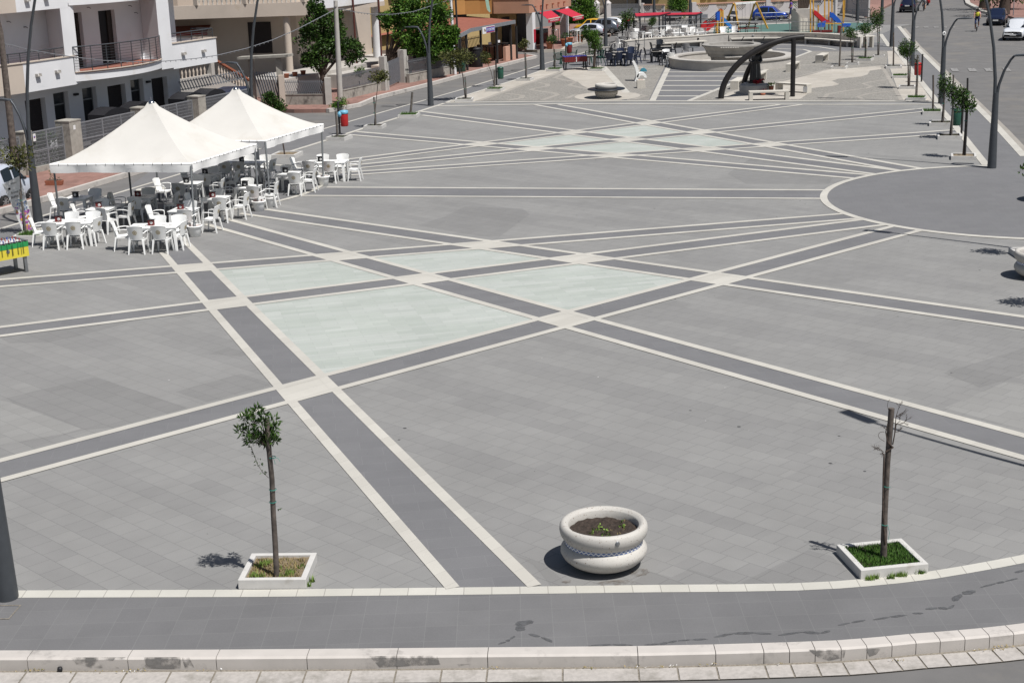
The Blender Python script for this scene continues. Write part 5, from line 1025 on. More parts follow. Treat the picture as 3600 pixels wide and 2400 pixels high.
# --- cream house
cbo = (29.9, 5.0); K1, K2, K3 = (27.2, 10.8), (29.9, 5.0), (38.9, 4.75)
cb = sthing('apartment_house', 'cream rendered house with balustered balcony on round columns behind the dark tree', 'house', *cbo)
N2 = lambda: SM(*cbo)
zb, zt = 4.22, 4.98; inn = lambda P, d: (P[0]+d*.91, P[1]+d*.42)
m = N2(); m.p([K1, K2, K3, (38.9, 16), (29, 22), (24.5, 16.5)], zb, 4.5); m.build('balcony_slab', 'cream_render', cb)
m = N2(); m.p([K1, K2, inn(K2, .2), inn(K1, .2)], 4.5, zt); m.b(30.05, 38.9, 4.78, 4.98, 4.5, zt+.25, 1); m.p([(24.5, 16.5), K1, inn(K1, .2), inn((24.5, 16.5), .2)], 4.5, zt); m.build('parapet', ['cream_render', 'white_render'], cb)
m = N2(); m.p([(29.4, 14.5), (32.0, 7.1), (41, 7.0), (41, 18), (30, 22)], .0, zb); m.p([(30.5, 14.5), (33.0, 8.1), (41, 8.0), (41, 18), (31, 22)], 4.5, 9.5); m.build('wall', 'cream_render', cb)
def lerp2(P, Q, t): return (P[0]+(Q[0]-P[0])*t, P[1]+(Q[1]-P[1])*t)
m = N2(); bal = MB()
prof = [(.05, 0), (.05, .05), (.035, .08), (.065, .22), (.06, .30), (.03, .40), (.035, .52), (.05, .56), (.05, .62)]
for i in range(24):
    q = lerp2(inn(K1, .1), inn(K2, .1), (i+.5)/24)
    if i in (10, 22): continue
    bal.lathe(prof, 7, (q[0]-cbo[0], q[1]-cbo[1], zt), 0)
bal.build('balustrade', 'cement', cb); m = N2(); m.p([K1, K2, inn(K2, .22), inn(K1, .22)], zt+.62, zt+.75)
for t in (0.0, .44, .97): q = lerp2(inn(K1, .1), inn(K2, .1), t); m.p([(q[0]-.14, q[1]-.14), (q[0]+.14, q[1]-.14), (q[0]+.14, q[1]+.14), (q[0]-.14, q[1]+.14)], zt, zt+.63)
m.build('handrail', 'cream_render', cb)
for cc_, x, y, z_ in (('B', 1410, 845, 1.0), ('C', 430, 640, 1.2)):
    q = xy2so(gg(cc_, x, y, z_)); m = MB(); m.lathe([((.29 if cc_ == 'C' else .21), 0), ((.29 if cc_ == 'C' else .21), zb-z_+.3)], 24, (q[0]-cbo[0], q[1]-cbo[1], z_-.3)); m.build('column', 'white_render' if cc_ == 'C' else 'cream_render', cb)
for cc_, x, o_ in (('C', 165, 4.7), ('C', 465, 4.7)):
    s_ = FQ(cc_, x, 500, o_)[0]; m = MB(); m.tube([(s_-cbo[0], o_-cbo[1], .2), (s_-cbo[0], o_-cbo[1], 5.4)], .06, 8); m.build('downpipe', 'downpipe', cb)
m = N2(); m.p([lerp2((29.4, 14.5), (32.0, 7.1), .62), lerp2((29.4, 14.5), (32.0, 7.1), .80), inn(lerp2((29.4, 14.5), (32.0, 7.1), .80), -.04), inn(lerp2((29.4, 14.5), (32.0, 7.1), .62), -.04)], 1.9, 3.75); m.build('window_shutter', 'shutter_dark', cb)
m = N2(); q1_, q2_ = (28.0, 15.2), (28.9, 11.4); m.add([(a-cbo[0], b-cbo[1], z) for a, b, z in ((*q1_, 3.35), (*q2_, 3.35), (q2_[0]+1.9, q2_[1]+.9, 3.8), (q1_[0]+1.9, q1_[1]+.9, 3.8))], [(0, 1, 2, 3)]); m.p([q1_, q2_, inn(q2_, .08), inn(q1_, .08)], 3.15, 3.33, 1); m.build('porch_roof', ['roof_tile', 'red_frame'], cb)
m = N2(); m.b(25.2, 41, 4.0, 7.0, 0, 1.0); m.b(30.0, 34, 3.0, 4.0, 0, .8); m.build('plinth', 'cement', cb)
m = N2(); m.b(33.0, 35.6, 2.2, 2.7, 0, 1.05); m.b(33.3, 36.2, 1.6, 2.1, 0, .72); m.build('garden_wall', 'cream_render', cb)
for k in range(3): m = MB(); m.lathe([(0, 0), (.12, 0), (.16, .22), (.17, .24), (0, .24)], 12, (26.2+k*.9-cbo[0], 4.4-cbo[1], 1.0)); m.build('flower_pot', 'terracotta', cb)
# stair with balusters leading to the cream house
so_ = (17.5, 6.0); stt = sthing('garden_stair', 'concrete stair wall with bulging balusters and a red handrail, between the two houses', 'stair', *so_)
o6 = 6.0; pa, pb, pc, pd = FQ('B', 90, 780, o6), FQ('B', 455, 760, o6), FQ('B', 545, 745, o6), FQ('B', 950, 965, o6)
zA = (pa[1]+pb[1])/2; m = SM(*so_); m.b(pa[0]-6, pb[0]+.3, 6, 6.2, 0, zA-.62)
m.prism([(pb[0]+.3-so_[0], 0), (pd[0]-so_[0], 0), (pd[0]-so_[0], pd[1]-.62), (pb[0]+.3-so_[0], zA-.62)], 0, .2); m.build('stair_wall', 'cement', stt)
m = MB(); n1 = 17
for i in range(n1): m.lathe(prof, 7, (pa[0]-3+(pb[0]-pa[0]+3)*i/n1-so_[0], .1, zA-.62))
n2 = 12
for i in range(1, n2): t = i/n2; s_ = pc[0]+(pd[0]-pc[0])*t; m.lathe(prof, 7, (s_-so_[0], .1, zA-.62+(pd[1]-zA)*t-.02))
m.build('balustrade', 'cream_render', stt); m = MB(); m.bar((pa[0]-6-so_[0], .1, zA+.04), (pb[0]+.1-so_[0], .1, zA+.04), .22, .1); m.box((pb[0]+.25-so_[0], .1, zA-.3), (.3, .3, .8)); m.build('landing_rail', 'cement', stt)
m = MB(); m.bar((pc[0]-so_[0], .1, zA+.06), (pd[0]-so_[0], .1, pd[1]+.06), .24, .1); m.build('handrail', 'terracotta', stt)
# --- fences along the street line
def pillar(label, s, w_, z, m_='cement_rough', o=0.0, num=False):
    t = sthing('gate_pillar', label, 'pillar', s, o, 0, 'concrete pillars of the street fences'); m = MB(); m.box((0, 0, z/2), (w_, w_, z)); m.box((0, 0, z+.02), (w_+.03, w_+.03, .05)); m.build('shaft', m_, t)
    if num: m = MB(); m.box((-w_*.1, -w_/2-.006, z-.25), (.14, .008, .18)); m.build('house_number_plate', 'paper_white', t)
    return t
def grid_panel(label, s0, s1, z0, z1, o=0.0, name='grid_fence', posts=None, cat='fence'):
    t = sthing(name, label, cat, s0, o, 0, 'grey metal grid fence panels'); L = s1-s0; m = MB(); n = int(L/.062)
    for i in range(1, n): m.bar((L*i/n, 0, z0), (L*i/n, 0, z1), .012, .022)
    k = int((z1-z0)/.13)
    for j in range(1, k): m.bar((0, 0, z0+(z1-z0)*j/k), (L, 0, z0+(z1-z0)*j/k), .006, .02)
    m.build('grid', 'grid_grey', t); m = MB()
    for z in (z0, (z0+z1)/2, z1): m.bar((0, 0, z), (L, 0, z), .03, .05)
    for x in (posts or (0, L)): m.bar((x, 0, 0), (x, 0, z1+.02), .055)
    m.build('panel_frame', 'grid_grey', t); return t
def slat_fence(label, P, Q, z0, z1, n, slant, wdt=.055, name='slat_fence', m_='fence_grey', rails=True, basewall=0.0, cat='fence'):
    P, Q = Vector(P), Vector(Q); d = Q-P; L = d.length; a = math.atan2(d.y, d.x); t = thing(name, label, cat, (P.x, P.y, 0), a, 'grey slatted street fences'); m = MB()
    for i in range(n): x = L*(i+.5)/n; m.bar((x+slant/2, 0, z0), (x-slant/2, 0, z1), .015, wdt)
    m.build('slats', m_, t)
    if rails: m = MB(); [m.bar((0, .03, z0+(z1-z0)*k), (L, .03, z0+(z1-z0)*k), .035, .035) for k in (.12, .85)]; m.build('rails', m_, t)
    if basewall: m = MB(); m.box((L/2, .06, basewall/2), (L, .2, basewall)); m.box((L/2, .06, basewall+.02), (L, .25, .04)); m.build('base_wall', 'cement_rough', t)
    return t
pillar('concrete pillar at the far left edge of the grid gates', -3.5, .5, 1.75); pillar('concrete pillar left of the double grid gate', -.45, .45, 1.7)
pillar('wide concrete pillar with a small white number plate, right of the grid gate', 2.25, .72, 1.8, num=True); pillar('rough concrete pillar behind the first tent peak', 7.0, .55, 1.75); pillar('rough pale concrete pillar between the two tent peaks', 11.3, .6, 1.75)
grid_panel('small grid gate left of the lamp post', -3.2, -.75, .1, 1.55, name='grid_gate', cat='gate'); gt_ = grid_panel('double grid gate carrying a no parking sign', -.15, 1.85, .1, 1.62, name='grid_gate', posts=(0, 1.0, 2.0), cat='gate')
m = MB(); m.box((0, -.05, 0), (.16, .01, .3)); sg = m.build('no_parking_sign', 'paper_white', gt_); sg.location = (.22, -.03, 1.42); m = MB(); m.lathe([(0, .006), (.045, .006), (.05, 0)], 14); m.lathe([(.03, .007), (.045, .008)], 14, mi=1); b = m.build('sign_symbol', ['print_blue', 'red_plastic'], sg); b.location = (0, -.056, .02); b.rotation_euler = (R(90), 0, 0)
grid_panel('grid fence right of the wide numbered pillar', 2.75, 6.6, .25, 1.62, posts=(0, 1.65, 2.9, 3.85)); grid_panel('grid fence panel just right of the first tent peak', 7.5, 10.9, .25, 1.62, posts=(0, 1.3, 2.2, 3.4)); grid_panel('grid fence behind the second tent', 11.7, FQ('B', 950, 1060, 0)[0], .25, 1.62, posts=(0, 2.5))
m = MB(); LWL = FQ('B', 950, 1060, 0)[0]+4; m.box((LWL/2-4, 0, .12), (LWL, .25, .24)); lw = m.build('low_wall', 'cement_rough'); lw.location = (*so2xy(0, 0.02), 0); lw.rotation_euler = (0, 0, RZF); tag(lw, 'low concrete kerb wall carrying the grey grid fence', 'wall')
hedge_rng = np.random.default_rng(5)
for s0, s1, lab in ((.0, 1.9, 'dark ivy filling the double grid gate'), (-3.1, -.9, 'dark ivy behind the small grid gate')):
    c = MB(); leaves(c, [(so2xy(s0+(s1-s0)*hedge_rng.random(), .3)+(hedge_rng.uniform(.15, 1.4),)) for _ in range(90)], 26, .09, .2, hedge_rng, 2); single('ivy_screen', c, 'leaf_dark', lab, 'hedge')['kind'] = 'stuff'
# courtyard fence, dark mower covers
for i, (s0, s1, o_, z_, lab) in enumerate(((6.2, 8.0, 1.3, 1.75, 'left pair of dark arched covers behind the grid fence'), (8.3, 10.1, 1.3, 1.75, 'second dark arched cover behind the grid fence'), (12.1, 13.8, 1.3, 1.75, 'dark arched cover below the right hand shutters'), (13.95, 15.6, 1.3, 1.72, 'last dark arched cover at the house corner'))):
    t = sthing('courtyard_cover', lab, 'cover', s0, o_, 0, 'dark arched covers in the courtyard'); m = MB(); L = s1-s0; m.prism([(0, 0), (L, 0), (L, z_-.25), (L*.8, z_-.1), (L*.5, z_), (L*.2, z_-.1), (0, z_-.25)], 0, .9); m.build('cover', 'mid_dark', t) if 'mid_dark' in MATS else m.build('cover', 'black_metal', t)
sA_, zA_ = FQ('B', 110, 1045, 3.4); sB_ = FQ('B', 880, 1040, 3.4)[0]; slat_fence('slanted grey slat screen below the stair, between the houses', (*so2xy(sA_, 3.4), 0), (*so2xy(sB_, 3.4), 0), zA_-.15, FQ('B', 110, 935, 3.4)[1]-.1, 24, .28, .07, m_='grid_grey')
m = MB(); m.box((0, 0, .6), (5.0, 1.6, 1.2)); single('tarpaulin_heap', m, 'navy_plastic', 'dark blue covered heap behind the fence under the slanted slats', 'cover', (*so2xy(18, 3.2), 0), RZF+.3, bevel=.2)
# gate of the cream house
gA, gB, gC, gD = gg('B', 985, 1235), gg('B', 1330, 1245), gg('B', 1850, 1240), gg('C', 20, 1182)
t = thing('gate_canopy', 'concrete lintel on two posts above the slanted slat gate', 'gate canopy', (gA[0], gA[1], 0)); dx, dy = gB[0]-gA[0], gB[1]-gA[1]
m = MB(); m.bar((-.6, .1, 2.50), (dx+.55, dy+.2, 2.62), .75, .13); m.build('lintel', 'cement_rough', t)
for k in (-.02, .93): m = MB(); m.box((dx*k, dy*k+.25, 1.22), (.3, .3, 2.44)); m.build('post', 'cement_rough', t)
slat_fence('grey gate of broad slanted slats under the concrete lintel', (gA[0]+.22, gA[1], 0), (gB[0]-.15, gB[1], 0), .15, 1.75, 9, .45, .1, 'slat_gate', cat='gate')
m = MB(); m.box((0, 0, .8), (.3, .3, 1.6)); single('gate_post', m, 'cream_render', 'cream post right of the slanted slat gate', 'pillar', (gB[0], gB[1], 0), .1)
slat_fence('slanted slat fence on a cream wall left of the tall pale pole', (gB[0]+.15, gB[1], 0), (gC[0]-.1, gC[1], 0), .6, 1.32, 20, .22, .055, basewall=.55)
m = MB(); m.box((0, 0, .72), (.34, .34, 1.44)); single('gate_post', m, 'cement', 'concrete post beside the tall pale pole', 'pillar', (gC[0]+.1, gC[1], 0), .1)
f1, f2, f3, f4, f5, f6 = gg('C', 20, 1182), gg('C', 490, 1072), gg('C', 540, 1062), gg('C', 700, 985), gg('C', 800, 985), gg('C', 1330, 872)
slat_fence('close slatted street fence right of the tall pale pole', f1, f2, .52, 1.38, 46, .10, .035, basewall=.5); slat_fence('slatted driveway gate between two tall concrete pillars', f3, f4, .15, 1.55, 22, .05, .035, 'slat_gate', cat='gate'); slat_fence('slatted street fence in front of the big green tree', f5, f6, .52, 1.38, 52, .12, .035, basewall=.5)
for lab, p, h_, w_ in (('tall concrete pillar left of the driveway gate', gg('C', 510, 1075), 1.95, .34), ('tallest concrete pillar right of the driveway gate', gg('C', 735, 980), 1.95, .40)): m = MB(); m.box((0, 0, h_/2), (w_, w_, h_)); m.box((w_*.6, -w_*.2, h_*.4), (w_*.6, w_*.6, h_*.8)); single('gate_pillar', m, 'cement', lab, 'pillar', (p[0], p[1], 0), RZF)
# --- poles and cable
def pole(label, base, h, r0, r1, m_, lean=(0, 0), cat='utility pole'):
    m = MB(); m.tube([(0, 0, -.1), (lean[0], lean[1], h)], [r0, r1], 12); m.box((lean[0], lean[1]-.1, h-.25), (.12, .1, .12)); return single('utility_pole', m, m_, label, cat, base)
pb_ = gg('B', 2005, 1212); zpb = hh('B', 1950, 10, pb_); pole('tall pale square pole beside the cream house fence', pb_, zpb, .16, .11, 'cement', (atp('B', 1948, 10, pb_).x, 0))
pc_ = gg('C', 1345, 885); pole('white pole in front of the big green tree', pc_, 6.5, .10, .07, 'white_render', (-.12, 0))
m = MB(); m.tube([(0, 0, 0), (-.1, 0, 6.5)], .06, 8); single('dark_pole', m, 'dark_iron', 'thin dark pole just right of the white pole', 'utility pole', (pc_[0]+.28, pc_[1]+.15, 0))
pa_ = (*so2xy(-1.2, -.35), 0); ta = atp('A', 5, 380, pa_); m = MB(); zz0 = atp('G', 125, 480, pa_); m.tube([(zz0.x, 0, 0), (ta.x, 0, ta.z), (ta.x-.25, 0, ta.z+1.6)], [.15, .11, .10], 12); single('utility_pole', m, 'wood_stake', 'dark weathered pole at the far left edge', 'utility pole', pa_)
m = MB()
def wpt(c_, x, y, Y): X, Yp = kx(c_, x, y); r = ray(X, Yp); t = Y/r[1]; return Vector((t*r[0], Y, CAMH+t*r[2]))
cab = [('A', 30, 505), ('A', 70, 530), ('A', 130, 535), ('A', 300, 582), ('A', 600, 635), ('A', 900, 680), ('A', 1200, 715), ('A', 1500, 732), ('A', 1900, 728), ('B', 0, 718), ('B', 300, 692), ('B', 550, 655), ('B', 900, 572), ('B', 1200, 475), ('B', 1500, 345), ('B', 1820, 180), ('B', 1890, 142), ('B', 1930, 120)]
yA, yB = pa_[1], pb_[1]; xs = [kx(c_, x, y)[0] for c_, x, y in cab]; cp = [wpt(c_, x, y, 1/((1/yA)+(1/yB-1/yA)*(X-xs[0])/(xs[-1]-xs[0]))) for (c_, x, y), X in zip(cab, xs)]
def light_chain(label, cp):
    m = MB(); m.tube([tuple(p) for p in cp], .018, 6); nn = MB()
    for i in range(len(cp)-1):
        k = max(2, int((cp[i+1]-cp[i]).length/.35))
        for j in range(k): q = cp[i].lerp(cp[i+1], j/k); m.tube([q, q+Vector((0, 0, -.07))], .016, 5)
    return single('light_string', m, 'grid_grey', label, 'light string')
light_chain('sagging festoon cable from the left pole to the pale square pole', cp)
cab2 = [('B', 1975, 110), ('B', 2030, 108), ('C', 60, 122), ('C', 200, 150), ('C', 380, 170), ('C', 600, 172), ('C', 850, 140), ('C', 1050, 75), ('C', 1250, 10), ('C', 1310, -10)]
yA, yB = pb_[1], pc_[1]; xs = [kx(c_, x, y)[0] for c_, x, y in cab2]; cp = [wpt(c_, x, y, 1/((1/yA)+(1/yB-1/yA)*(X-xs[0])/(xs[-1]-xs[0]))) for (c_, x, y), X in zip(cab2, xs)]; light_chain('festoon cable from the pale square pole across the green tree', cp)
# --- trees and shrubs behind the fences
def big_tree(label, base, trunk_h, blobs, n, ls, lm, seed, tr=.16, fork=None, spread=.29):
    rng = np.random.default_rng(seed); o = thing('garden_tree', label, 'tree', base); m = MB(); m.tube([(0, 0, -.1), (.03, 0, trunk_h*.5), (0, 0, trunk_h)], [tr*1.2, tr, tr*.8], 9)
    for (x, y, z, rx, ry, rz_) in blobs: m.tube([(0, 0, trunk_h*.7), (x*.5, y*.5, (trunk_h+z)/2), (x, y, z)], [tr*.6, tr*.4, tr*.12], 6)
    m.build('trunk', 'bark', o); c = MB()
    for (x, y, z, rx, ry, rz_) in blobs:
        nb = 22; cs = blob_centers(rng, nb, (x, y, z), (rx, ry, rz_), .45); leaves(c, cs, n//nb, ls, (rx*spread, ry*spread, rz_*spread), rng, 2.1, up=.15)
    c.build('crown', lm, o); return o
tb = gg('B', 1790, 925, .9); tb = (tb[0], tb[1], 0)
def bl(c_, x, y, rx, rz_, base, dy=0.0, ry=None): v_ = atp(c_, x, y, base); return (v_.x, dy, v_.z, rx, ry or rx*.9, rz_)
big_tree('dark twin crowned tree in front of the cream house, left of the pale pole', tb, 1.4, [bl('B', 1740, 90, .62, .75, tb), bl('B', 1690, 300, .85, .8, tb), bl('B', 1930, 300, .95, .85, tb, .3), bl('B', 1700, 520, 1.0, .9, tb), bl('B', 1990, 480, 1.1, .9, tb, .3), bl('B', 1800, 660, 1.1, .75, tb), bl('B', 2130, 600, .8, .7, tb, .4), bl('B', 1640, 720, .5, .4, tb)], 1500, .17, 'leaf_dark', 51, .16)
tb2 = gg('C', 960, 700, 0); tb2 = (*so2xy(34.8, 2.6), 0)
big_tree('big leafy green tree behind the slatted fence and the white pole', tb2, 1.5, [bl('C', 800, 80, 1.0, .9, tb2), bl('C', 1050, 60, 1.0, .9, tb2, .4), bl('C', 700, 180, .95, .8, tb2), bl('C', 960, 250, 1.3, 1.0, tb2), bl('C', 1180, 250, 1.0, .9, tb2, .4), bl('C', 780, 400, 1.1, 1.0, tb2), bl('C', 1050, 450, 1.3, 1.0, tb2), bl('C', 1230, 480, .8, .9, tb2), bl('C', 820, 590, 1.1, .8, tb2), bl('C', 1080, 620, 1.2, .7, tb2), bl('C', 560, 240, .6, .5, tb2), bl('C', 1310, 420, .5, .6, tb2)], 1500, .19, 'leaf_bright', 52, .18)
def shrub(label, base, blobs, n, ls, lm, seed):
    rng = np.random.default_rng(seed); c = MB()
    for (x, y, z, rx, ry, rz_) in blobs: leaves(c, blob_centers(rng, 16, (x, y, z), (rx*.8, ry*.8, rz_*.8), .2), n//16, ls, (rx*.4, ry*.4, rz_*.4), rng, 2.4, up=.4)
    m_ = thing('shrub', label, 'shrub', base); c.build('foliage', lm, m_); q = MB(); q.tube([(0, 0, 0), (0, 0, .5)], .03, 6); q.build('stem', 'bark', m_)
sb = gg('B', 1220, 1345); shrub('dense dark green bush on the road edge behind the second tent', sb, [(0, 0, .5, .55, .5, .5), (-.2, 0, .8, .35, .35, .4), (.3, 0, .35, .45, .4, .35)], 700, .13, 'leaf_dark', 61)
sb = gg('B', 2020, 1275); shrub('low bright green bush at the foot of the tall pale pole', sb, [(0, 0, .25, .55, .4, .28), (-.3, 0, .15, .4, .3, .2)], 500, .09, 'leaf_bright', 62)
sb = (*so2xy(29.5, 1.6), 0); shrub('small grey green bush behind the close slatted fence', sb, [(0, 0, .95, .4, .4, .45)], 400, .12, 'leaf_bright', 63)
# ================================================================ FOUNTAIN COURT
mat('fountain_cement', (.34, .325, .30), .85, var=.12, scale=3, dirt=(.20, .185, .17), dscale=2.2, dth=.55); mat('bench_stone', (.60, .565, .50), .7, var=.05, scale=3)
mat('bronze_black', (.018, .018, .020), .45, spec=.5); mat('arch_black', (.014, .012, .012), .5, var=.3, scale=2, spec=.4); mat('skin_tan', (.36, .20, .13), .6); mat('flower_red', (.45, .015, .03), .6)
fc = (14.3, 95.35)
fo = thing('fountain', 'big dry concrete fountain with a wide ring basin and a raised bowl', 'fountain', (*fc, 0))
m = MB(); m.lathe([(3.85, 0), (3.85, .52), (3.92, .53), (3.92, .62), (3.35, .62), (3.35, .53), (3.4, .52), (3.4, .1)], 96, smooth=False); m.build('ring_basin', 'cement', fo)
m = MB(); m.lathe([(3.4, .12), (0, .12)], 64); m.build('basin_floor', 'cement', fo)
m = MB(); m.lathe([(1.22, .1), (1.28, .55), (1.45, .62), (1.45, .78), (1.55, .80), (1.6, .92), (1.62, 1.02), (1.78, 1.22), (1.82, 1.25), (1.82, 1.33), (1.42, 1.33), (1.40, 1.2), (1.30, .95), (0, .92)], 72, smooth=False); m.build('raised_bowl', 'fountain_cement', fo)
m = MB()
for i in range(8): a = R(-118+i*4.6); m.lathe([(0, .03), (.06, .02), (.07, -.02), (0, -.04)], 8, (1.82*math.cos(a), 1.82*math.sin(a), 1.24))
m.build('spout_row', 'cement', fo); m = MB(); m.box((.3, -1.5, .66), (1.9, .5, .05), R(5)); m.build('overflow_slab', 'cement', fo)
for a, b in ((('E', 628, 635), ('E', 635, 490)), (('E', 778, 615), ('E', 846, 505)), (('E', 1100, 560), ('E', 1132, 503))):
    p0 = gg(*a, 1.0); q0 = atp(*b, p0); m = MB(); m.tube([(p0[0]-fc[0], p0[1]-fc[1], 1.0), (p0[0]-fc[0]+q0.x, p0[1]-fc[1], 1.0+q0.z)], .03, 6); m.build('nozzle_rod', 'black_metal', fo)
m = MB(); m.lathe([(0, 0), (.14, 0), (.2, .4), (.17, .42), (0, .40)], 14); p_ = gg('E', 1195, 770, .15); single('plant_pot', m, 'bench_stone', 'pale pot standing inside the fountain ring at the right', 'plant pot', (p_[0], p_[1], .12))
# curved retaining wall with bench
cen = Vector((16.9, 98.0))
t = thing('retaining_wall', 'long curved concrete wall holding the terrace behind the fountain', 'wall', (0, 0, 0)); off = lambda d: [p+(cen-p).normalized()*d for p in ringS]
m = MB()
def wallstrip(m, P, w_, z0, z1): m.strip(P, w_, z1, h=z1-z0)
wallstrip(m, off(.12), .24, 0, .70); m.build('wall', 'cement', t); m = MB(); wallstrip(m, off(.10), .34, .70, .76); m.build('coping', 'bench_stone', t)
nS = len(ringS); bs = off(.60)
for a, b in ((6, int(nS*.42)), (int(nS*.50), nS-1)):
    m = MB(); wallstrip(m, bs[a:b], .52, .34, .42); m.build('bench_slab', 'bench_stone', t); m = MB(); wallstrip(m, off(.40)[a:b], .12, 0, .34); m.build('bench_back', 'cement', t)
    for k in range(a, b, 3): m = MB(); m.box((bs[k].x, bs[k].y, .17), (.12, .45, .34), math.atan2((cen-bs[k]).y, (cen-bs[k]).x)+R(90)); m.build('bench_support', 'cement', t)
for c_, x, y in (('D', 2330, 545), ('E', 170, 545), ('E', 1015, 508), ('E', 1895, 508)):
    p = gg(c_, x, y, .5); k = min(range(nS), key=lambda i: abs(proj((*ringS[i], .5))[0]-kx(c_, x, y)[0])); q = off(.25)[k]; m = MB(); m.lathe([(0, .02), (.07, .02), (.08, 0)], 12); b = m.build('wall_light', 'galvanised', t); b.location = (q.x, q.y-.01, .52); b.rotation_euler = (R(90), 0, 0)
e0 = gg('F', 345, 608); m = MB()
for k in range(3): m.box((-.5+.45*k, .1*k, .38), (.10, .6, .76), R(8)); 
m.box((0, .3, .74), (1.3, .6, .06), R(8)); single('concrete_fins', m, 'bench_stone', 'pale concrete block with upright fins at the right end of the curved wall', 'wall block', (e0[0], e0[1], 0))
def rail(label, P, z, h_=.92, rows=3, m_='galvanised', grp='metal railings of the terrace'):
    t = thing('metal_railing', label, 'railing', (P[0][0], P[0][1], z), 0, grp); L = [(p[0]-P[0][0], p[1]-P[0][1]) for p in P]; m = MB()
    for i in range(rows): m.tube([(x, y, h_*(i+1)/rows) for x, y in L], .03 if i == rows-1 else .014, 6)
    m.build('rails', m_, t); m = MB()
    for x, y in L: m.bar((x, y, 0), (x, y, h_), .04)
    m.build('posts', 'post_grey', t)
bk2 = off(-.25); rail('long metal railing on top of the curved wall behind the cafe chairs', [tuple(p) for p in bk2[6:25:3]], .6); rail('metal railing on the terrace in front of the swings', [tuple(gg('Q', x, y, TZ)[:2]) for x, y in ((230, 700), (570, 690), (900, 685))], TZ, .85)
rail('bright metal railing behind the swings, before the blue car', [tuple(gg('Q', x, y, TZ)[:2]) for x, y in ((1200, 520), (1420, 515), (1640, 505), (1900, 495))], TZ, .95); rail('low metal railing in front of the tall curved planter wall', [tuple(gg('R', x, y, TZ)[:2]) for x, y in ((150, 690), (490, 690), (800, 700), (1080, 700))], TZ, .85)
rail('metal railing round the right end of the playground', [tuple(gg('R', x, y, TZ)[:2]) for x, y in ((1230, 700), (1540, 720), (1760, 700), (1960, 560))], TZ, .9); rail('thin railing before the white end wall of the lattice', [tuple(gg('R', x, y)[:2]) for x, y in ((1130, 375), (1450, 395), (1820, 400))], 0, .8); rail('short stair railing at the left end of the curved wall', [tuple(gg('6', x, y)[:2]) for x, y in ((750, 690), (970, 700), (1090, 695))], 0, 1.3)
# arch sculpture with saint statue
ft1, ft2, pst = Vector((11.17, 77.85, 0)), Vector((12.75, 80.6, 0)), Vector((14.85, 77.8, 0))
ao = thing('arch_canopy', 'black curved arch canopy on two legs and one post over the statue', 'sculpture', tuple(pst)); m1, m2 = MB(), MB(); Tt = pst+Vector((.55, .1, 0)); A1, A2 = [], []
for i in range(25):
    t_ = i/24*math.pi/2; hx = (1-math.cos(t_))**.92; z = 2.98*math.sin(t_)**.95
    A1.append(ft1.lerp(Tt, hx)-pst+Vector((0, 0, z))); A2.append(ft2.lerp(Tt+Vector((-.1, .55, 0)), hx)-pst+Vector((0, 0, z*.985)))
m1.tube(A1, [.135]*25, 12, flat=1.15); m1.build('front_leg', 'arch_black', ao); m2.tube(A2, [.13]*25, 12, flat=1.1); m2.build('rear_leg', 'arch_black', ao)
m = MB(); vs = []
for i in range(11, 25):
    for k in range(5): vs.append(A1[i].lerp(A2[i], k/4)+Vector((0, 0, .10-.12*math.sin(math.pi*k/4)*0)))
n = 14; m.add(vs, [(i*5+k, i*5+k+1, (i+1)*5+k+1, (i+1)*5+k) for i in range(n-1) for k in range(4)], 0, True); m.add([v_-Vector((0, 0, .07)) for v_ in vs], [(i*5+k+1, i*5+k, (i+1)*5+k, (i+1)*5+k+1) for i in range(n-1) for k in range(4)], 0, True); m.build('canopy_shell', 'arch_black', ao)
m = MB(); m.tube([(0, 0, 0), (0, 0, 2.95)], .125, 16); m.build('post', 'arch_black', ao)
pc2 = gg('E', 1000, 1300); pdn = thing('statue_pedestal', 'round pale stone pedestal with a square slab under the arch', 'pedestal', (pc2[0], pc2[1]+.35, 0)); m = MB(); m.lathe([(.78, 0), (.78, .46), (.72, .5), (0, .5)], 36); m.build('drum', 'cement', pdn); m = MB(); m.box((0, 0, .53), (1.0, .8, .06)); m.build('slab', 'bench_stone', pdn)
sb_ = (pc2[0]+.05, pc2[1]+.35, .56); stt2 = thing('saint_statue', 'dark bronze statue of a robed bearded man standing under the arch', 'statue', sb_)
m = MB(); prof = [(0, .10), (.30, .10), (.31, .16), (.27, .45), (.235, .8), (.215, 1.05), (.235, 1.2), (.25, 1.33), (.235, 1.42), (.15, 1.49), (.085, 1.53), (.075, 1.57), (.095, 1.61), (.115, 1.68), (.112, 1.76), (.08, 1.83), (0, 1.85)]
m.lathe(prof, 20, sy=.78)
for s_ in (-1, 1): m.tube([(s_*.22, 0, 1.38), (s_*.29, -.05, 1.15), (s_*.17, -.24, 1.08), (s_*.05, -.30, 1.16)], [.085, .085, .07, .04], 8)
for k in range(8): a = k*.7; m.tube([(.22*math.cos(a), .17*math.sin(a), 1.0), (.29*math.cos(a), .23*math.sin(a), .14)], [.018, .035], 5)
m.tube([(0, -.09, 1.63), (0, -.13, 1.56)], [.05, .02], 6); m.build('figure', 'bronze_black', stt2); m = MB(); m.box((0, 0, .05), (.78, .56, .10)); m.build('plinth', 'bronze_black', stt2); m = MB(); m.tube([(.02, -.24, 1.0), (.03, -.27, .3)], .012, 5); m.build('rosary', 'galvanised', stt2)
m = MB(); m.lathe([(0, 1.62), (.09, 1.64), (.10, 1.70), (.08, 1.77), (0, 1.80)], 12, (0, -.035, 0), sy=.9); m.build('face', 'skin_tan', stt2)
rng = np.random.default_rng(9)
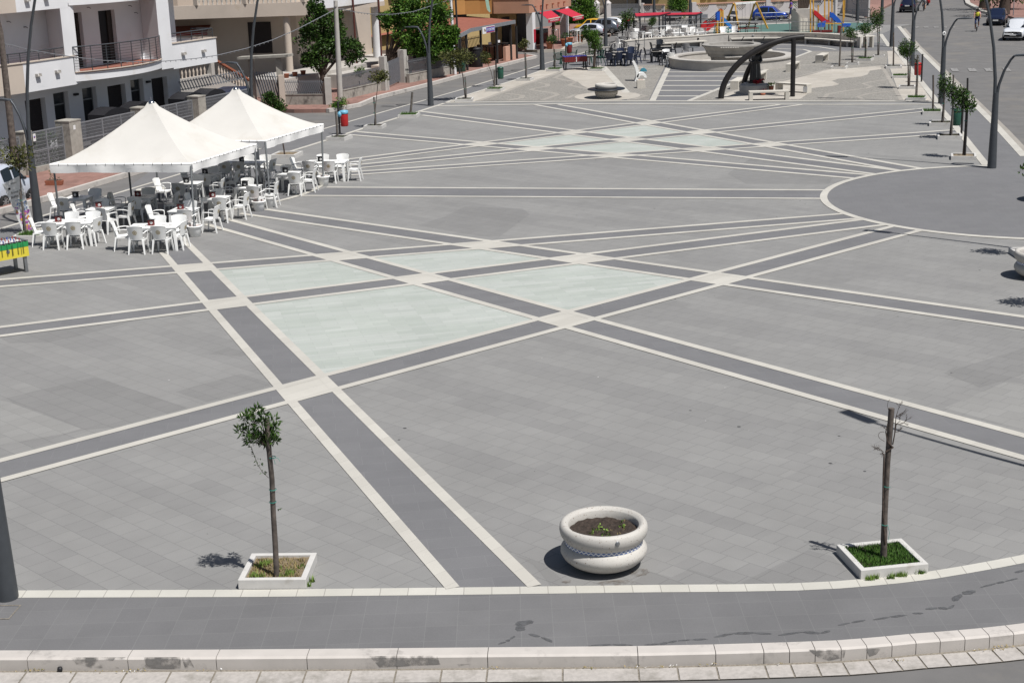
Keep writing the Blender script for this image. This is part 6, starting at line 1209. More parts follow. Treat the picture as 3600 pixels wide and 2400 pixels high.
for lab, x, y, dz, lm in (('red flowers laid at the feet of the statue', .28, -.18, .58, 'flower_red'), ('red flower pot at the foot of the pedestal', .25, -.95, .12, 'flower_red'), ('yellow green potted plant right of the pedestal', .75, -.55, .42, 'sprout'), ('small red candle holder on the pedestal edge', .05, -.35, .56, 'flower_red')):
    c = MB(); leaves(c, [(0, 0, .05), (.1, 0, .08), (-.1, 0, .06)], 26, .09, .09, rng, 1.6, up=.5)
    o_ = thing('potted_plant', lab, 'plant', (sb_[0]+x, sb_[1]+y, dz)); c.build('flowers', lm, o_); q = MB(); q.lathe([(0, -min(dz, .25)), (.11, -min(dz, .25)) if dz < .5 else (.05, -.02), (.14, 0), (0, .0)], 12); q.build('pot', 'terracotta', o_)
def bench_m(L):
    def f():
        o = thing('stone_bench', '', 'bench'); m = MB(); m.box((0, 0, .425), (L, .45, .09)); m.build('seat', 'bench_stone', o, bevel=.01)
        for s_ in (-1, 1): m = MB(); m.box((s_*(L/2-.09), 0, .19), (.18, .45, .38)); m.build('leg', 'bench_stone', o)
        return o
    return f
BG = 'pale stone benches around the statue'
for lab, p, q in (('pale stone bench in front of the statue, seen from its long side', gg('E', 912, 1385), gg('E', 1408, 1372)), ('pale stone bench right of the arch post with a paper notice', gg('E', 1310, 1255), gg('E', 1668, 1280)),
                  ('pale stone bench left of the statue, pointing away', gg('E', 715, 1235), gg('E', 862, 1150)), ('pale stone bench just behind the statue, between it and the fountain ring', gg('E', 1000, 1140), gg('E', 1140, 1075)),
                  ('pale stone bench behind the arch post', gg('E', 1475, 995), gg('E', 1590, 940)), ('pale stone bench farthest right, on the pebble paving', gg('E', 1880, 870), gg('E', 1985, 820))):
    v_ = Vector(q[:2])-Vector(p[:2]); v_.normalize(); c_ = Vector(p[:2])+v_*(1.0 if 'front' in lab or 'notice' in lab else .9)
    place('bench', bench_m(2.0), (c_.x, c_.y, 0), math.atan2(v_.y, v_.x), lab, BG)
m = MB(); m.box((0, 0, 0), (.24, .004, .3)); p = gg('E', 1672, 1292); single('paper_notice', m, 'paper_white', 'white paper notice stuck on the end of the bench right of the arch', 'notice', (p[0]-.0, p[1]-.28, .24), R(-38))
# white letter shaped sculpture and cubes
p = gg('5', 985, 1190); so5 = thing('letter_sculpture', 'white sculpture of a tall curved slab joined to a small arch', 'sculpture', (p[0], p[1], 0), R(0)); zt_ = atp('5', 870, 400, p).z
s5 = lambda x, y: (lambda v_: (v_.x, v_.z))(atp('5', x, y, p))
pr = [s5(905, 1190), s5(985, 1190), s5(1040, 1050), s5(1078, 900), s5(1075, 780), s5(1040, 660), s5(960, 500), s5(905, 395), s5(835, 440), s5(880, 560), s5(930, 700), s5(965, 860), s5(960, 1050)]
m = MB(); m.prism(pr, -.1, .55); m.build('curved_slab', 'white_plastic', so5)
c5 = s5(1180, 1040); ro = s5(1380, 1040)[0]-c5[0]; ri = s5(1275, 1040)[0]-c5[0]; ba = [(c5[0]+ro*math.cos(R(a)), c5[1]+ro*1.0*math.sin(R(a))) for a in range(-5, 186, 12)]+[(c5[0]+ri*math.cos(R(a)), c5[1]+ri*.9*math.sin(R(a))) for a in range(186, -6, -12)]
m = MB(); m.prism(ba, -.1, .35); m.build('arch', 'white_plastic', so5)
for lab, c_, x0, x1, yb_, ytop in (('pale stone cube with small tiles in front of the white sculpture', '5', 1010, 1340, 1475, 1150), ('pale stone cube behind the white sculpture', '5', 1050, 1235, 800, 650)):
    p0, p1 = gg(c_, x0, yb_), gg(c_, x1, yb_); w_ = p1[0]-p0[0]; h_ = hh(c_, x0, ytop, p0); o_ = thing('stone_cube', lab, 'stone cube', ((p0[0]+p1[0])/2, p0[1]+w_/2, 0)); m = MB(); m.box((0, 0, h_/2), (w_, w_, h_)); m.build('block', 'bench_stone', o_, bevel=.01)
    m = MB(); [m.box((dx, dy, h_+.003), (w_*.18, w_*.3, .006)) for dx in (-w_*.15, w_*.15) for dy in (-.1, .12)]; m.build('tile_inlay', 'salmon_light', o_)
m = MB(); c5b = gg('5', 1290, 900); m.prism([(.2*math.cos(R(a)), .2*math.sin(R(a))) for a in range(0, 181, 15)], -.15, .15); mat('teal_paint', (.06, .27, .36), .5); single('play_arch', m, 'teal_paint', 'small teal half disc behind the white sculpture', 'sculpture', (c5b[0], c5b[1]+.5, .1))
# bench planter
pb2 = (5.40, 79.95); o = thing('bench_planter', 'round planter with a dark circular seat plate around it, in the court', 'planter', (*pb2, 0))
m = MB(); m.lathe([(.42, 0), (.50, .08), (.60, .26), (.60, .34), (.52, .42)], 36); m.build('ribbed_base', 'beige_base' if 'beige_base' in MATS else 'bench_stone', o)
m = MB()
for k in range(30): a = k*2*math.pi/30; m.bar((.565*math.cos(a), .565*math.sin(a), .16), (.605*math.cos(a), .605*math.sin(a), .33), .03, .012)
m.build('base_ribs', 'cream_render', o); m = MB(); m.lathe([(.5, .43), (.98, .44), (1.0, .46), (.98, .49), (.5, .49)], 44); m.build('seat_plate', 'print_dark' if 'print_dark' in MATS else 'dark_plastic', o)
m = MB(); m.lathe([(.50, .49), (.57, .53), (.59, .62), (.58, .72), (.54, .745), (.50, .74), (.47, .70), (.46, .62), (0, .60)], 40); m.build('bowl', 'terrazzo', o)
# dark chairs and tables of the court bar
def dtable_m():
    o = thing('bar_table', '', 'table'); m = MB(); m.box((0, 0, .71), (.8, .8, .03)); m.build('tabletop', 'dark_plastic', o, bevel=.01); m = MB(); m.box((0, 0, .727), (.70, .70, .004)); m.build('top_inlay', 'beige_slab_dim', o)
    for x in (-.34, .34):
        for y in (-.34, .34): m = MB(); m.bar((x, y, .69), (x*1.05, y*1.05, 0), .05); m.build('leg', 'dark_plastic', o)
    return o
rgd = random.Random(23); k = 0
tabs = [('V', 1100, 262, 'beside the thick dark group of chairs'), ('V', 1290, 258, 'nearest the white sculpture'), ('V', 1120, 215, 'in the middle of the dark chairs'), ('V', 1320, 140, 'next to the end of the white wall'), ('V', 1800, 205, 'left of the lone white chairs'), ('V', 1960, 118, 'farthest right among the dark chairs'), ('V', 900, 135, 'at the left back of the dark chairs'), ('V', 650, 283, 'with the pale top between the green chairs')]
for c_, x, y, lab in tabs: p = gg(c_, x, y, .72); place('dt', dtable_m, (p[0], p[1], 0), rgd.uniform(-.3, .3), 'dark square table '+lab, 'dark tables of the court bar')
words = ['leftmost', 'second from the left', 'third from the left', 'fourth from the left', 'fifth from the left', 'sixth from the left', 'seventh from the left', 'eighth from the left', 'ninth from the left', 'tenth from the left']
def chairrow(lst, matn, desc, grp, slats, z=0, key=None):
    lst = sorted(lst, key=lambda q: q[1]); n = len(lst)
    for i, (c_, x, y, a) in enumerate(lst):
        p = gg(c_, x, y+(20 if z else 0), z+(.22 if z else .44)); w_ = words[i] if i < 10 else words[n-1-i].replace('left', 'right')
        place(key or matn+str(slats), lambda: armchair_m(matn, slats, False), (p[0], p[1], z), R(a), desc % w_, grp)
chairrow([('V', 55, 340, 10), ('V', 165, 310, -15), ('V', 325, 285, 80), ('V', 585, 300, 5), ('V', 790, 295, 60)], 'green_plastic', 'dark green slatted armchair, %s around the red football table', 'green slatted chairs of the court bar', True)
chairrow([('V', 740, 195, 20), ('V', 825, 185, -30), ('V', 940, 200, 90), ('V', 1010, 170, 180), ('V', 1230, 160, 180), ('V', 1420, 190, 95), ('V', 1060, 235, -80)], 'dark_plastic', 'dark armchair in the back row of the court bar, %s', 'dark chairs of the court bar, back row', True, key='dk1')
chairrow([('V', 975, 345, -20), ('V', 1040, 330, 90), ('V', 1120, 345, 5), ('V', 1215, 320, -5), ('V', 1300, 345, 10), ('V', 1390, 320, 80), ('V', 1455, 290, 90), ('V', 1160, 265, 180), ('V', 1350, 240, 180)], 'navy_plastic', 'dark blue armchair in the front row of the court bar, %s', 'dark chairs of the court bar, front row', False, key='dk2')
chairrow([('V', 1640, 250, -85), ('V', 1745, 150, -80), ('V', 1855, 110, 180), ('V', 2075, 165, 90), ('V', 1770, 280, 0), ('V', 1855, 265, 10), ('V', 1930, 330, 20), ('V', 1850, 185, 0)], 'dark_plastic', 'dark armchair in the right hand group near the fountain, %s', 'dark chairs near the fountain', False, key='dk3')
chairrow([('V', 1965, 290, 180), ('V', 2040, 345, 0)], 'white_plastic', 'plain white chair beside the fountain ring, %s of two', 'plain white chairs by the fountain', False, key='wp'); chairrow([('V', 2305, 175, 0)], 'grey_plastic', 'pale grey chair at a small round table behind the fountain, %s', 'grey chairs', False, key='gp')
p = gg('D', 2295, 655, .7); o = thing('round_table', 'small round dark table on one leg behind the fountain ring', 'table', (p[0], p[1], 0)); m = MB(); m.lathe([(0, .7), (.38, .7), (.4, .715), (.38, .73), (0, .73)], 20); m.build('tabletop', 'post_grey', o); m = MB(); m.tube([(0, 0, 0), (0, 0, .7)], .04, 8); m.lathe([(.2, 0), (.19, .02), (0, .03)], 12); m.build('leg', 'post_grey', o)
# ================================================================ TERRACE: pergolas, chairs, playground
def pergola(label, feet, z, topz, roof, posts_extra=()):
    o = thing('pergola', label, 'pergola', (feet[0][0], feet[0][1], z), 0, 'red topped pergolas'); bx, by = feet[0][:2]
    for f in feet: m = MB(); m.bar((f[0]-bx, f[1]-by, 0), (f[0]-bx, f[1]-by, topz-z), .11); m.build('post', 'dark_plastic', o)
    m = MB(); P = [(r_[0]-bx, r_[1]-by) for r_ in roof]
    for i in range(4): m.bar((*P[i], topz-z-.05), (*P[(i+1) % 4], topz-z-.05), .09, .10)
    m.build('frame', 'dark_plastic', o); m = MB(); m.poly(P, topz-z+.01, topz-z+.05); m.build('awning', 'awning_red', o)
fA, fB, fC_, fD = gg('U', 1195, 850, TZ), gg('U', 1275, 720, TZ), gg('U', 765, 750, TZ), gg('U', 625, 830, TZ); tz_ = hh('U', 1195, 350, fA)
def at_z(pts, z): return [gg(c_, x, y, z) for c_, x, y in pts]
pergola('red topped pergola left of the lamp, over the first terrace chairs', [fD, fA, fB, fC_], TZ, tz_, at_z((('U', 670, 375), ('U', 1200, 347), ('U', 1440, 288), ('U', 650, 316)), tz_))
fA, fB, fC_, fD = gg('U', 1330, 840, TZ), gg('U', 2018, 790, TZ), gg('U', 2118, 700, TZ), gg('U', 1430, 745, TZ); tz_ = hh('U', 2018, 335, fB)
pergola('red topped pergola right of the first one, beside the blue slide', [fA, fB, fC_, fD], TZ, tz_, at_z((('U', 1330, 350), ('U', 2010, 335), ('U', 2150, 292), ('U', 1420, 308)), tz_))
fA, fB = gg('U', 372, 890), gg('U', 515, 905); tz_ = hh('U', 372, 470, fA); pergola('dark framed pergola hidden behind the terrace trees', [fA, fB, (fB[0]+.6, fB[1]+2.4), (fA[0]+.5, fA[1]+2.4)], 0, tz_, [fA, fB, (fB[0]+.6, fB[1]+2.4), (fA[0]+.5, fA[1]+2.4)])
tre('dark leafy tree left of the first red pergola', 'U', 515, 890, 480, 440, (.85, .7, .95), 0, 71, 'leaf_dark', 1700, .14, .05, zb=0); tre('small dark tree between the two red pergolas', 'U', 1030, 680, 1030, 480, (.5, .5, .42), 0, 72, 'leaf_dark', 700, .12, .04, zb=TZ)
chairrow([('6', 570, 580, -60), ('6', 860, 480, 0), ('6', 985, 330, 90), ('6', 925, 400, 180), ('6', 1235, 420, 0), ('6', 1370, 420, -40), ('6', 1440, 420, 40), ('6', 1580, 330, 180), ('6', 1770, 410, 10), ('6', 1930, 325, 180), ('6', 2030, 410, 60), ('6', 2100, 370, 180), ('6', 2250, 385, 0), ('E', 150, 480, 180), ('E', 560, 470, 180), ('E', 700, 470, 150)], 'white_plastic', 'white chair on the terrace behind the curved wall, %s', 'white chairs on the terrace', False, TZ, 'tw')
chairrow([('6', 645, 560, 0), ('6', 715, 450, 20), ('6', 820, 400, 0), ('6', 1030, 450, 0), ('6', 1100, 340, 180), ('6', 1180, 345, 0), ('6', 1330, 350, 90), ('6', 1620, 410, 0), ('6', 1885, 375, 0), ('6', 2290, 390, 90)], 'grey_plastic', 'grey chair on the terrace behind the curved wall, %s', 'grey chairs on the terrace', False, TZ, 'tg')
for i, (c_, x, y) in enumerate((('6', 1120, 385), ('6', 1640, 340), ('6', 1780, 385), ('6', 2240, 375), ('6', 1000, 385))):
    p = gg(c_, x, y+25, TZ+.42); place('ttab', table_m(.8, .8, 'white_plastic', False), (p[0], p[1], TZ), .2, 'white table on the terrace, %s' % words[i], 'white tables on the terrace')
mat('play_red', (.50, .02, .025), .4, var=.05); mat('play_blue', (.015, .10, .50), .4, var=.05); mat('play_sky', (.03, .22, .62), .35, var=.05); mat('play_yellow', (.60, .33, .05), .6, var=.08)
# slide set left
p0 = gg('Q', 455, 700, TZ); q3 = lambda x, y, dy=0: Vector((0, dy, 0))+atp('Q', x, y, p0)
o = thing('play_slide', 'playground slide with red steps, blue tower and blue chute', 'slide', p0)
m = MB(); P = [q3(95, 660), q3(110, 520), q3(200, 440), q3(240, 470), q3(405, 430), q3(405, 500), q3(240, 640)]; m.prism([(v_.x, v_.z) for v_ in P], 0, .06); m.build('step_side', 'play_red', o); m = MB(); m.prism([(v_.x, v_.z) for v_ in P], .7, .76); m.build('step_side', 'play_red', o)
m = MB()
for i in range(5): a, b = q3(130+i*58, 640-i*45), q3(150+i*58, 640-i*45); m.box(((a.x+b.x)/2, .38, a.z), (.2, .64, .04))
m.build('steps', 'dark_plastic', o); m = MB()
for k in range(4): a, b = q3(205, 445+k*30), q3(412, 280+k*45); m.tube([(a.x, 0, a.z), (b.x, 0, b.z)], .025, 6)
m.build('handrail', 'dark_plastic', o)
m = MB(); P = [q3(410, 430), q3(410, 285), q3(490, 222), q3(497, 430)]; m.prism([(v_.x, v_.z) for v_ in P], -.04, .02); m.prism([(v_.x, v_.z) for v_ in P], .74, .8); m.build('tower_panel', 'play_blue', o)
for x, yt in ((425, 430), (490, 205), (540, 210)): a, b = q3(x, 715), q3(x, yt); m = MB(); m.bar((a.x, 0, 0), (b.x, 0, b.z), .10); m.bar((a.x, .76, 0), (b.x, .76, b.z), .10); m.build('post', 'play_yellow', o)
m = MB(); P = [q3(520, 370), q3(560, 365), q3(760, 570), q3(880, 650), q3(860, 690), q3(740, 640), q3(520, 420)]; m.prism([(v_.x, v_.z) for v_ in P], 0, .05); m.prism([(v_.x, v_.z) for v_ in P], .6, .65); m.prism([(P[0].x, P[0].z-.12), (P[3].x, P[3].z-.16), (P[4].x, P[4].z), (P[6].x, P[6].z)], .05, .6); m.build('chute', 'play_sky', o)
m = MB(); v_ = q3(515, 205); m.prism([(v_.x-.12, v_.z-.1), (v_.x+.12, v_.z-.1), (v_.x, v_.z+.06)], 0, .76); m.build('roof', 'play_red', o)
# swing
p0 = gg('Q', 870, 640, TZ); o = thing('swing_set', 'yellow wooden swing frame with a white beam', 'swing', p0); ts = q3(800, 85); p1_ = gg('Q', 1465, 600, TZ)
te = Vector(p1_)-Vector(p0)+Vector((-.9, -.1, ts.z)); legs = [((0, 0, 0), (ts.x, .4, ts.z)), ((-.9, 2.4, 0), (ts.x-.05, .6, ts.z)), ((p1_[0]-p0[0], p1_[1]-p0[1], 0), (te.x, te.y+.6, ts.z)), ((p1_[0]-p0[0]-1.2, p1_[1]-p0[1]+2.4, 0), (te.x-.05, te.y+.8, ts.z))]
for a, b in legs: m = MB(); m.bar(a, b, .11); m.build('leg', 'play_yellow', o)
m = MB(); m.bar((ts.x, .5, ts.z-.02), (te.x, te.y+.7, ts.z-.02), .12, .16); m.build('beam', 'paper_white', o)
for f in (.25, .62):
    b_ = Vector((ts.x, .5, ts.z)).lerp(Vector((te.x, te.y+.7, ts.z)), f); m = MB(); [m.tube([b_+Vector((d, 0, 0)), b_+Vector((d, 0, -ts.z+.45))], .008, 4) for d in (-.2, .2)]; m.box(b_+Vector((0, 0, -ts.z+.44)), (.45, .18, .03)); m.build('seat', 'dark_plastic', o)
# right play tower with red slide and blue parts
p0 = gg('R', 760, 680, TZ); q4 = lambda x, y: atp('R', x, y, p0); o = thing('play_tower', 'playground tower with red chute and blue climbing panels on the right', 'slide', p0)
m = MB(); P = [q4(660, 220), q4(700, 225), q4(900, 400), q4(1040, 470), q4(1030, 500), q4(900, 490), q4(840, 470), q4(655, 290)]; m.prism([(v_.x, v_.z) for v_ in P], 0, .06); m.prism([(v_.x, v_.z) for v_ in P], .6, .66); m.prism([(P[0].x, P[0].z-.1), (P[3].x, P[3].z-.1), (P[4].x, P[4].z), (P[7].x, P[7].z)], .06, .6); m.build('chute', 'play_red', o)
m = MB(); P = [q4(1000, 285), q4(1050, 262), q4(1190, 400), q4(1240, 475), q4(1140, 478), q4(1010, 350)]; m.prism([(v_.x, v_.z) for v_ in P], .1, .16); m.build('climbing_panel', 'play_blue', o); m = MB(); m.prism([(v_.x, v_.z) for v_ in P], .8, .86); m.build('climbing_panel', 'play_blue', o)
for x, yt in ((600, -60), (660, -60), (760, 120), (895, -10), (980, -40), (1045, 0), (1280, 20)): a, b = q4(x, 690), q4(x, yt); m = MB(); m.bar((a.x, .3, 0), (b.x, .3, max(b.z, 1)), .09); m.build('post', 'play_yellow', o)
for P in ([(720, 500), (890, 430), (860, 560), (720, 560)], [(1230, 490), (1410, 490), (1370, 560), (1230, 555)]): m = MB(); P = [q4(*p_) for p_ in P]; m.prism([(v_.x, v_.z) for v_ in P], -.3, .0); m.build('low_panel', 'play_blue', o)
m = MB(); a, b = q4(880, 490), q4(1230, 490); m.bar((a.x, -.1, a.z), (b.x, -.1, b.z), .08); m.build('balance_beam', 'play_yellow', o)
for x0, x1, yb_, yt, mt, lab in ((640, 1070, 690, 640, 'red_dark', 'long dark red trough on the terrace edge before the playground'), (1165, 1225, 690, 540, 'red_dark', 'dark red post box like play block right of the beam')):
    a = gg('R', x0, yb_, TZ); b = gg('R', x1, yb_, TZ); h_ = hh('R', x0, yt, a)-TZ; m = MB(); m.box(((b[0]-a[0])/2, .25, h_/2), (b[0]-a[0], .5, h_)); single('play_block', m, mt, lab, 'play block', a)
# picnic table of the playground
p0 = gg('Q', 1040, 700, TZ); o = thing('picnic_table', 'dark picnic table with benches under the swings', 'picnic table', p0); m = MB(); m.box((0, .4, .72), (1.7, .7, .05)); m.build('tabletop', 'dark_iron', o)
for y in (-.2, 1.0): m = MB(); m.box((0, y, .42), (1.7, .28, .05)); m.build('bench_board', 'red_dark' if y < 0 else 'dark_iron', o)
for x in (-.7, 0, .7): m = MB(); m.bar((x, -.15, .0), (x, .3, .7), .05); m.bar((x, .95, 0), (x, .5, .7), .05); m.build('leg', 'dark_iron', o)
# tall curved planter wall
p0 = gg('R', 230, 670, TZ); o = thing('curved_planter', 'tall curved white planter wall stepping down to the right, rust stained', 'planter', p0); q5 = lambda x, y: atp('R', x, y, p0)
h0, h1 = q5(230, 210).z, q5(440, 395).z; xe = q5(710, 660).x; xm = q5(440, 660).x; n = 28; vs = []
for i in range(n+1):
    t_ = i/n; x = xe*t_; y = 1.3*(1-math.sin(math.pi*min(1, t_*1.25+.12)))*(1 if t_ < .4 else .3); h_ = h1+(h0-h1)*(.5+.5*math.cos(math.pi*min(1, x/xm))); vs += [(x, y, 0), (x, y, h_), (x, y+.16, h_), (x, y+.16, 0)]
m = MB(); m.add(vs, [(4*i+k, 4*i+4+k, 4*i+5+k, 4*i+1+k) for i in range(n) for k in range(3)]+[(3, 2, 1, 0), (4*n, 4*n+1, 4*n+2, 4*n+3)]); m.build('wall', 'bench_stone', o)
m = MB(); a, b = q5(430, 390), q5(655, 385); zt2 = q5(600, 190).z; m.box(((a.x+b.x)/2-.2, .9, zt2/2), (b.x-a.x+.6, 1.2, zt2)); m.build('inner_tub', 'cement', o)
rng = np.random.default_rng(5); m = MB()
for k in range(7): m.tube([(xm+.1*k-.2, .9, zt2-.1), (xm-.3+.2*k, .9, zt2+1.6)], [.09, .05], 6)
m.build('shrub_stems', 'bark', o)
# ================================================================ BAR, ORANGE HOUSE, BACKGROUND
o = sthing('bar_veranda', 'dark framed bar veranda with a red tin roof by the left road', 'veranda', 41, 0); B7 = lambda: SM(41, 0)
zf = 2.62; sa, sb2 = 41.1, 48.2
m = B7(); m.add([(sa-41, -.15, zf), (sb2-41, -.15, zf+.02), (sb2-41+1.2, 4, 2.86), (sa-41+.2, 4, 2.9)], [(0, 1, 2, 3)]); m.add([(sa-41, -.15, zf), (sa-41+.2, 4, 2.9), (sa-41-1.6, 4, 2.5), (sa-41-1.25, .1, 2.32)], [(0, 1, 2, 3)]); m.add([(sb2-41, -.15, zf+.02), (sb2-41+.8, .2, 2.34), (sb2-41+2, 4, 2.6), (sb2-41+1.2, 4, 2.86)], [(0, 1, 2, 3)]); m.build('roof', 'roof_tile', o)
m = MB(); m.bar((sa-41, -.18, zf-.1), (sb2-41, -.18, zf-.08), .06, .24); m.bar((sa-41, -.18, zf-.1), (sa-41-1.25, .08, 2.22), .06, .24); m.bar((sb2-41, -.18, zf-.08), (sb2-41+.8, .18, 2.24), .06, .24); m.build('fascia', 'fence_grey', o)
for x, zt3 in ((1485, 2.5), (1655, 2.5), (1842, 2.5), (1970, 2.5), (2008, 2.5), (2072, 2.2), (1410, 2.2)): s_ = FQ('C', x, 700 if x < 2072 else 600, 0)[0]; m = MB(); m.bar((s_-41, 0 if x != 1970 else .8, 0), (s_-41, 0 if x != 1970 else .8, zt3), .12); m.build('post', 'dark_iron', o)
m = B7(); m.b(41.4, 47.0, 1.9, 2.0, 0, 1.0); m.build('low_wall', 'brown_render', o); m = B7()
for i in range(24): s_ = 41.6+5.3*i/24; m.bar((s_-41+.12, 1.85, 1.0), (s_-41-.12, 1.85, 1.75), .025)
for z in (1.05, 1.62): m.bar((.5, 1.85, z), (6, 1.85, z), .04)
m.build('bar_screen', 'dark_iron', o); m = B7(); m.b(47.0, 48.9, .05, .25, 0, .95); m.b(48.7, 48.9, .25, 3, 0, .95); m.build('orange_wall', 'salmon_light', o)
sgn = sthing('bar_sign', 'blue and red LA FONTANA sign board hanging from the veranda roof', 'sign', 42.6, -.3, 2.16); m = MB(); m.box((.95, 0, .2), (1.9, .05, .42)); m.build('board', 'paper_white', sgn); m = MB(); m.box((1.2, -.028, .20), (1.3, .008, .36)); m.build('blue_field', 'print_navy' if 'print_navy' in MATS else 'foos_blue', sgn)
m = MB(); m.box((1.2, -.034, .045), (1.3, .006, .05)); m.box((1.2, -.034, .365), (1.3, .006, .03)); m.build('red_stripe', 'red_plastic', sgn); text('LA FONTANA', .26, 'paper_white', sgn, 'lettering', .004, (1.2, -.04, .20), sx=.72); text('Pe', .26, 'red_dark', sgn, 'lettering', .004, (.35, -.035, .2))
# houses behind
OB = [xy2so(gg('C', x, y, 3.05)) for x, y in ((1180, 180), (1330, 178), (1465, 172), (1640, 168), (1780, 166))]
ob = sthing('apartment_house', 'orange and ochre house with a rounded balcony above the bar veranda', 'house', *OB[2]); NB_ = lambda: SM(*OB[2])
m = NB_(); m.p(OB+[(OB[-1][0]+2, OB[-1][1]+3), (OB[0][0]+4, OB[0][1]+3)], 3.05, 4.25); m.build('balcony', 'orange_render', ob); m = NB_(); m.p([(a-.08, b-.08) for a, b in OB]+[(OB[-1][0]+2.1, OB[-1][1]+3), (OB[0][0]+4, OB[0][1]+3)], 4.26, 4.36); m.build('trim', 'red_frame', ob)
m = NB_(); m.b(39, OB[-1][0]+3, 8.2, 14, 0, 9); m.b(OB[-1][0]-1, OB[-1][0]+6, 4.6, 9, 0, 3.0, 1); m.b(39, OB[-1][0]+3, 8.17, 8.2, 0, .9, 2); m.build('wall', ['ochre_render', 'ochre_render', 'brown_render'], ob)
m = NB_(); m.b(OB[1][0]-2, OB[-1][0]+2, 7.9, 8.1, 4.4, 8.5); m.build('window_band', 'door_and_shade_black', ob); m = NB_(); m.b(39.5, OB[-1][0]+1.2, 4.2, 4.3, 2.4, 3.4); m.build('painted_shade_panel', 'door_and_shade_black', ob)  # last part: black panel, the shade under the balcony put into its colour
# flag
q = so2xy(*xy2so(gg('C', 1720, 20, 3.9))); m = MB(); P = [('C', 1685, 0), ('C', 1725, 0), ('C', 1762, 140), ('C', 1750, 150), ('C', 1720, 115)]; V_ = [wpt(c_, x, y, q[1]-.5) for c_, x, y in P]; V_[0].z += .5; V_[1].z += .5
m.add([tuple(v_) for v_ in V_], [tuple(range(5))]); m.add([(v_.x, v_.y+.03, v_.z) for v_ in V_], [tuple(reversed(range(5)))]); mat('flag_mint', (.38, .62, .50), .7); single('flag', m, 'flag_mint', 'pale mint flag hanging from the orange balcony', 'flag')
# salmon house with pillars and awnings
SC1 = xy2so(gg('T', 230, 1370)); zP = 2.66; PL = xy2so(gg('C', 1800, 165, zP)); o19 = SC1[1]; s_end = FQ('D', 618, 80, o19)[0]; s_st = FQ('D', 40, 180, o19)[0]
sh = sthing('apartment_house', 'salmon house on white pillars with red awnings over its bar', 'house', *SC1); NS = lambda: SM(*SC1)
m = NS(); m.p([(s_st, o19), (s_end, o19), (s_end, o19+9), (PL[0]+3, PL[1]+6), PL], zP, 9); m.build('upper_floor', 'salmon_render', sh)
m = NS(); m.b(s_st+1.5, s_end, o19+3.2, o19+8, 0, zP); m.build('shop_wall', 'ochre_render', sh); m = NS(); m.b(s_st+2.2, s_st+3.6, o19+3.15, o19+3.2, 0, 2.2); m.build('shop_door', 'door_and_shade_black', sh); m = NS(); m.b(s_st+5, s_end-.5, o19+3.15, o19+3.2, 0, 2.3); m.build('shop_door', 'door_and_shade_black', sh)
m = NS(); m.p([(s_st-.06, o19-.06), (s_end, o19-.06), (s_end, o19), (s_st, o19)], 3.75, 3.88); m.p([(s_st-.06, o19-.06), (s_st, o19), PL, (PL[0]-.06, PL[1]-.03)], 3.75, 3.88); m.build('trim', 'red_frame', sh)
for x, w_ in ((('T', 250, 1370), .85), (('T', 1120, 1100), .7)):
    s_ = xy2so(gg(*x))[0] if x[1] == 250 else FQ('D', 565, 250, o19)[0]; m = NS(); m.b(s_-.28, s_+.28, o19+.0, o19+.5, 0, zP); m.build('pillar', 'white_render', sh)
m = NS(); s_ = xy2so(gg('T', 250, 1370))[0]; m.b(s_-.1, s_+.26, o19-.02, o19-.003, .5, 1.45); m.build('red_menu_board', 'awning_red', sh)
for k in range(6): s_ = s_st+1+k*1.15; m = NS(); m.b(s_-.08, s_+.08, o19-.14, o19, 3.0, 3.1); m.build('drain_spout', 'terracotta', sh)
def awning(label, A, B, C_, D_, wrd):
    (s0, z0), (s1, z1) = FQ('D', *A, o19-.05), FQ('D', *B, o19-.05); of = o19-1.5; (s2, z2), (s3, z3) = FQ('D', *C_, of), FQ('D', *D_, of); t = sthing('shop_awning', label, 'awning', s0, o19-.05, 0, 'red shop awnings')
    za, zb_ = (z0+z1)/2, (z2+z3)/2; oo_ = of-(o19-.05); v4 = [(0, 0, za), (s1-s0, 0, za), (s3-s0, oo_, zb_), (s2-s0, oo_, zb_)]
    m = MB(); m.add(v4, [(3, 2, 1, 0)]); m.add([(x, y, z-.02) for x, y, z in v4], [(0, 1, 2, 3)]); m.build('canopy', 'awning_red', t); m = MB(); m.box(((s2+s3)/2-s0, oo_-.01, zb_), (s3-s2, .06, .06)); m.build('front_bar', 'awning_trim', t)
    m = MB(); m.box(((s2+s3)/2-s0, oo_-.02, zb_-.14), (s3-s2, .015, .24)); m.build('valance', 'awning_red', t); text(wrd, .17, 'paper_white', t, 'lettering', .003, ((s2+s3)/2-s0, oo_-.035, zb_-.14), sx=min(1, (s3-s2)*.9/(len(wrd)*.11)))
awning('red awning nearest the white corner pillar', (180, 168), (345, 152), (300, 268), (465, 240), 'PASTA PIZZA GELATI'); awning('red awning farther right on the salmon house', (400, 145), (580, 118), (640, 243), (785, 215), 'LA FONTANA BAR')
pz = gg('T', 520, 1200); t = thing('gelato_counter', 'dark red ice cream counter under the first awning', 'counter', (pz[0], pz[1], 0), RZF); h_ = hh('T', 520, 915, pz); m = MB(); m.box((0, .4, h_/2), (1.6, .7, h_)); m.build('body', 'red_dark', t); m = MB(); m.box((0, .4, h_+.15), (1.6, .7, .3)); m.build('glass_top', 'car_glass', t)
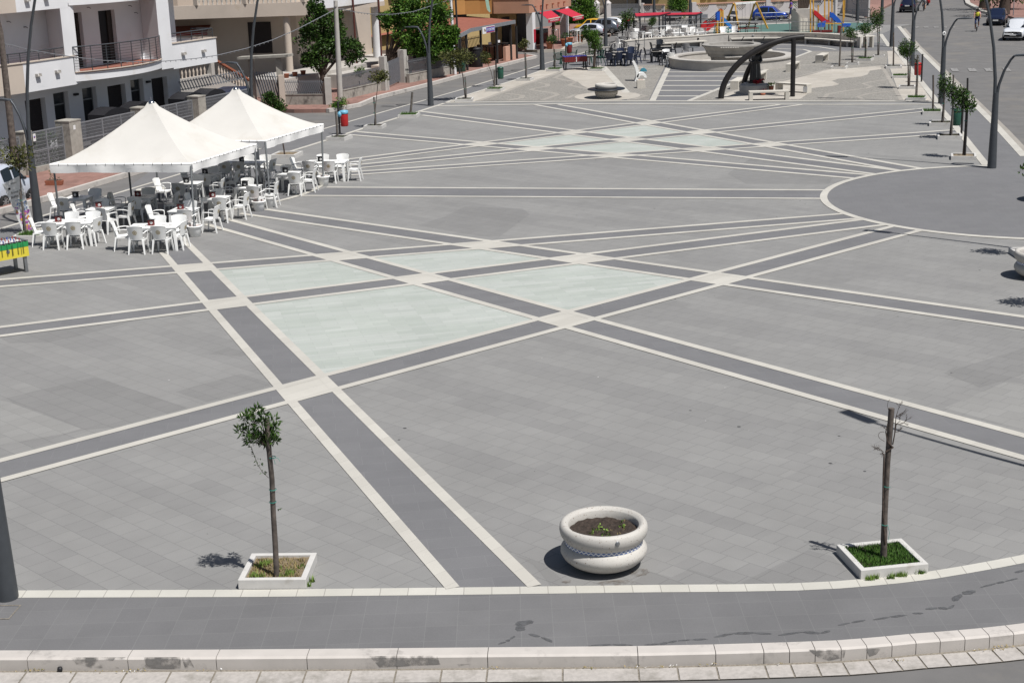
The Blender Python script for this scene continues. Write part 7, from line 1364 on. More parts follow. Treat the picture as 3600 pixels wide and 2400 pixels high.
def cone_pot(label, c_, x, y, h_=.5, pl=True, seed=1, r_=.24):
    p = gg(c_, x, y); t = thing('potted_plant', label, 'potted plant', (p[0], p[1], 0), 0, 'terracotta pots along the bar pavement'); m = MB(); m.lathe([(0, 0), (r_*.65, 0), (r_*.95, h_*.85), (r_*1.08, h_*.86), (r_*1.08, h_), (r_*.9, h_), (0, h_*.93)], 16); m.build('pot', 'terracotta', t)
    c = MB(); leaves(c, [(0, 0, h_+.15), (.1, 0, h_+.25), (-.1, 0, h_+.2)], 30, .13, .2, np.random.default_rng(seed), 2.2, up=.5); c.build('plant', 'leaf_dark', t)
for i, (x, y, lab) in enumerate(((650, 1365, 'with a pale spiky plant nearest the kerb'), (1050, 1280, 'left of a pair by the kerb'), (1200, 1235, 'right of a pair by the kerb'), (1495, 1165, 'next to the white stool at the silver car'), (85, 1310, 'in the corner left of the white pillar'))): cone_pot('terracotta pot '+lab, 'T', x, y, .55, True, i, .27)
p = gg('C', 1720, 755); cone_pot('terracotta pot with a green bush beside the bar tables', 'C', 1720, 755, .35, True, 9, .3)
def cyl(name, label, cat, c_, x, y, r_, h_, m_): p = gg(c_, x, y); t = thing(name, label, cat, (p[0], p[1], 0)); m = MB(); m.lathe([(0, 0), (r_*.93, 0), (r_, .03), (r_, h_-.1)], 20); m.build('drum', m_, t); m = MB(); m.lathe([(r_*1.06, h_-.1), (r_*1.06, h_), (r_*.9, h_+.03), (0, h_+.04)], 20); m.build('lid', m_, t); return t
cyl('rubbish_drum', 'round black rubbish drum with a white sticker by the bar', 'litter bin', 'C', 1597, 795, .42, 1.25, 'black_metal'); cyl('rubbish_drum', 'round green rubbish drum behind the wide dark tree', 'litter bin', 'C', 1405, 850, .36, 1.05, 'green_plastic')
def stool(label, p, az, col='white_render'):
    t = thing('bar_chair', label, 'bar chair', (p[0], p[1], 0), az, 'pale bar chairs'); m = MB(); m.box((0, 0, .62), (.38, .38, .03)); m.build('seat', col, t); m = MB(); m.box((0, .18, .92), (.38, .03, .36)); m.build('backrest', col, t)
    for x in (-.16, .16):
        for y in (-.16, .16): m = MB(); m.bar((x, y, .61), (x*1.25, y*1.25, 0), .03); m.build('leg', 'galvanised', t)
def hightable(label, p, h_=1.0, w_=.75, mt='brown_render'):
    t = thing('high_table', label, 'high table', (p[0], p[1], 0), RZF, 'high bar tables'); m = MB(); m.box((0, 0, h_), (w_*1.3, w_, .05)); m.build('tabletop', mt, t)
    for x in (-w_*.6, w_*.6):
        for y in (-w_*.42, w_*.42): m = MB(); m.bar((x, y, h_), (x, y, 0), .05); m.build('leg', 'dark_iron' if mt != 'white_plastic' else mt, t)
hightable('brown topped high table under the veranda sign', gg('C', 1735, 725)); hightable('dark high table at the right of the veranda', gg('C', 1890, 690), mt='dark_iron'); stool('pale bar chair between the two high tables', gg('C', 1785, 690), R(60)); stool('pale bar chair in front of the orange low wall', gg('C', 1888, 665), R(60)); stool('pale bar chair half hidden behind the black drum', gg('C', 1620, 745), R(60))
hightable('white stool table near the parked silver car', gg('T', 1375, 1195), .95, .5, 'white_plastic'); hightable('white high table beside the waitress', gg('T', 800, 1165), .95, .4, 'white_plastic')
# building with tiled roof seen through the trees
s0_, z0_ = FQ('C', 190, 422, 8); s1_, z1_ = FQ('C', 700, 415, 8); tb_ = sthing('low_house', 'low house with a terracotta tiled roof between the column and the green tree', 'house', s0_, 8)
m = SM(s0_, 8); ze = (z0_+z1_)/2; m.add([(-3, -.2, ze), (s1_-s0_+.5, -.2, ze), (s1_-s0_+3.5, 3.2, ze+.62), (-3+1, 3.2, ze+.62)], [(0, 1, 2, 3)]); m.build('roof', 'roof_tile', tb_); m = SM(s0_, 8); m.b(s0_-3, s1_-.6, 9, 12, 0, ze); m.build('wall', 'brown_render', tb_)
m = SM(s0_, 8); m.b(s0_-2, s1_+5, 13, 16, 0, 8); m.b(s0_+1.6, s0_+2.9, 12.6, 13, 3.4, 8, 1); m.build('rear_wing', ['cream_render', 'orange_render'], tb_)
m = SM(s0_, 8); m.b(s0_-2, s1_+5, 12.2, 12.98, 2.9, 3.5); m.build('painted_shade_block', 'door_and_shade_black', tb_)  # black block: shade painted in between the roof and the rear wing
slat_fence('dark iron railing below the tiled roof house', (*so2xy(s0_-1, 6.2), 0), (*so2xy(s1_, 6.2), 0), .0, .9, 34, .1, .03, 'iron_railing', 'dark_iron')
# hedge and background
def hedge(label, base, blobs, n, ls, lm, seed):
    rng = np.random.default_rng(seed); t = thing('garden_tree', label, 'tree', base, 0, 'background greenery'); c = MB()
    for (x, y, z, rx, ry, rz_) in blobs: leaves(c, blob_centers(rng, 30, (x, y, z), (rx*.85, ry*.85, rz_*.85), .3), n//30, ls, (rx*.28, ry*.28, rz_*.28), rng, 2.2, up=.3)
    c.build('crown', lm, t); m = MB(); m.tube([(0, 0, 0), (0, 0, blobs[0][2])], .12, 6); m.build('trunk', 'bark', t)
hb = gg('D', 760, 330); hb = (hb[0], hb[1]+1.0, 0); b7 = lambda x, y, rx, rz_, dy=0: (atp('D', x, y, hb).x, dy, atp('D', x, y, hb).z, rx, 1.5, rz_)
hedge('tall clipped conifer hedge between the salmon house and the parked cars', hb, [b7(780, 200, 1.6, 2.0), b7(700, 120, 1.3, 1.7), b7(860, 130, 1.0, 1.7), b7(780, 0, 1.4, 1.3), b7(860, 240, .9, 1.4), b7(640, 330, .9, 1.0), b7(500, 330, .8, 1.2, .5), b7(700, 370, 1.3, .9)], 1500, .20, 'leaf_bright', 81)
hb = gg('U', 1660, 420); hb = (hb[0], hb[1], 0); b7 = lambda x, y, rx, rz_, dy=0: (atp('U', x, y, hb).x, dy, atp('U', x, y, hb).z, rx, 1.2, rz_)
hedge('round clipped green bush before the yellow house', hb, [b7(1660, 150, 1.15, 1.1), b7(1640, 60, .9, .9)], 1500, .16, 'leaf_bright', 82)
hb = (*g(2700, 52)[:2], 0); b7 = lambda x, y, rx, rz_, dy=0: (atp('X', x, y, hb).x, dy+2.5, atp('X', x, y, hb).z+.1, rx, 1.2, rz_)
hedge('drooping palm like greenery over the lattice wall behind the blue car', hb, [b7(2655, 4, .9, .6), b7(2730, 2, 1.2, .5), b7(2790, 8, .9, .9)], 1200, .3, 'leaf_bright', 83)
# lattice wall
mat('lattice_white', (.58, .55, .54), .8, var=.05)
def lattice(label, P, Q, h_, nb, first=.6):
    P, Q = Vector(P[:2]), Vector(Q[:2]); L = (Q-P).length; t = thing('lattice_wall', label, 'wall', (P.x, P.y, 0), math.atan2((Q-P).y, (Q-P).x), 'white lattice garden walls'); out = [(0, 0), (L, 0), (L, h_)]; rr_ = L/nb*.30; m2_ = MB(); ds = .15
    for k in reversed(range(nb)):
        c = L*(k+.5)/nb; dep = h_*.52; out += [(c+rr_, h_)]+[(c+rr_*math.cos(R(a)), h_-dep*math.sin(R(a))) for a in range(15, 180, 15)]+[(c-rr_, h_)]
        for s_ in (-1, 1):
            x = -rr_-dep
            while x < rr_+dep:
                pts = []
                for j in range(31):
                    xx = x+s_*0+ (dep*j/30); z_ = h_-dep*j/30 if s_ > 0 else h_-dep+dep*j/30
                    if (xx/rr_)**2+((h_-z_)/dep)**2 < 1: pts.append((xx, z_))
                if len(pts) > 1: m2_.bar((c+pts[0][0], .06, pts[0][1]), (c+pts[-1][0], .06, pts[-1][1]), .05, .05)
                x += ds*1.3
    out += [(0, h_)]; m = MB(); m.prism(out, 0, .14); m.build('wall', 'lattice_white', t); m2_.build('lattice', 'lattice_white', t); m = MB(); m.box((L/2, .07, h_+.05), (L+.1, .24, .1)); m.build('coping', 'salmon_light', t)
    m = MB(); m.box((0, .07, h_/2+.1), (.4, .4, h_+.2)); m.build('pier', 'lattice_white', t)
LA, LB, LC_, LD = g(2440, 67), g(2700, 57), g(2975, 48), g(3052, 61)
hl = hgt(LA, 17); lattice('white lattice wall with arched lattice panels behind the swings', LA, LB, hl, 4); lattice('white lattice wall continuing behind the play tower', LB, LC_, hl, 4); lattice('end return of the white lattice wall beside the north pavement', LC_, LD, hl*1.3, 1)
lattice('short white lattice wall left of the round bush', g(2255, 66), g(2335, 66), hgt(g(2255, 66), 20), 2)
GA, GB_ = gg('D', 935, 230), gg('D', 1170, 225); slat_fence('pale picket fence behind the parked cars', (*GA[:2], 0), (*GB_[:2], 0), .2, hh('D', 935, 80, GA), 22, 0, .05, 'picket_fence', 'bench_stone')
GA, GB_ = gg('D', 1172, 228), gg('D', 1562, 225); hg = hh('D', 1172, 92, GA); L_ = (Vector(GB_)-Vector(GA)).length; t = thing('metal_gate', 'wide grey sheet metal gate with pickets on top, behind the cars', 'gate', (*GA[:2], 0), math.atan2(GB_[1]-GA[1], GB_[0]-GA[0])); m = MB(); m.box((L_/2, 0, hg*.4), (L_, .06, hg*.8)); m.build('sheet', 'fence_grey', t); m = MB(); [m.bar((L_*i/40, 0, hg*.8), (L_*i/40, 0, hg*1.25), .035) for i in range(41)]; m.build('pickets', 'fence_grey', t)
for lab, x in (('white gate pier left of the sheet gate', 1130), ('white gate pier of the picket fence', 975)): p = gg('D', x, 228); m = MB(); h_ = hh('D', x, 50, p); m.box((0, 0, h_/2), (.5, .5, h_)); m.lathe([(.34, 0), (.1, .25), (0, .3)], 4, (0, 0, h_)); single('gate_pier', m, 'lattice_white', lab, 'pillar', p)
# yellow houses beyond
def backhouse(label, x0, x1, y, dy, col, wins, h_=9):
    a, b = g(x0, y), g(x1, y); a = Vector((a[0], a[1]+dy)); b = Vector((b[0], b[1]+dy)); L = (b-a).length; t = thing('low_house', label, 'house', (a.x, a.y, 0), math.atan2((b-a).y, (b-a).x), 'houses across the back road'); m = MB(); m.box((L/2, 4, h_/2), (L, 8, h_)); m.build('wall', col, t)
    for f0, f1, z0, z1, mt in wins: m = MB(); m.box((L*(f0+f1)/2, -.03, (z0+z1)/2), (L*(f1-f0), .06, z1-z0)); m.build('window', mt, t)
    m = MB(); m.box((L/2, -.05, .25), (L, .1, .5)); m.build('base_course', 'brown_render', t)
backhouse('rough stone yellow house behind the sheet gate', 1990, 2250, 58, 5, 'stucco_back', [(.0, .2, 0, 3.5, 'shade_render'), (.3, .42, 0, 3.2, 'door_brown')]); backhouse('ochre house behind the round bush', 2252, 2440, 62, 4, 'ochre_render', [(.0, .30, .3, 3.6, 'door_and_shade_black'), (.62, .98, .2, 3.4, 'door_and_shade_black'), (.36, .44, 1.4, 2.2, 'door_brown')])
backhouse('yellow house with dark windows above the lattice wall', 2442, 2720, 56, 5, 'ochre_render', [(.08, .24, 1.2, 3.4, 'door_brown'), (.28, .31, 1.2, 3.4, 'door_brown'), (.40, .52, 1.2, 3.4, 'door_and_shade_black'), (.72, .98, .8, 3.4, 'door_brown')]); backhouse('pale house right behind the lattice wall end', 2722, 3010, 46, 5, 'lattice_white', [(.5, .62, .8, 2.6, 'orange_render'), (.72, .9, .8, 2.6, 'orange_render'), (.1, .3, 1.5, 3.0, 'door_and_shade_black')])
for i, (c_, x, y, yt, r_, mt, lab) in enumerate((('U', 760, 470, -60, .13, 'cement', 'thick pale pole beside the sheet gate'), ('U', 485, 330, -60, .07, 'grid_grey', 'thin grey pole in front of the sheet gate'), ('R', 1280, 380, -60, .06, 'play_yellow', 'thin yellow pole before the lattice wall end'), ('R', 1095, 470, -60, .16, 'lattice_white', 'wide pale pole behind the red slide'), ('F', 540, 310, -60, .1, 'lamp_grey', 'plain grey pole at the corner of the north pavement'))):
    p = gg(c_, x, y); m = MB(); m.tube([(0, 0, 0), (0, 0, hgt(p, yt))], r_, 8); single('utility_pole', m, mt, lab, 'utility pole', p)
# park benches and cycle rack behind the terrace
def parkbench(label, a, b):
    L = (Vector(b)-Vector(a)).length; t = thing('park_bench', label, 'bench', (a[0], a[1], 0), math.atan2(b[1]-a[1], b[0]-a[0]), 'grey green park benches'); m = MB(); m.box((L/2, 0, .43), (L, .42, .05)); m.build('seat', 'fence_grey', t); m = MB(); m.box((L/2, .2, .72), (L, .05, .32)); m.build('backrest', 'fence_grey', t)
    for x in (.1*L, .9*L): m = MB(); m.box((x, 0, .2), (.06, .4, .4)); m.build('leg', 'dark_iron', t)
parkbench('grey green park bench behind the right red pergola', gg('U', 1340, 500), gg('U', 1690, 490)); parkbench('grey green park bench left of the red slide steps', gg('U', 1950, 570), gg('U', 2280, 560)); parkbench('grey green park bench behind the left red pergola', gg('U', 850, 510), gg('U', 1040, 505)); parkbench('grey green park bench left of the swings', gg('Q', 640, 440), gg('Q', 800, 450))
a = gg('U', 1490, 690, 0); t = thing('cycle_rack', 'curved metal cycle rack behind the terrace chairs', 'cycle rack', a); m = MB(); b = Vector(gg('U', 2000, 640, 0))-Vector(a)
for i in range(7): q = b*(i/6); m.tube([q, q+Vector((.1, 0, .5)), q+Vector((.35, 0, .85))], .03, 5)
m.tube([(.35, 0, .85), b+Vector((.35, 0, .85))], .025, 5); m.build('hoops', 'galvanised', t)
# ================================================================ VEHICLES
def carpaint(name, col, rough=.25):
    m, n, p = nodes(name); p.inputs['Base Color'].default_value = (*col, 1); p.inputs['Roughness'].default_value = rough; p.inputs['Metallic'].default_value = .2; p.inputs['Coat Weight'].default_value = .8; p.inputs['Coat Roughness'].default_value = .05; MATS[name] = m
for nme, c in (('paint_silver', (.52, .55, .62)), ('paint_grey', (.10, .115, .14)), ('paint_yellow', (.75, .42, .02)), ('paint_white', (.70, .72, .75)), ('paint_blue', (.012, .05, .30)), ('paint_navy', (.008, .012, .035)), ('paint_lilac', (.55, .57, .66)), ('paint_green', (.015, .06, .05)), ('paint_darkcell', (.10, .11, .13))): carpaint(nme, c)
mat('tyre', (.018, .018, .018), .85); mat('rim', (.40, .41, .42), .3, metal=.7); mat('lens_white', (.75, .78, .8), .1); mat('lens_red', (.35, .01, .01), .2); mat('bumper_black', (.02, .02, .022), .6); mat('plate_white', (.7, .7, .68), .6)
def car(label, loc, az, L, Wd, H, paint, style='hatch', second=None, cat='car', group=None, name='parked_car', k=1.0):
    L, Wd, H = L*k, Wd*k, H*k
    """front towards +x; sections lofted along the length"""
    o = thing(name, label, cat, loc, az, group); h = L/2; wr = (.30 if L/k > 3 else .27)*k; belt = H*.60
    if style == 'hatch': st = [(-h, .34, .60, 0, .80), (-h+.08, .22, belt*.97, 0, .92), (-h+.30, .20, belt, H*.80, .98), (-h+.55, .19, belt*1.01, H*.95, 1.0), (-h+1.0, .18, belt, H, 1.0), (-.1, .18, belt, H*.995, 1.0), (.30, .18, belt*.99, H*.955, 1.0), (h*.50, .18, belt*.97, 0, 1.0), (h*.80, .19, belt*.90, 0, .95), (h-.08, .22, belt*.76, 0, .84), (h, .30, belt*.62, 0, .72)]
    elif style == 'box': st = [(-h, .34, .72, 0, .86), (-h+.05, .24, belt, H*.70, .94), (-h+.18, .20, belt, H*.93, 1.0), (-h+.5, .19, belt, H, 1.0), (0, .18, belt, H, 1.0), (.42, .18, belt*.99, H*.97, 1.0), (h*.56, .18, belt*.96, 0, 1.0), (h*.88, .2, belt*.90, 0, .95), (h-.04, .22, belt*.82, 0, .88), (h, .30, belt*.70, 0, .82)]
    else: st = [(-h, .36, .62, 0, .82), (-h+.06, .22, belt*.98, H*.72, .95), (-h+.25, .20, belt*1.03, H*.93, 1.0), (-.35, .19, belt, H, 1.0), (.10, .18, belt, H*.99, 1.0), (.42, .18, belt*.98, H*.9, 1.0), (h*.62, .18, belt*.92, 0, .98), (h*.9, .2, belt*.78, 0, .9), (h, .30, belt*.55, 0, .76)]
    vs = []; hw = Wd/2; ring_ = 14
    for x, zb_, zs, zt_, k in st:
        w_ = hw*k; zt2 = zt_ if zt_ else zs+.035; wt = w_*.72 if zt_ else w_*.80
        half = [(0, zb_), (w_*.86, zb_), (w_*.97, zb_+.12), (w_, (zb_+zs)/2), (w_*.95, zs), (wt*1.02, zs+(zt2-zs)*.9 if zt_ else zs+.03), (wt*.8, zt2), (0, zt2+.02)]
        pts = half+[(-a, b) for a, b in reversed(half[1:-1])]; vs += [(x, a, b) for a, b in pts]
    fs = [(i*ring_+k, i*ring_+(k+1) % ring_, (i+1)*ring_+(k+1) % ring_, (i+1)*ring_+k) for i in range(len(st)-1) for k in range(ring_)]+[tuple(range(ring_)), tuple(reversed(range((len(st)-1)*ring_, len(st)*ring_)))]
    fs = [tuple(reversed(f)) for f in fs]
    m = MB(); m.add(vs, fs, 0, True); b = m.build('body', paint, o)
    # glass: slightly proud of the cabin faces
    cab = [i for i, s_ in enumerate(st) if s_[3]]; i0, i1 = cab[0], cab[-1]; P = lambda i, k: Vector(vs[i*ring_+k])
    for sd, (ka, kb) in ((1, (4, 5)), (-1, (10, 9))):
        gm = MB()
        if style == 'smart' : rngs = [(i0+1, i1)]
        else:
            mid = (i0+i1)//2+1; rngs = [(i0+1, mid), (mid, i1)]
        for a_, b_ in rngs:
            lo_, hi_ = [], []
            for i in range(a_, b_+1):
                f = .12; u = P(i, ka).lerp(P(i, kb), .10)+Vector((0, sd*.02, 0)); v_ = P(i, ka).lerp(P(i, kb), .95)+Vector((0, sd*.03, 0))
                if i == a_: u.x += .05; v_.x += .05
                if i == b_: u.x -= .05; v_.x -= .05
                lo_.append(u); hi_.append(v_)
            if b_ == i1 and style != 'smart': lo_.append(P(i1, ka).lerp(P(i1+1, ka), .62)+Vector((0, sd*.012, .03))); hi_.append(lo_[-1])
            n = len(lo_); q = [tuple(x) for x in lo_+hi_]; f_ = [(i, i+1, n+i+1, n+i) for i in range(n-1)]; gm.add(q, f_ if sd > 0 else [tuple(reversed(x)) for x in f_])
        gm.build('side_window', 'car_glass', o)
    ws = [P(i1, 5), P(i1, 9), P(i1+1, 10), P(i1+1, 4)]; c = sum(ws, Vector())/4; ws = [c+(p-c)*.88+Vector((.02, 0, .022)) for p in ws]; gm = MB(); gm.add([tuple(p) for p in ws], [(0, 1, 2, 3)]); gm.build('windscreen', 'car_glass', o)
    ra, rb_ = P(i0+1, 5), P(i0+1, 9); rw = [ra, rb_, P(i0-1 if i0 > 0 else 0, 10), P(i0-1 if i0 > 0 else 0, 4)]; c = sum(rw, Vector())/4; rw = [c+(p-c)*.80+Vector((-.035, 0, .02)) for p in rw]; gm = MB(); gm.add([tuple(p) for p in rw], [(3, 2, 1, 0)]); gm.build('rear_window', 'car_glass', o)
    ax = h-.72*k if L/k > 3 else h-.42; rx = -(h-.68*k) if L/k > 3 else -(h-.38)
    for x in (ax, rx):
        for sd in (-1, 1):
            wv2 = MB(); wv2.lathe([(wr*1.12, -.02), (wr*1.12, .004)], 20); wv2.lathe([(0, .004), (wr*1.12, .004)], 20); aa = wv2.build('wheel_arch', 'bumper_black', o); aa.location = (x, sd*(hw*.975), wr); aa.rotation_euler = (R(-90*sd), 0, 0)
            e = thing('wheel', None, None, (x, sd*(hw-.09), wr)); e.parent = o; e.rotation_euler = (R(-90*sd), 0, 0)
            m = MB(); m.lathe([(wr*.62, -.09), (wr*.95, -.09), (wr, -.06), (wr, .06), (wr*.95, .10), (wr*.64, .105)], 24); m.build('tyre', 'tyre', e)
            m = MB(); m.lathe([(wr*.64, .10), (wr*.60, .075), (wr*.2, .07)], 20, mi=1); m.lathe([(0, .10), (wr*.16, .10), (wr*.18, .08)], 12)
            for k in range(7): a = k*2*math.pi/7; m.bar((wr*.1*math.cos(a), wr*.1*math.sin(a), .092), (wr*.62*math.cos(a), wr*.62*math.sin(a), .098), .045, .02)
            m.lathe([(wr*.58, .095), (wr*.65, .108)], 20); m.build('rim', ['rim', 'bumper_black'], e)
    fl = st[-2]; bl_ = st[1]
    for sd in (-1, 1):
        m = MB(); m.lathe([(0, .03), (.09, .025), (.13, 0)], 12, sy=.6); q = m.build('headlight', 'lens_white', o); q.location = (h-.10, sd*hw*.60, belt*.62); q.rotation_euler = (R(90), 0, R(90)); q.scale = (1, 1.3, 1)
        m = MB(); m.box((0, 0, 0), (.05, .20, .22)); q = m.build('tail_light', 'lens_red', o); q.location = (-h+.05, sd*hw*.72, belt*.82)
        m = MB(); m.lathe([(0, .06), (.06, .05), (.09, 0), (.06, -.05), (0, -.06)], 8, sx=.7); q = m.build('wing_mirror', 'bumper_black', o); q.location = (h*.30, sd*(hw+.06), belt*1.06)
        m = MB(); m.bar((-.1, sd*(hw+.003), belt*.84), (.05, sd*(hw+.003), belt*.84), .02, .02); m.bar((.42, sd*(hw*.99+.004), .3), (.46, sd*(hw*.955+.004), belt*.98), .006, .006); m.build('door_handle', 'bumper_black', o)
    m = MB(); m.box((h-.02, 0, .36), (.08, Wd*.80, .16)); m.build('front_bumper', 'bumper_black', o); m = MB(); m.box((-h+.02, 0, .40), (.08, Wd*.84, .18)); m.build('rear_bumper', 'bumper_black', o)
    for sx_, x in ((1, h+.025), (-1, -h-.025)): m = MB(); m.box((x, 0, .42 if sx_ > 0 else .62), (.01, .42, .11)); m.build('number_plate', 'plate_white', o)
    m = MB(); m.box((h-.03, 0, belt*.66), (.06, Wd*.42, .09)); m.build('grille', 'bumper_black', o)
    return o
# smart-like two seater left
w0, w1 = gg('P', 70, 655, RZ), gg('P', 395, 560, RZ); dv = Vector(w1)-Vector(w0); az = math.atan2(dv.y, dv.x); mdl = (Vector(w0)+Vector(w1))/2; nrm = Vector((-math.sin(az), math.cos(az), 0))
car('tiny silver and grey two seat car cut off by the left edge', tuple(mdl+nrm*.72), az, 2.5, 1.5, 1.53, 'paint_silver', 'hatch', k=.999)
az1 = R(180+8); rwp = [('D', 988, 502), ('D', 1100, 485), ('D', 1180, 465), ('D', 1268, 440)]
for (c_, x, y), L, Wd, H, pt, lab, st_ in ((rwp[0], 4.1, 1.75, 1.40, 'paint_silver', 'silver hatchback, nearest of the parked cars beyond the bar', 'hatch'), (rwp[2], 3.9, 1.72, 1.55, 'paint_grey', 'dark grey hatchback parked behind the silver one', 'hatch'), (rwp[3], 3.9, 1.7, 1.5, 'paint_white', 'white and dark car parked behind the grey hatchback', 'hatch')):
    kc = .70 if 'silver' in pt else .76; L, Wd, H = L*kc, Wd*kc, H*kc; p = Vector(gg(c_, x, y, .02)); az1 = R(162); fwd = Vector((math.cos(az1), math.sin(az1), 0)); lf = Vector((-math.sin(az1), math.cos(az1), 0)); side_ = lf if lf.y > 0 else -lf
    car(lab, tuple(p+fwd*(L/2-.68*kc)+side_*Wd/2), az1, L/kc, Wd/kc, H/kc, pt, st_, group='cars parked beyond the bar', k=kc)
p = Vector(gg('D', 1040, 455, .02)); car('bright yellow hatchback squeezed between the silver and grey cars', tuple(p+fwd*1.0+side_*.5), az1, 3.6, 1.65, 1.5, 'paint_yellow', 'hatch', group='cars parked beyond the bar', k=.76)
p = Vector(gg('Q', 1560, 405)); car('blue hatchback parked behind the playground swings', (p.x, p.y+.9, RZ), R(-18), 3.9, 1.68, 1.55, 'paint_blue', 'hatch', k=.82)
p = Vector(gg('C', 1700, 500, .9)); pso = so2xy(44.6, 4.6); car('dark green car glimpsed through the bar screen', (pso[0], pso[1], .25), RZF, 3.9, 1.65, 1.45, 'paint_green', 'hatch')
p = gg('F', 860, 165, RZ); dr = R(68); car('navy hatchback seen from behind, parked at the top of the right road', (p[0]+math.cos(dr)*1.8, p[1]+math.sin(dr)*1.8, RZ), dr, 3.9, 1.7, 1.5, 'paint_navy', 'hatch', k=.86)
p = gg('F', 1960, 335, RZ); car('dark navy car facing the camera behind the white car', (p[0]+.9, p[1]+1.9, RZ), R(-112), 4.0, 1.72, 1.5, 'paint_navy', 'hatch', k=.84)
p = gg('F', 2235, 525, RZ); car('old white boxy hatchback facing the camera at the right edge', (p[0]+.7, p[1]+1.7, RZ), R(-118), 3.4, 1.52, 1.42, 'paint_white', 'box')
p = gg('R', 850, 330, RZ); car('dark blue car with a red banner behind the red slide', (p[0], p[1]+1.2, RZ), R(5), 3.6, 1.65, 1.5, 'paint_navy', 'hatch')
# ================================================================ PEOPLE
mat('cloth_black', (.012, .012, .016), .85); mat('cloth_purple', (.12, .05, .35), .8); mat('cloth_navy', (.02, .03, .10), .85); mat('cloth_pink', (.55, .30, .30), .8); mat('cloth_yellow', (.62, .60, .05), .7); mat('cloth_white', (.6, .6, .6), .8); mat('cloth_red', (.5, .03, .02), .8); mat('hair_dark', (.015, .012, .01), .8); mat('apron_yellow', (.50, .50, .12), .8)
def person(label, loc, az, joints, shirt, pants, hair='hair_dark', skin='skin_tan', skirt=False):
    """one skinned body; joints: dict of joint positions in a frame facing +x"""
    o = thing('person', label, 'person', loc, az)
    J = joints; names = list(J); idx = {n: i for i, n in enumerate(names)}
    E_ = [('pelvis', 'chest'), ('chest', 'neck'), ('neck', 'head'), ('head', 'crown'), ('chest', 'lsh'), ('lsh', 'lel'), ('lel', 'lwr'), ('lwr', 'lha'), ('chest', 'rsh'), ('rsh', 'rel'), ('rel', 'rwr'), ('rwr', 'rha'), ('pelvis', 'lhi'), ('lhi', 'lkn'), ('lkn', 'lan'), ('lan', 'lto'), ('pelvis', 'rhi'), ('rhi', 'rkn'), ('rkn', 'ran'), ('ran', 'rto')]
    rad = {'pelvis': (.15, .12), 'chest': (.17, .12), 'neck': (.055, .055), 'head': (.09, .10), 'crown': (.075, .085), 'lsh': (.07, .07), 'rsh': (.07, .07), 'lel': (.045, .045), 'rel': (.045, .045), 'lwr': (.032, .032), 'rwr': (.032, .032), 'lha': (.035, .03), 'rha': (.035, .03), 'lhi': (.10, .10), 'rhi': (.10, .10), 'lkn': (.065, .065), 'rkn': (.065, .065), 'lan': (.045, .045), 'ran': (.045, .045), 'lto': (.035, .035), 'rto': (.035, .035)}
    me = bpy.data.meshes.new('body'); me.from_pydata([J[n] for n in names], [(idx[a], idx[b]) for a, b in E_], []); b = bpy.data.objects.new('body', me); COL.objects.link(b); b.parent = o
    sk = b.modifiers.new('skin', 'SKIN'); b.modifiers.new('sub', 'SUBSURF').levels = 1; b.modifiers['sub'].render_levels = 1
    if not me.skin_vertices: me.attributes.new('skin', 'FLOAT', 'POINT')
    for n in names:
        v_ = me.skin_vertices[0].data[idx[n]]; v_.radius = rad[n]; v_.use_root = (n == 'pelvis')
    # bake to mesh to keep it one plain surface
    dg = bpy.context.evaluated_depsgraph_get(); nm = bpy.data.meshes.new_from_object(b.evaluated_get(dg)); b.modifiers.clear(); b.data = nm; nm.name = 'body'; nm.materials.clear()
    for q in (skin, shirt, pants): nm.materials.append(MATS[q])
    pz = J['pelvis'][2]; nz_ = J['neck'][2]
    for f in nm.polygons:
        f.use_smooth = True; c = f.center
        near = min(names, key=lambda n: (Vector(J[n])-c).length)
        if near in ('chest', 'lsh', 'rsh') or (near in ('neck',) and c.z < nz_-.03): f.material_index = 1
        elif near == 'pelvis': f.material_index = 1 if c.z > pz+.02 else 2
        elif near in ('lhi', 'rhi') or near in ('lto', 'rto'): f.material_index = 2
        elif near in ('lkn', 'rkn') and not skirt: f.material_index = 2 if c.z > J[near][2]-.05 else 0
    hd = Vector(J['head']); m = MB(); m.lathe([(.098, -.02), (.108, .04), (.10, .11), (.06, .155), (0, .165)], 14, (hd.x-.015, hd.y, hd.z+.0)); m.build('hair', hair, o)
    if skirt: pl = Vector(J['pelvis']); m = MB(); m.lathe([(.15, .12), (.19, -.05), (.24, -.42)], 16, tuple(pl)); m.build('skirt', pants, o)
    return o
def stand(h=1.7, stride=.0, arms=0.0):
    k = h/1.7; J = {'pelvis': (0, 0, .93), 'chest': (0, 0, 1.28), 'neck': (.01, 0, 1.46), 'head': (.03, 0, 1.57), 'crown': (.03, 0, 1.66), 'lsh': (0, .18, 1.40), 'lel': (.02, .22, 1.13), 'lwr': (.10+arms, .20, .92+arms), 'lha': (.13+arms, .19, .84+arms*1.2), 'rsh': (0, -.18, 1.40), 'rel': (.0, -.22, 1.13), 'rwr': (.09+arms, -.20, .92+arms), 'rha': (.12+arms, -.19, .84+arms*1.2),
         'lhi': (0, .09, .86), 'lkn': (stride*.6+.02, .10, .47), 'lan': (stride, .10, .07), 'lto': (stride+.16, .11, .03), 'rhi': (0, -.09, .86), 'rkn': (-stride*.3+.02, -.10, .47), 'ran': (-stride, -.10, .08), 'rto': (-stride+.15, -.11, .03)}
    return {n: tuple(c*k for c in v_) for n, v_ in J.items()}
p = gg('T', 1130, 1150); hp = hh('T', 1110, 598, p); person('person in black standing by the bar chairs under the second awning', p, R(-60), stand(min(1.85, max(1.6, hp)), .1, .1), 'cloth_black', 'cloth_black')
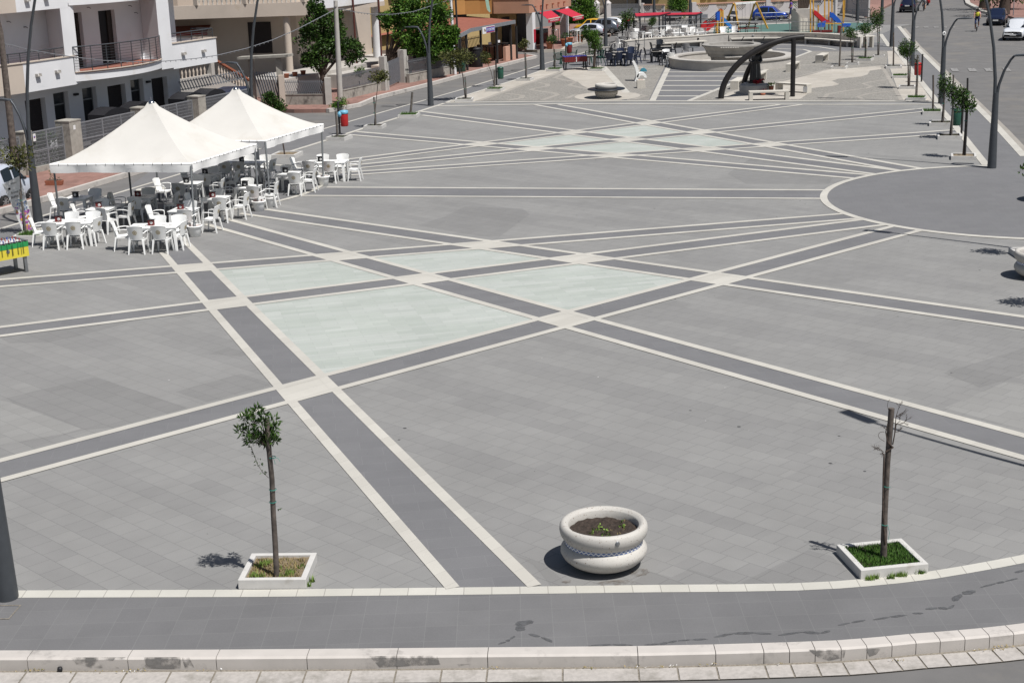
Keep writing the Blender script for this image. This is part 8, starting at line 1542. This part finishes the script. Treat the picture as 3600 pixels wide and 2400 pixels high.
p = gg('T', 760, 1120); person('person in a pale top and yellow apron under the first awning', p, R(200), stand(1.66, .05, .1), 'cloth_pink', 'apron_yellow')
p = gg('Q', 1940, 395); person('person in a purple shirt walking behind the blue car', p, R(180), stand(1.7, .15, .05), 'cloth_purple', 'cloth_navy')
def bike(label, loc, az, rider, shirt, pants, frame='paint_navy', vest=None):
    o = thing('bicycle', 'bicycle ridden by the '+label, 'bicycle', loc, az)
    for x in (-.5, .5): m = MB(); m.tube([(x+.33*math.cos(a*math.pi/12), 0, .34+.33*math.sin(a*math.pi/12)) for a in range(25)], .018, 6, cap=False); [m.tube([(x, 0, .34), (x+.33*math.cos(k*.785), 0, .34+.33*math.sin(k*.785))], .004, 3) for k in range(8)]; m.build('wheel', 'tyre', o)
    m = MB(); [m.tube(P, .02, 6) for P in ([(-.5, 0, .34), (-.05, 0, .30), (.38, 0, .75), (-.18, 0, .72), (-.05, 0, .30)], [(-.5, 0, .34), (-.18, 0, .72), (-.2, 0, .85)], [(.5, 0, .34), (.38, 0, .75), (.36, 0, .95)])]; m.build('frame', frame, o)
    m = MB(); m.tube([(.3, -.25, .98), (.38, 0, .96), (.3, .25, .98)], .016, 6); m.build('handlebar', 'bumper_black', o); m = MB(); m.box((-.2, 0, .88), (.26, .15, .06)); m.build('saddle', 'bumper_black', o)
    J = {'pelvis': (-.18, 0, .98), 'chest': (.0, 0, 1.30), 'neck': (.06, 0, 1.46), 'head': (.10, 0, 1.57), 'crown': (.10, 0, 1.66), 'lsh': (.03, .18, 1.40), 'lel': (.18, .24, 1.18), 'lwr': (.30, .23, 1.02), 'lha': (.34, .22, 1.0), 'rsh': (.03, -.18, 1.40), 'rel': (.18, -.24, 1.18), 'rwr': (.30, -.23, 1.02), 'rha': (.34, -.22, 1.0), 'lhi': (-.12, .10, .93), 'lkn': (.22, .12, .78), 'lan': (.05, .12, .42), 'lto': (.2, .12, .36), 'rhi': (-.12, -.10, .93), 'rkn': (.14, -.12, .60), 'ran': (-.08, -.12, .22), 'rto': (.07, -.12, .16)}
    r = person(label, loc, az, J, shirt, pants)
    if vest: m = MB(); m.lathe([(.16, -.16), (.19, -.05), (.19, .08), (.15, .14)], 14, J['chest'], sx=.85); m.build('vest', vest, r)
p = gg('F', 1750, 398, RZ); bike('cyclist in a yellow vest on the right road', (p[0], p[1], RZ), R(-110), None, 'cloth_pink', 'cloth_navy', 'paint_white', 'cloth_yellow')
p = gg('F', 1077, 140, RZ); bike('cyclist in blue riding away up the right road', (p[0], p[1], RZ), R(70), None, 'cloth_navy', 'cloth_white')
p = gg('F', 1128, 66, RZ); o = thing('motor_scooter', 'red scooter at the top edge of the right road', 'scooter', (p[0], p[1], RZ), R(70)); m = MB()
for x in (-.55, .55): m.tube([(x+.2*math.cos(a*math.pi/8), 0, .24+.2*math.sin(a*math.pi/8)) for a in range(17)], .05, 6, cap=False)
m.build('wheels', 'tyre', o); m = MB(); m.prism([(-.75, .4), (-.2, .25), (.25, .25), (.45, .95), (.58, .95), (.42, .18), (-.6, .2)], -.2, .2); m.build('body', 'play_red', o); m = MB(); m.box((-.35, 0, .72), (.6, .3, .14)); m.build('saddle', 'bumper_black', o)
Js = stand(1.7); Js.update({'pelvis': (-.3, 0, .85), 'chest': (-.22, 0, 1.2), 'neck': (-.2, 0, 1.38), 'head': (-.18, 0, 1.5), 'crown': (-.18, 0, 1.6), 'lsh': (-.2, .18, 1.32), 'rsh': (-.2, -.18, 1.32), 'lel': (0, .25, 1.12), 'rel': (0, -.25, 1.12), 'lwr': (.25, .26, 1.02), 'rwr': (.25, -.26, 1.02), 'lha': (.33, .26, 1.0), 'rha': (.33, -.26, 1.0), 'lhi': (-.2, .1, .8), 'rhi': (-.2, -.1, .8), 'lkn': (.15, .16, .75), 'rkn': (.15, -.16, .75), 'lan': (.15, .16, .35), 'ran': (.15, -.16, .35), 'lto': (.3, .16, .3), 'rto': (.3, -.16, .3)}); person('scooter rider in a red top seen from behind', (p[0], p[1], RZ), R(70), Js, 'cloth_red', 'cloth_navy')
# right side pavement: palm trunks, sign, greenery
for lab, x0, y0, yt in (('dark palm trunk on the east pavement behind the navy car', 1935, 120, -30), ('dark palm trunk right of the blue sign post, behind the white car', 2190, 205, -60)):
    p = gg('F', x0, y0); p = (p[0], p[1]+2, 0); o = thing('palm_tree', lab, 'palm tree', p, 0, 'palm trees on the east pavement'); m = MB(); m.tube([(0, 0, 0), (.05, 0, 1.5), (0, 0, 4.5)], [.55, .38, .34], 12); m.build('trunk', 'bark', o); c = MB(); rng = np.random.default_rng(x0)
    leaves(c, [(1.3*math.cos(a), 1.3*math.sin(a), 4.8-.5*k) for a in np.arange(0, 6.2, .5) for k in (0, 1)], 24, .5, .5, rng, 6); c.build('crown', 'leaf_dark', o)
p = gg('F', 2215, 200); m = MB(); m.tube([(0, 0, 0), (0, 0, 2.6)], .04, 8); h_ = hh('F', 2215, -12, p); m.box((0, -.05, max(h_, 1.8)), (.6, .03, .6), mi=1); single('road_sign', m, ['grid_grey', 'print_blue'], 'blue square road sign on a grey post at the top right', 'road sign', p)
hb = (*gg('F', 2300, 150)[:2], 0); rng = np.random.default_rng(6); t = thing('garden_tree', 'dark spreading greenery in the top right corner', 'tree', (hb[0], hb[1]+3, 0)); c = MB(); leaves(c, blob_centers(rng, 60, (0, 0, 1.8), (3.2, 2, 1.5), .2), 40, .3, .6, rng, 2.4); c.build('crown', 'leaf_dark', t); m = MB(); m.tube([(0, 0, 0), (0, 0, 1.8)], .15, 8); m.build('trunk', 'bark', t)
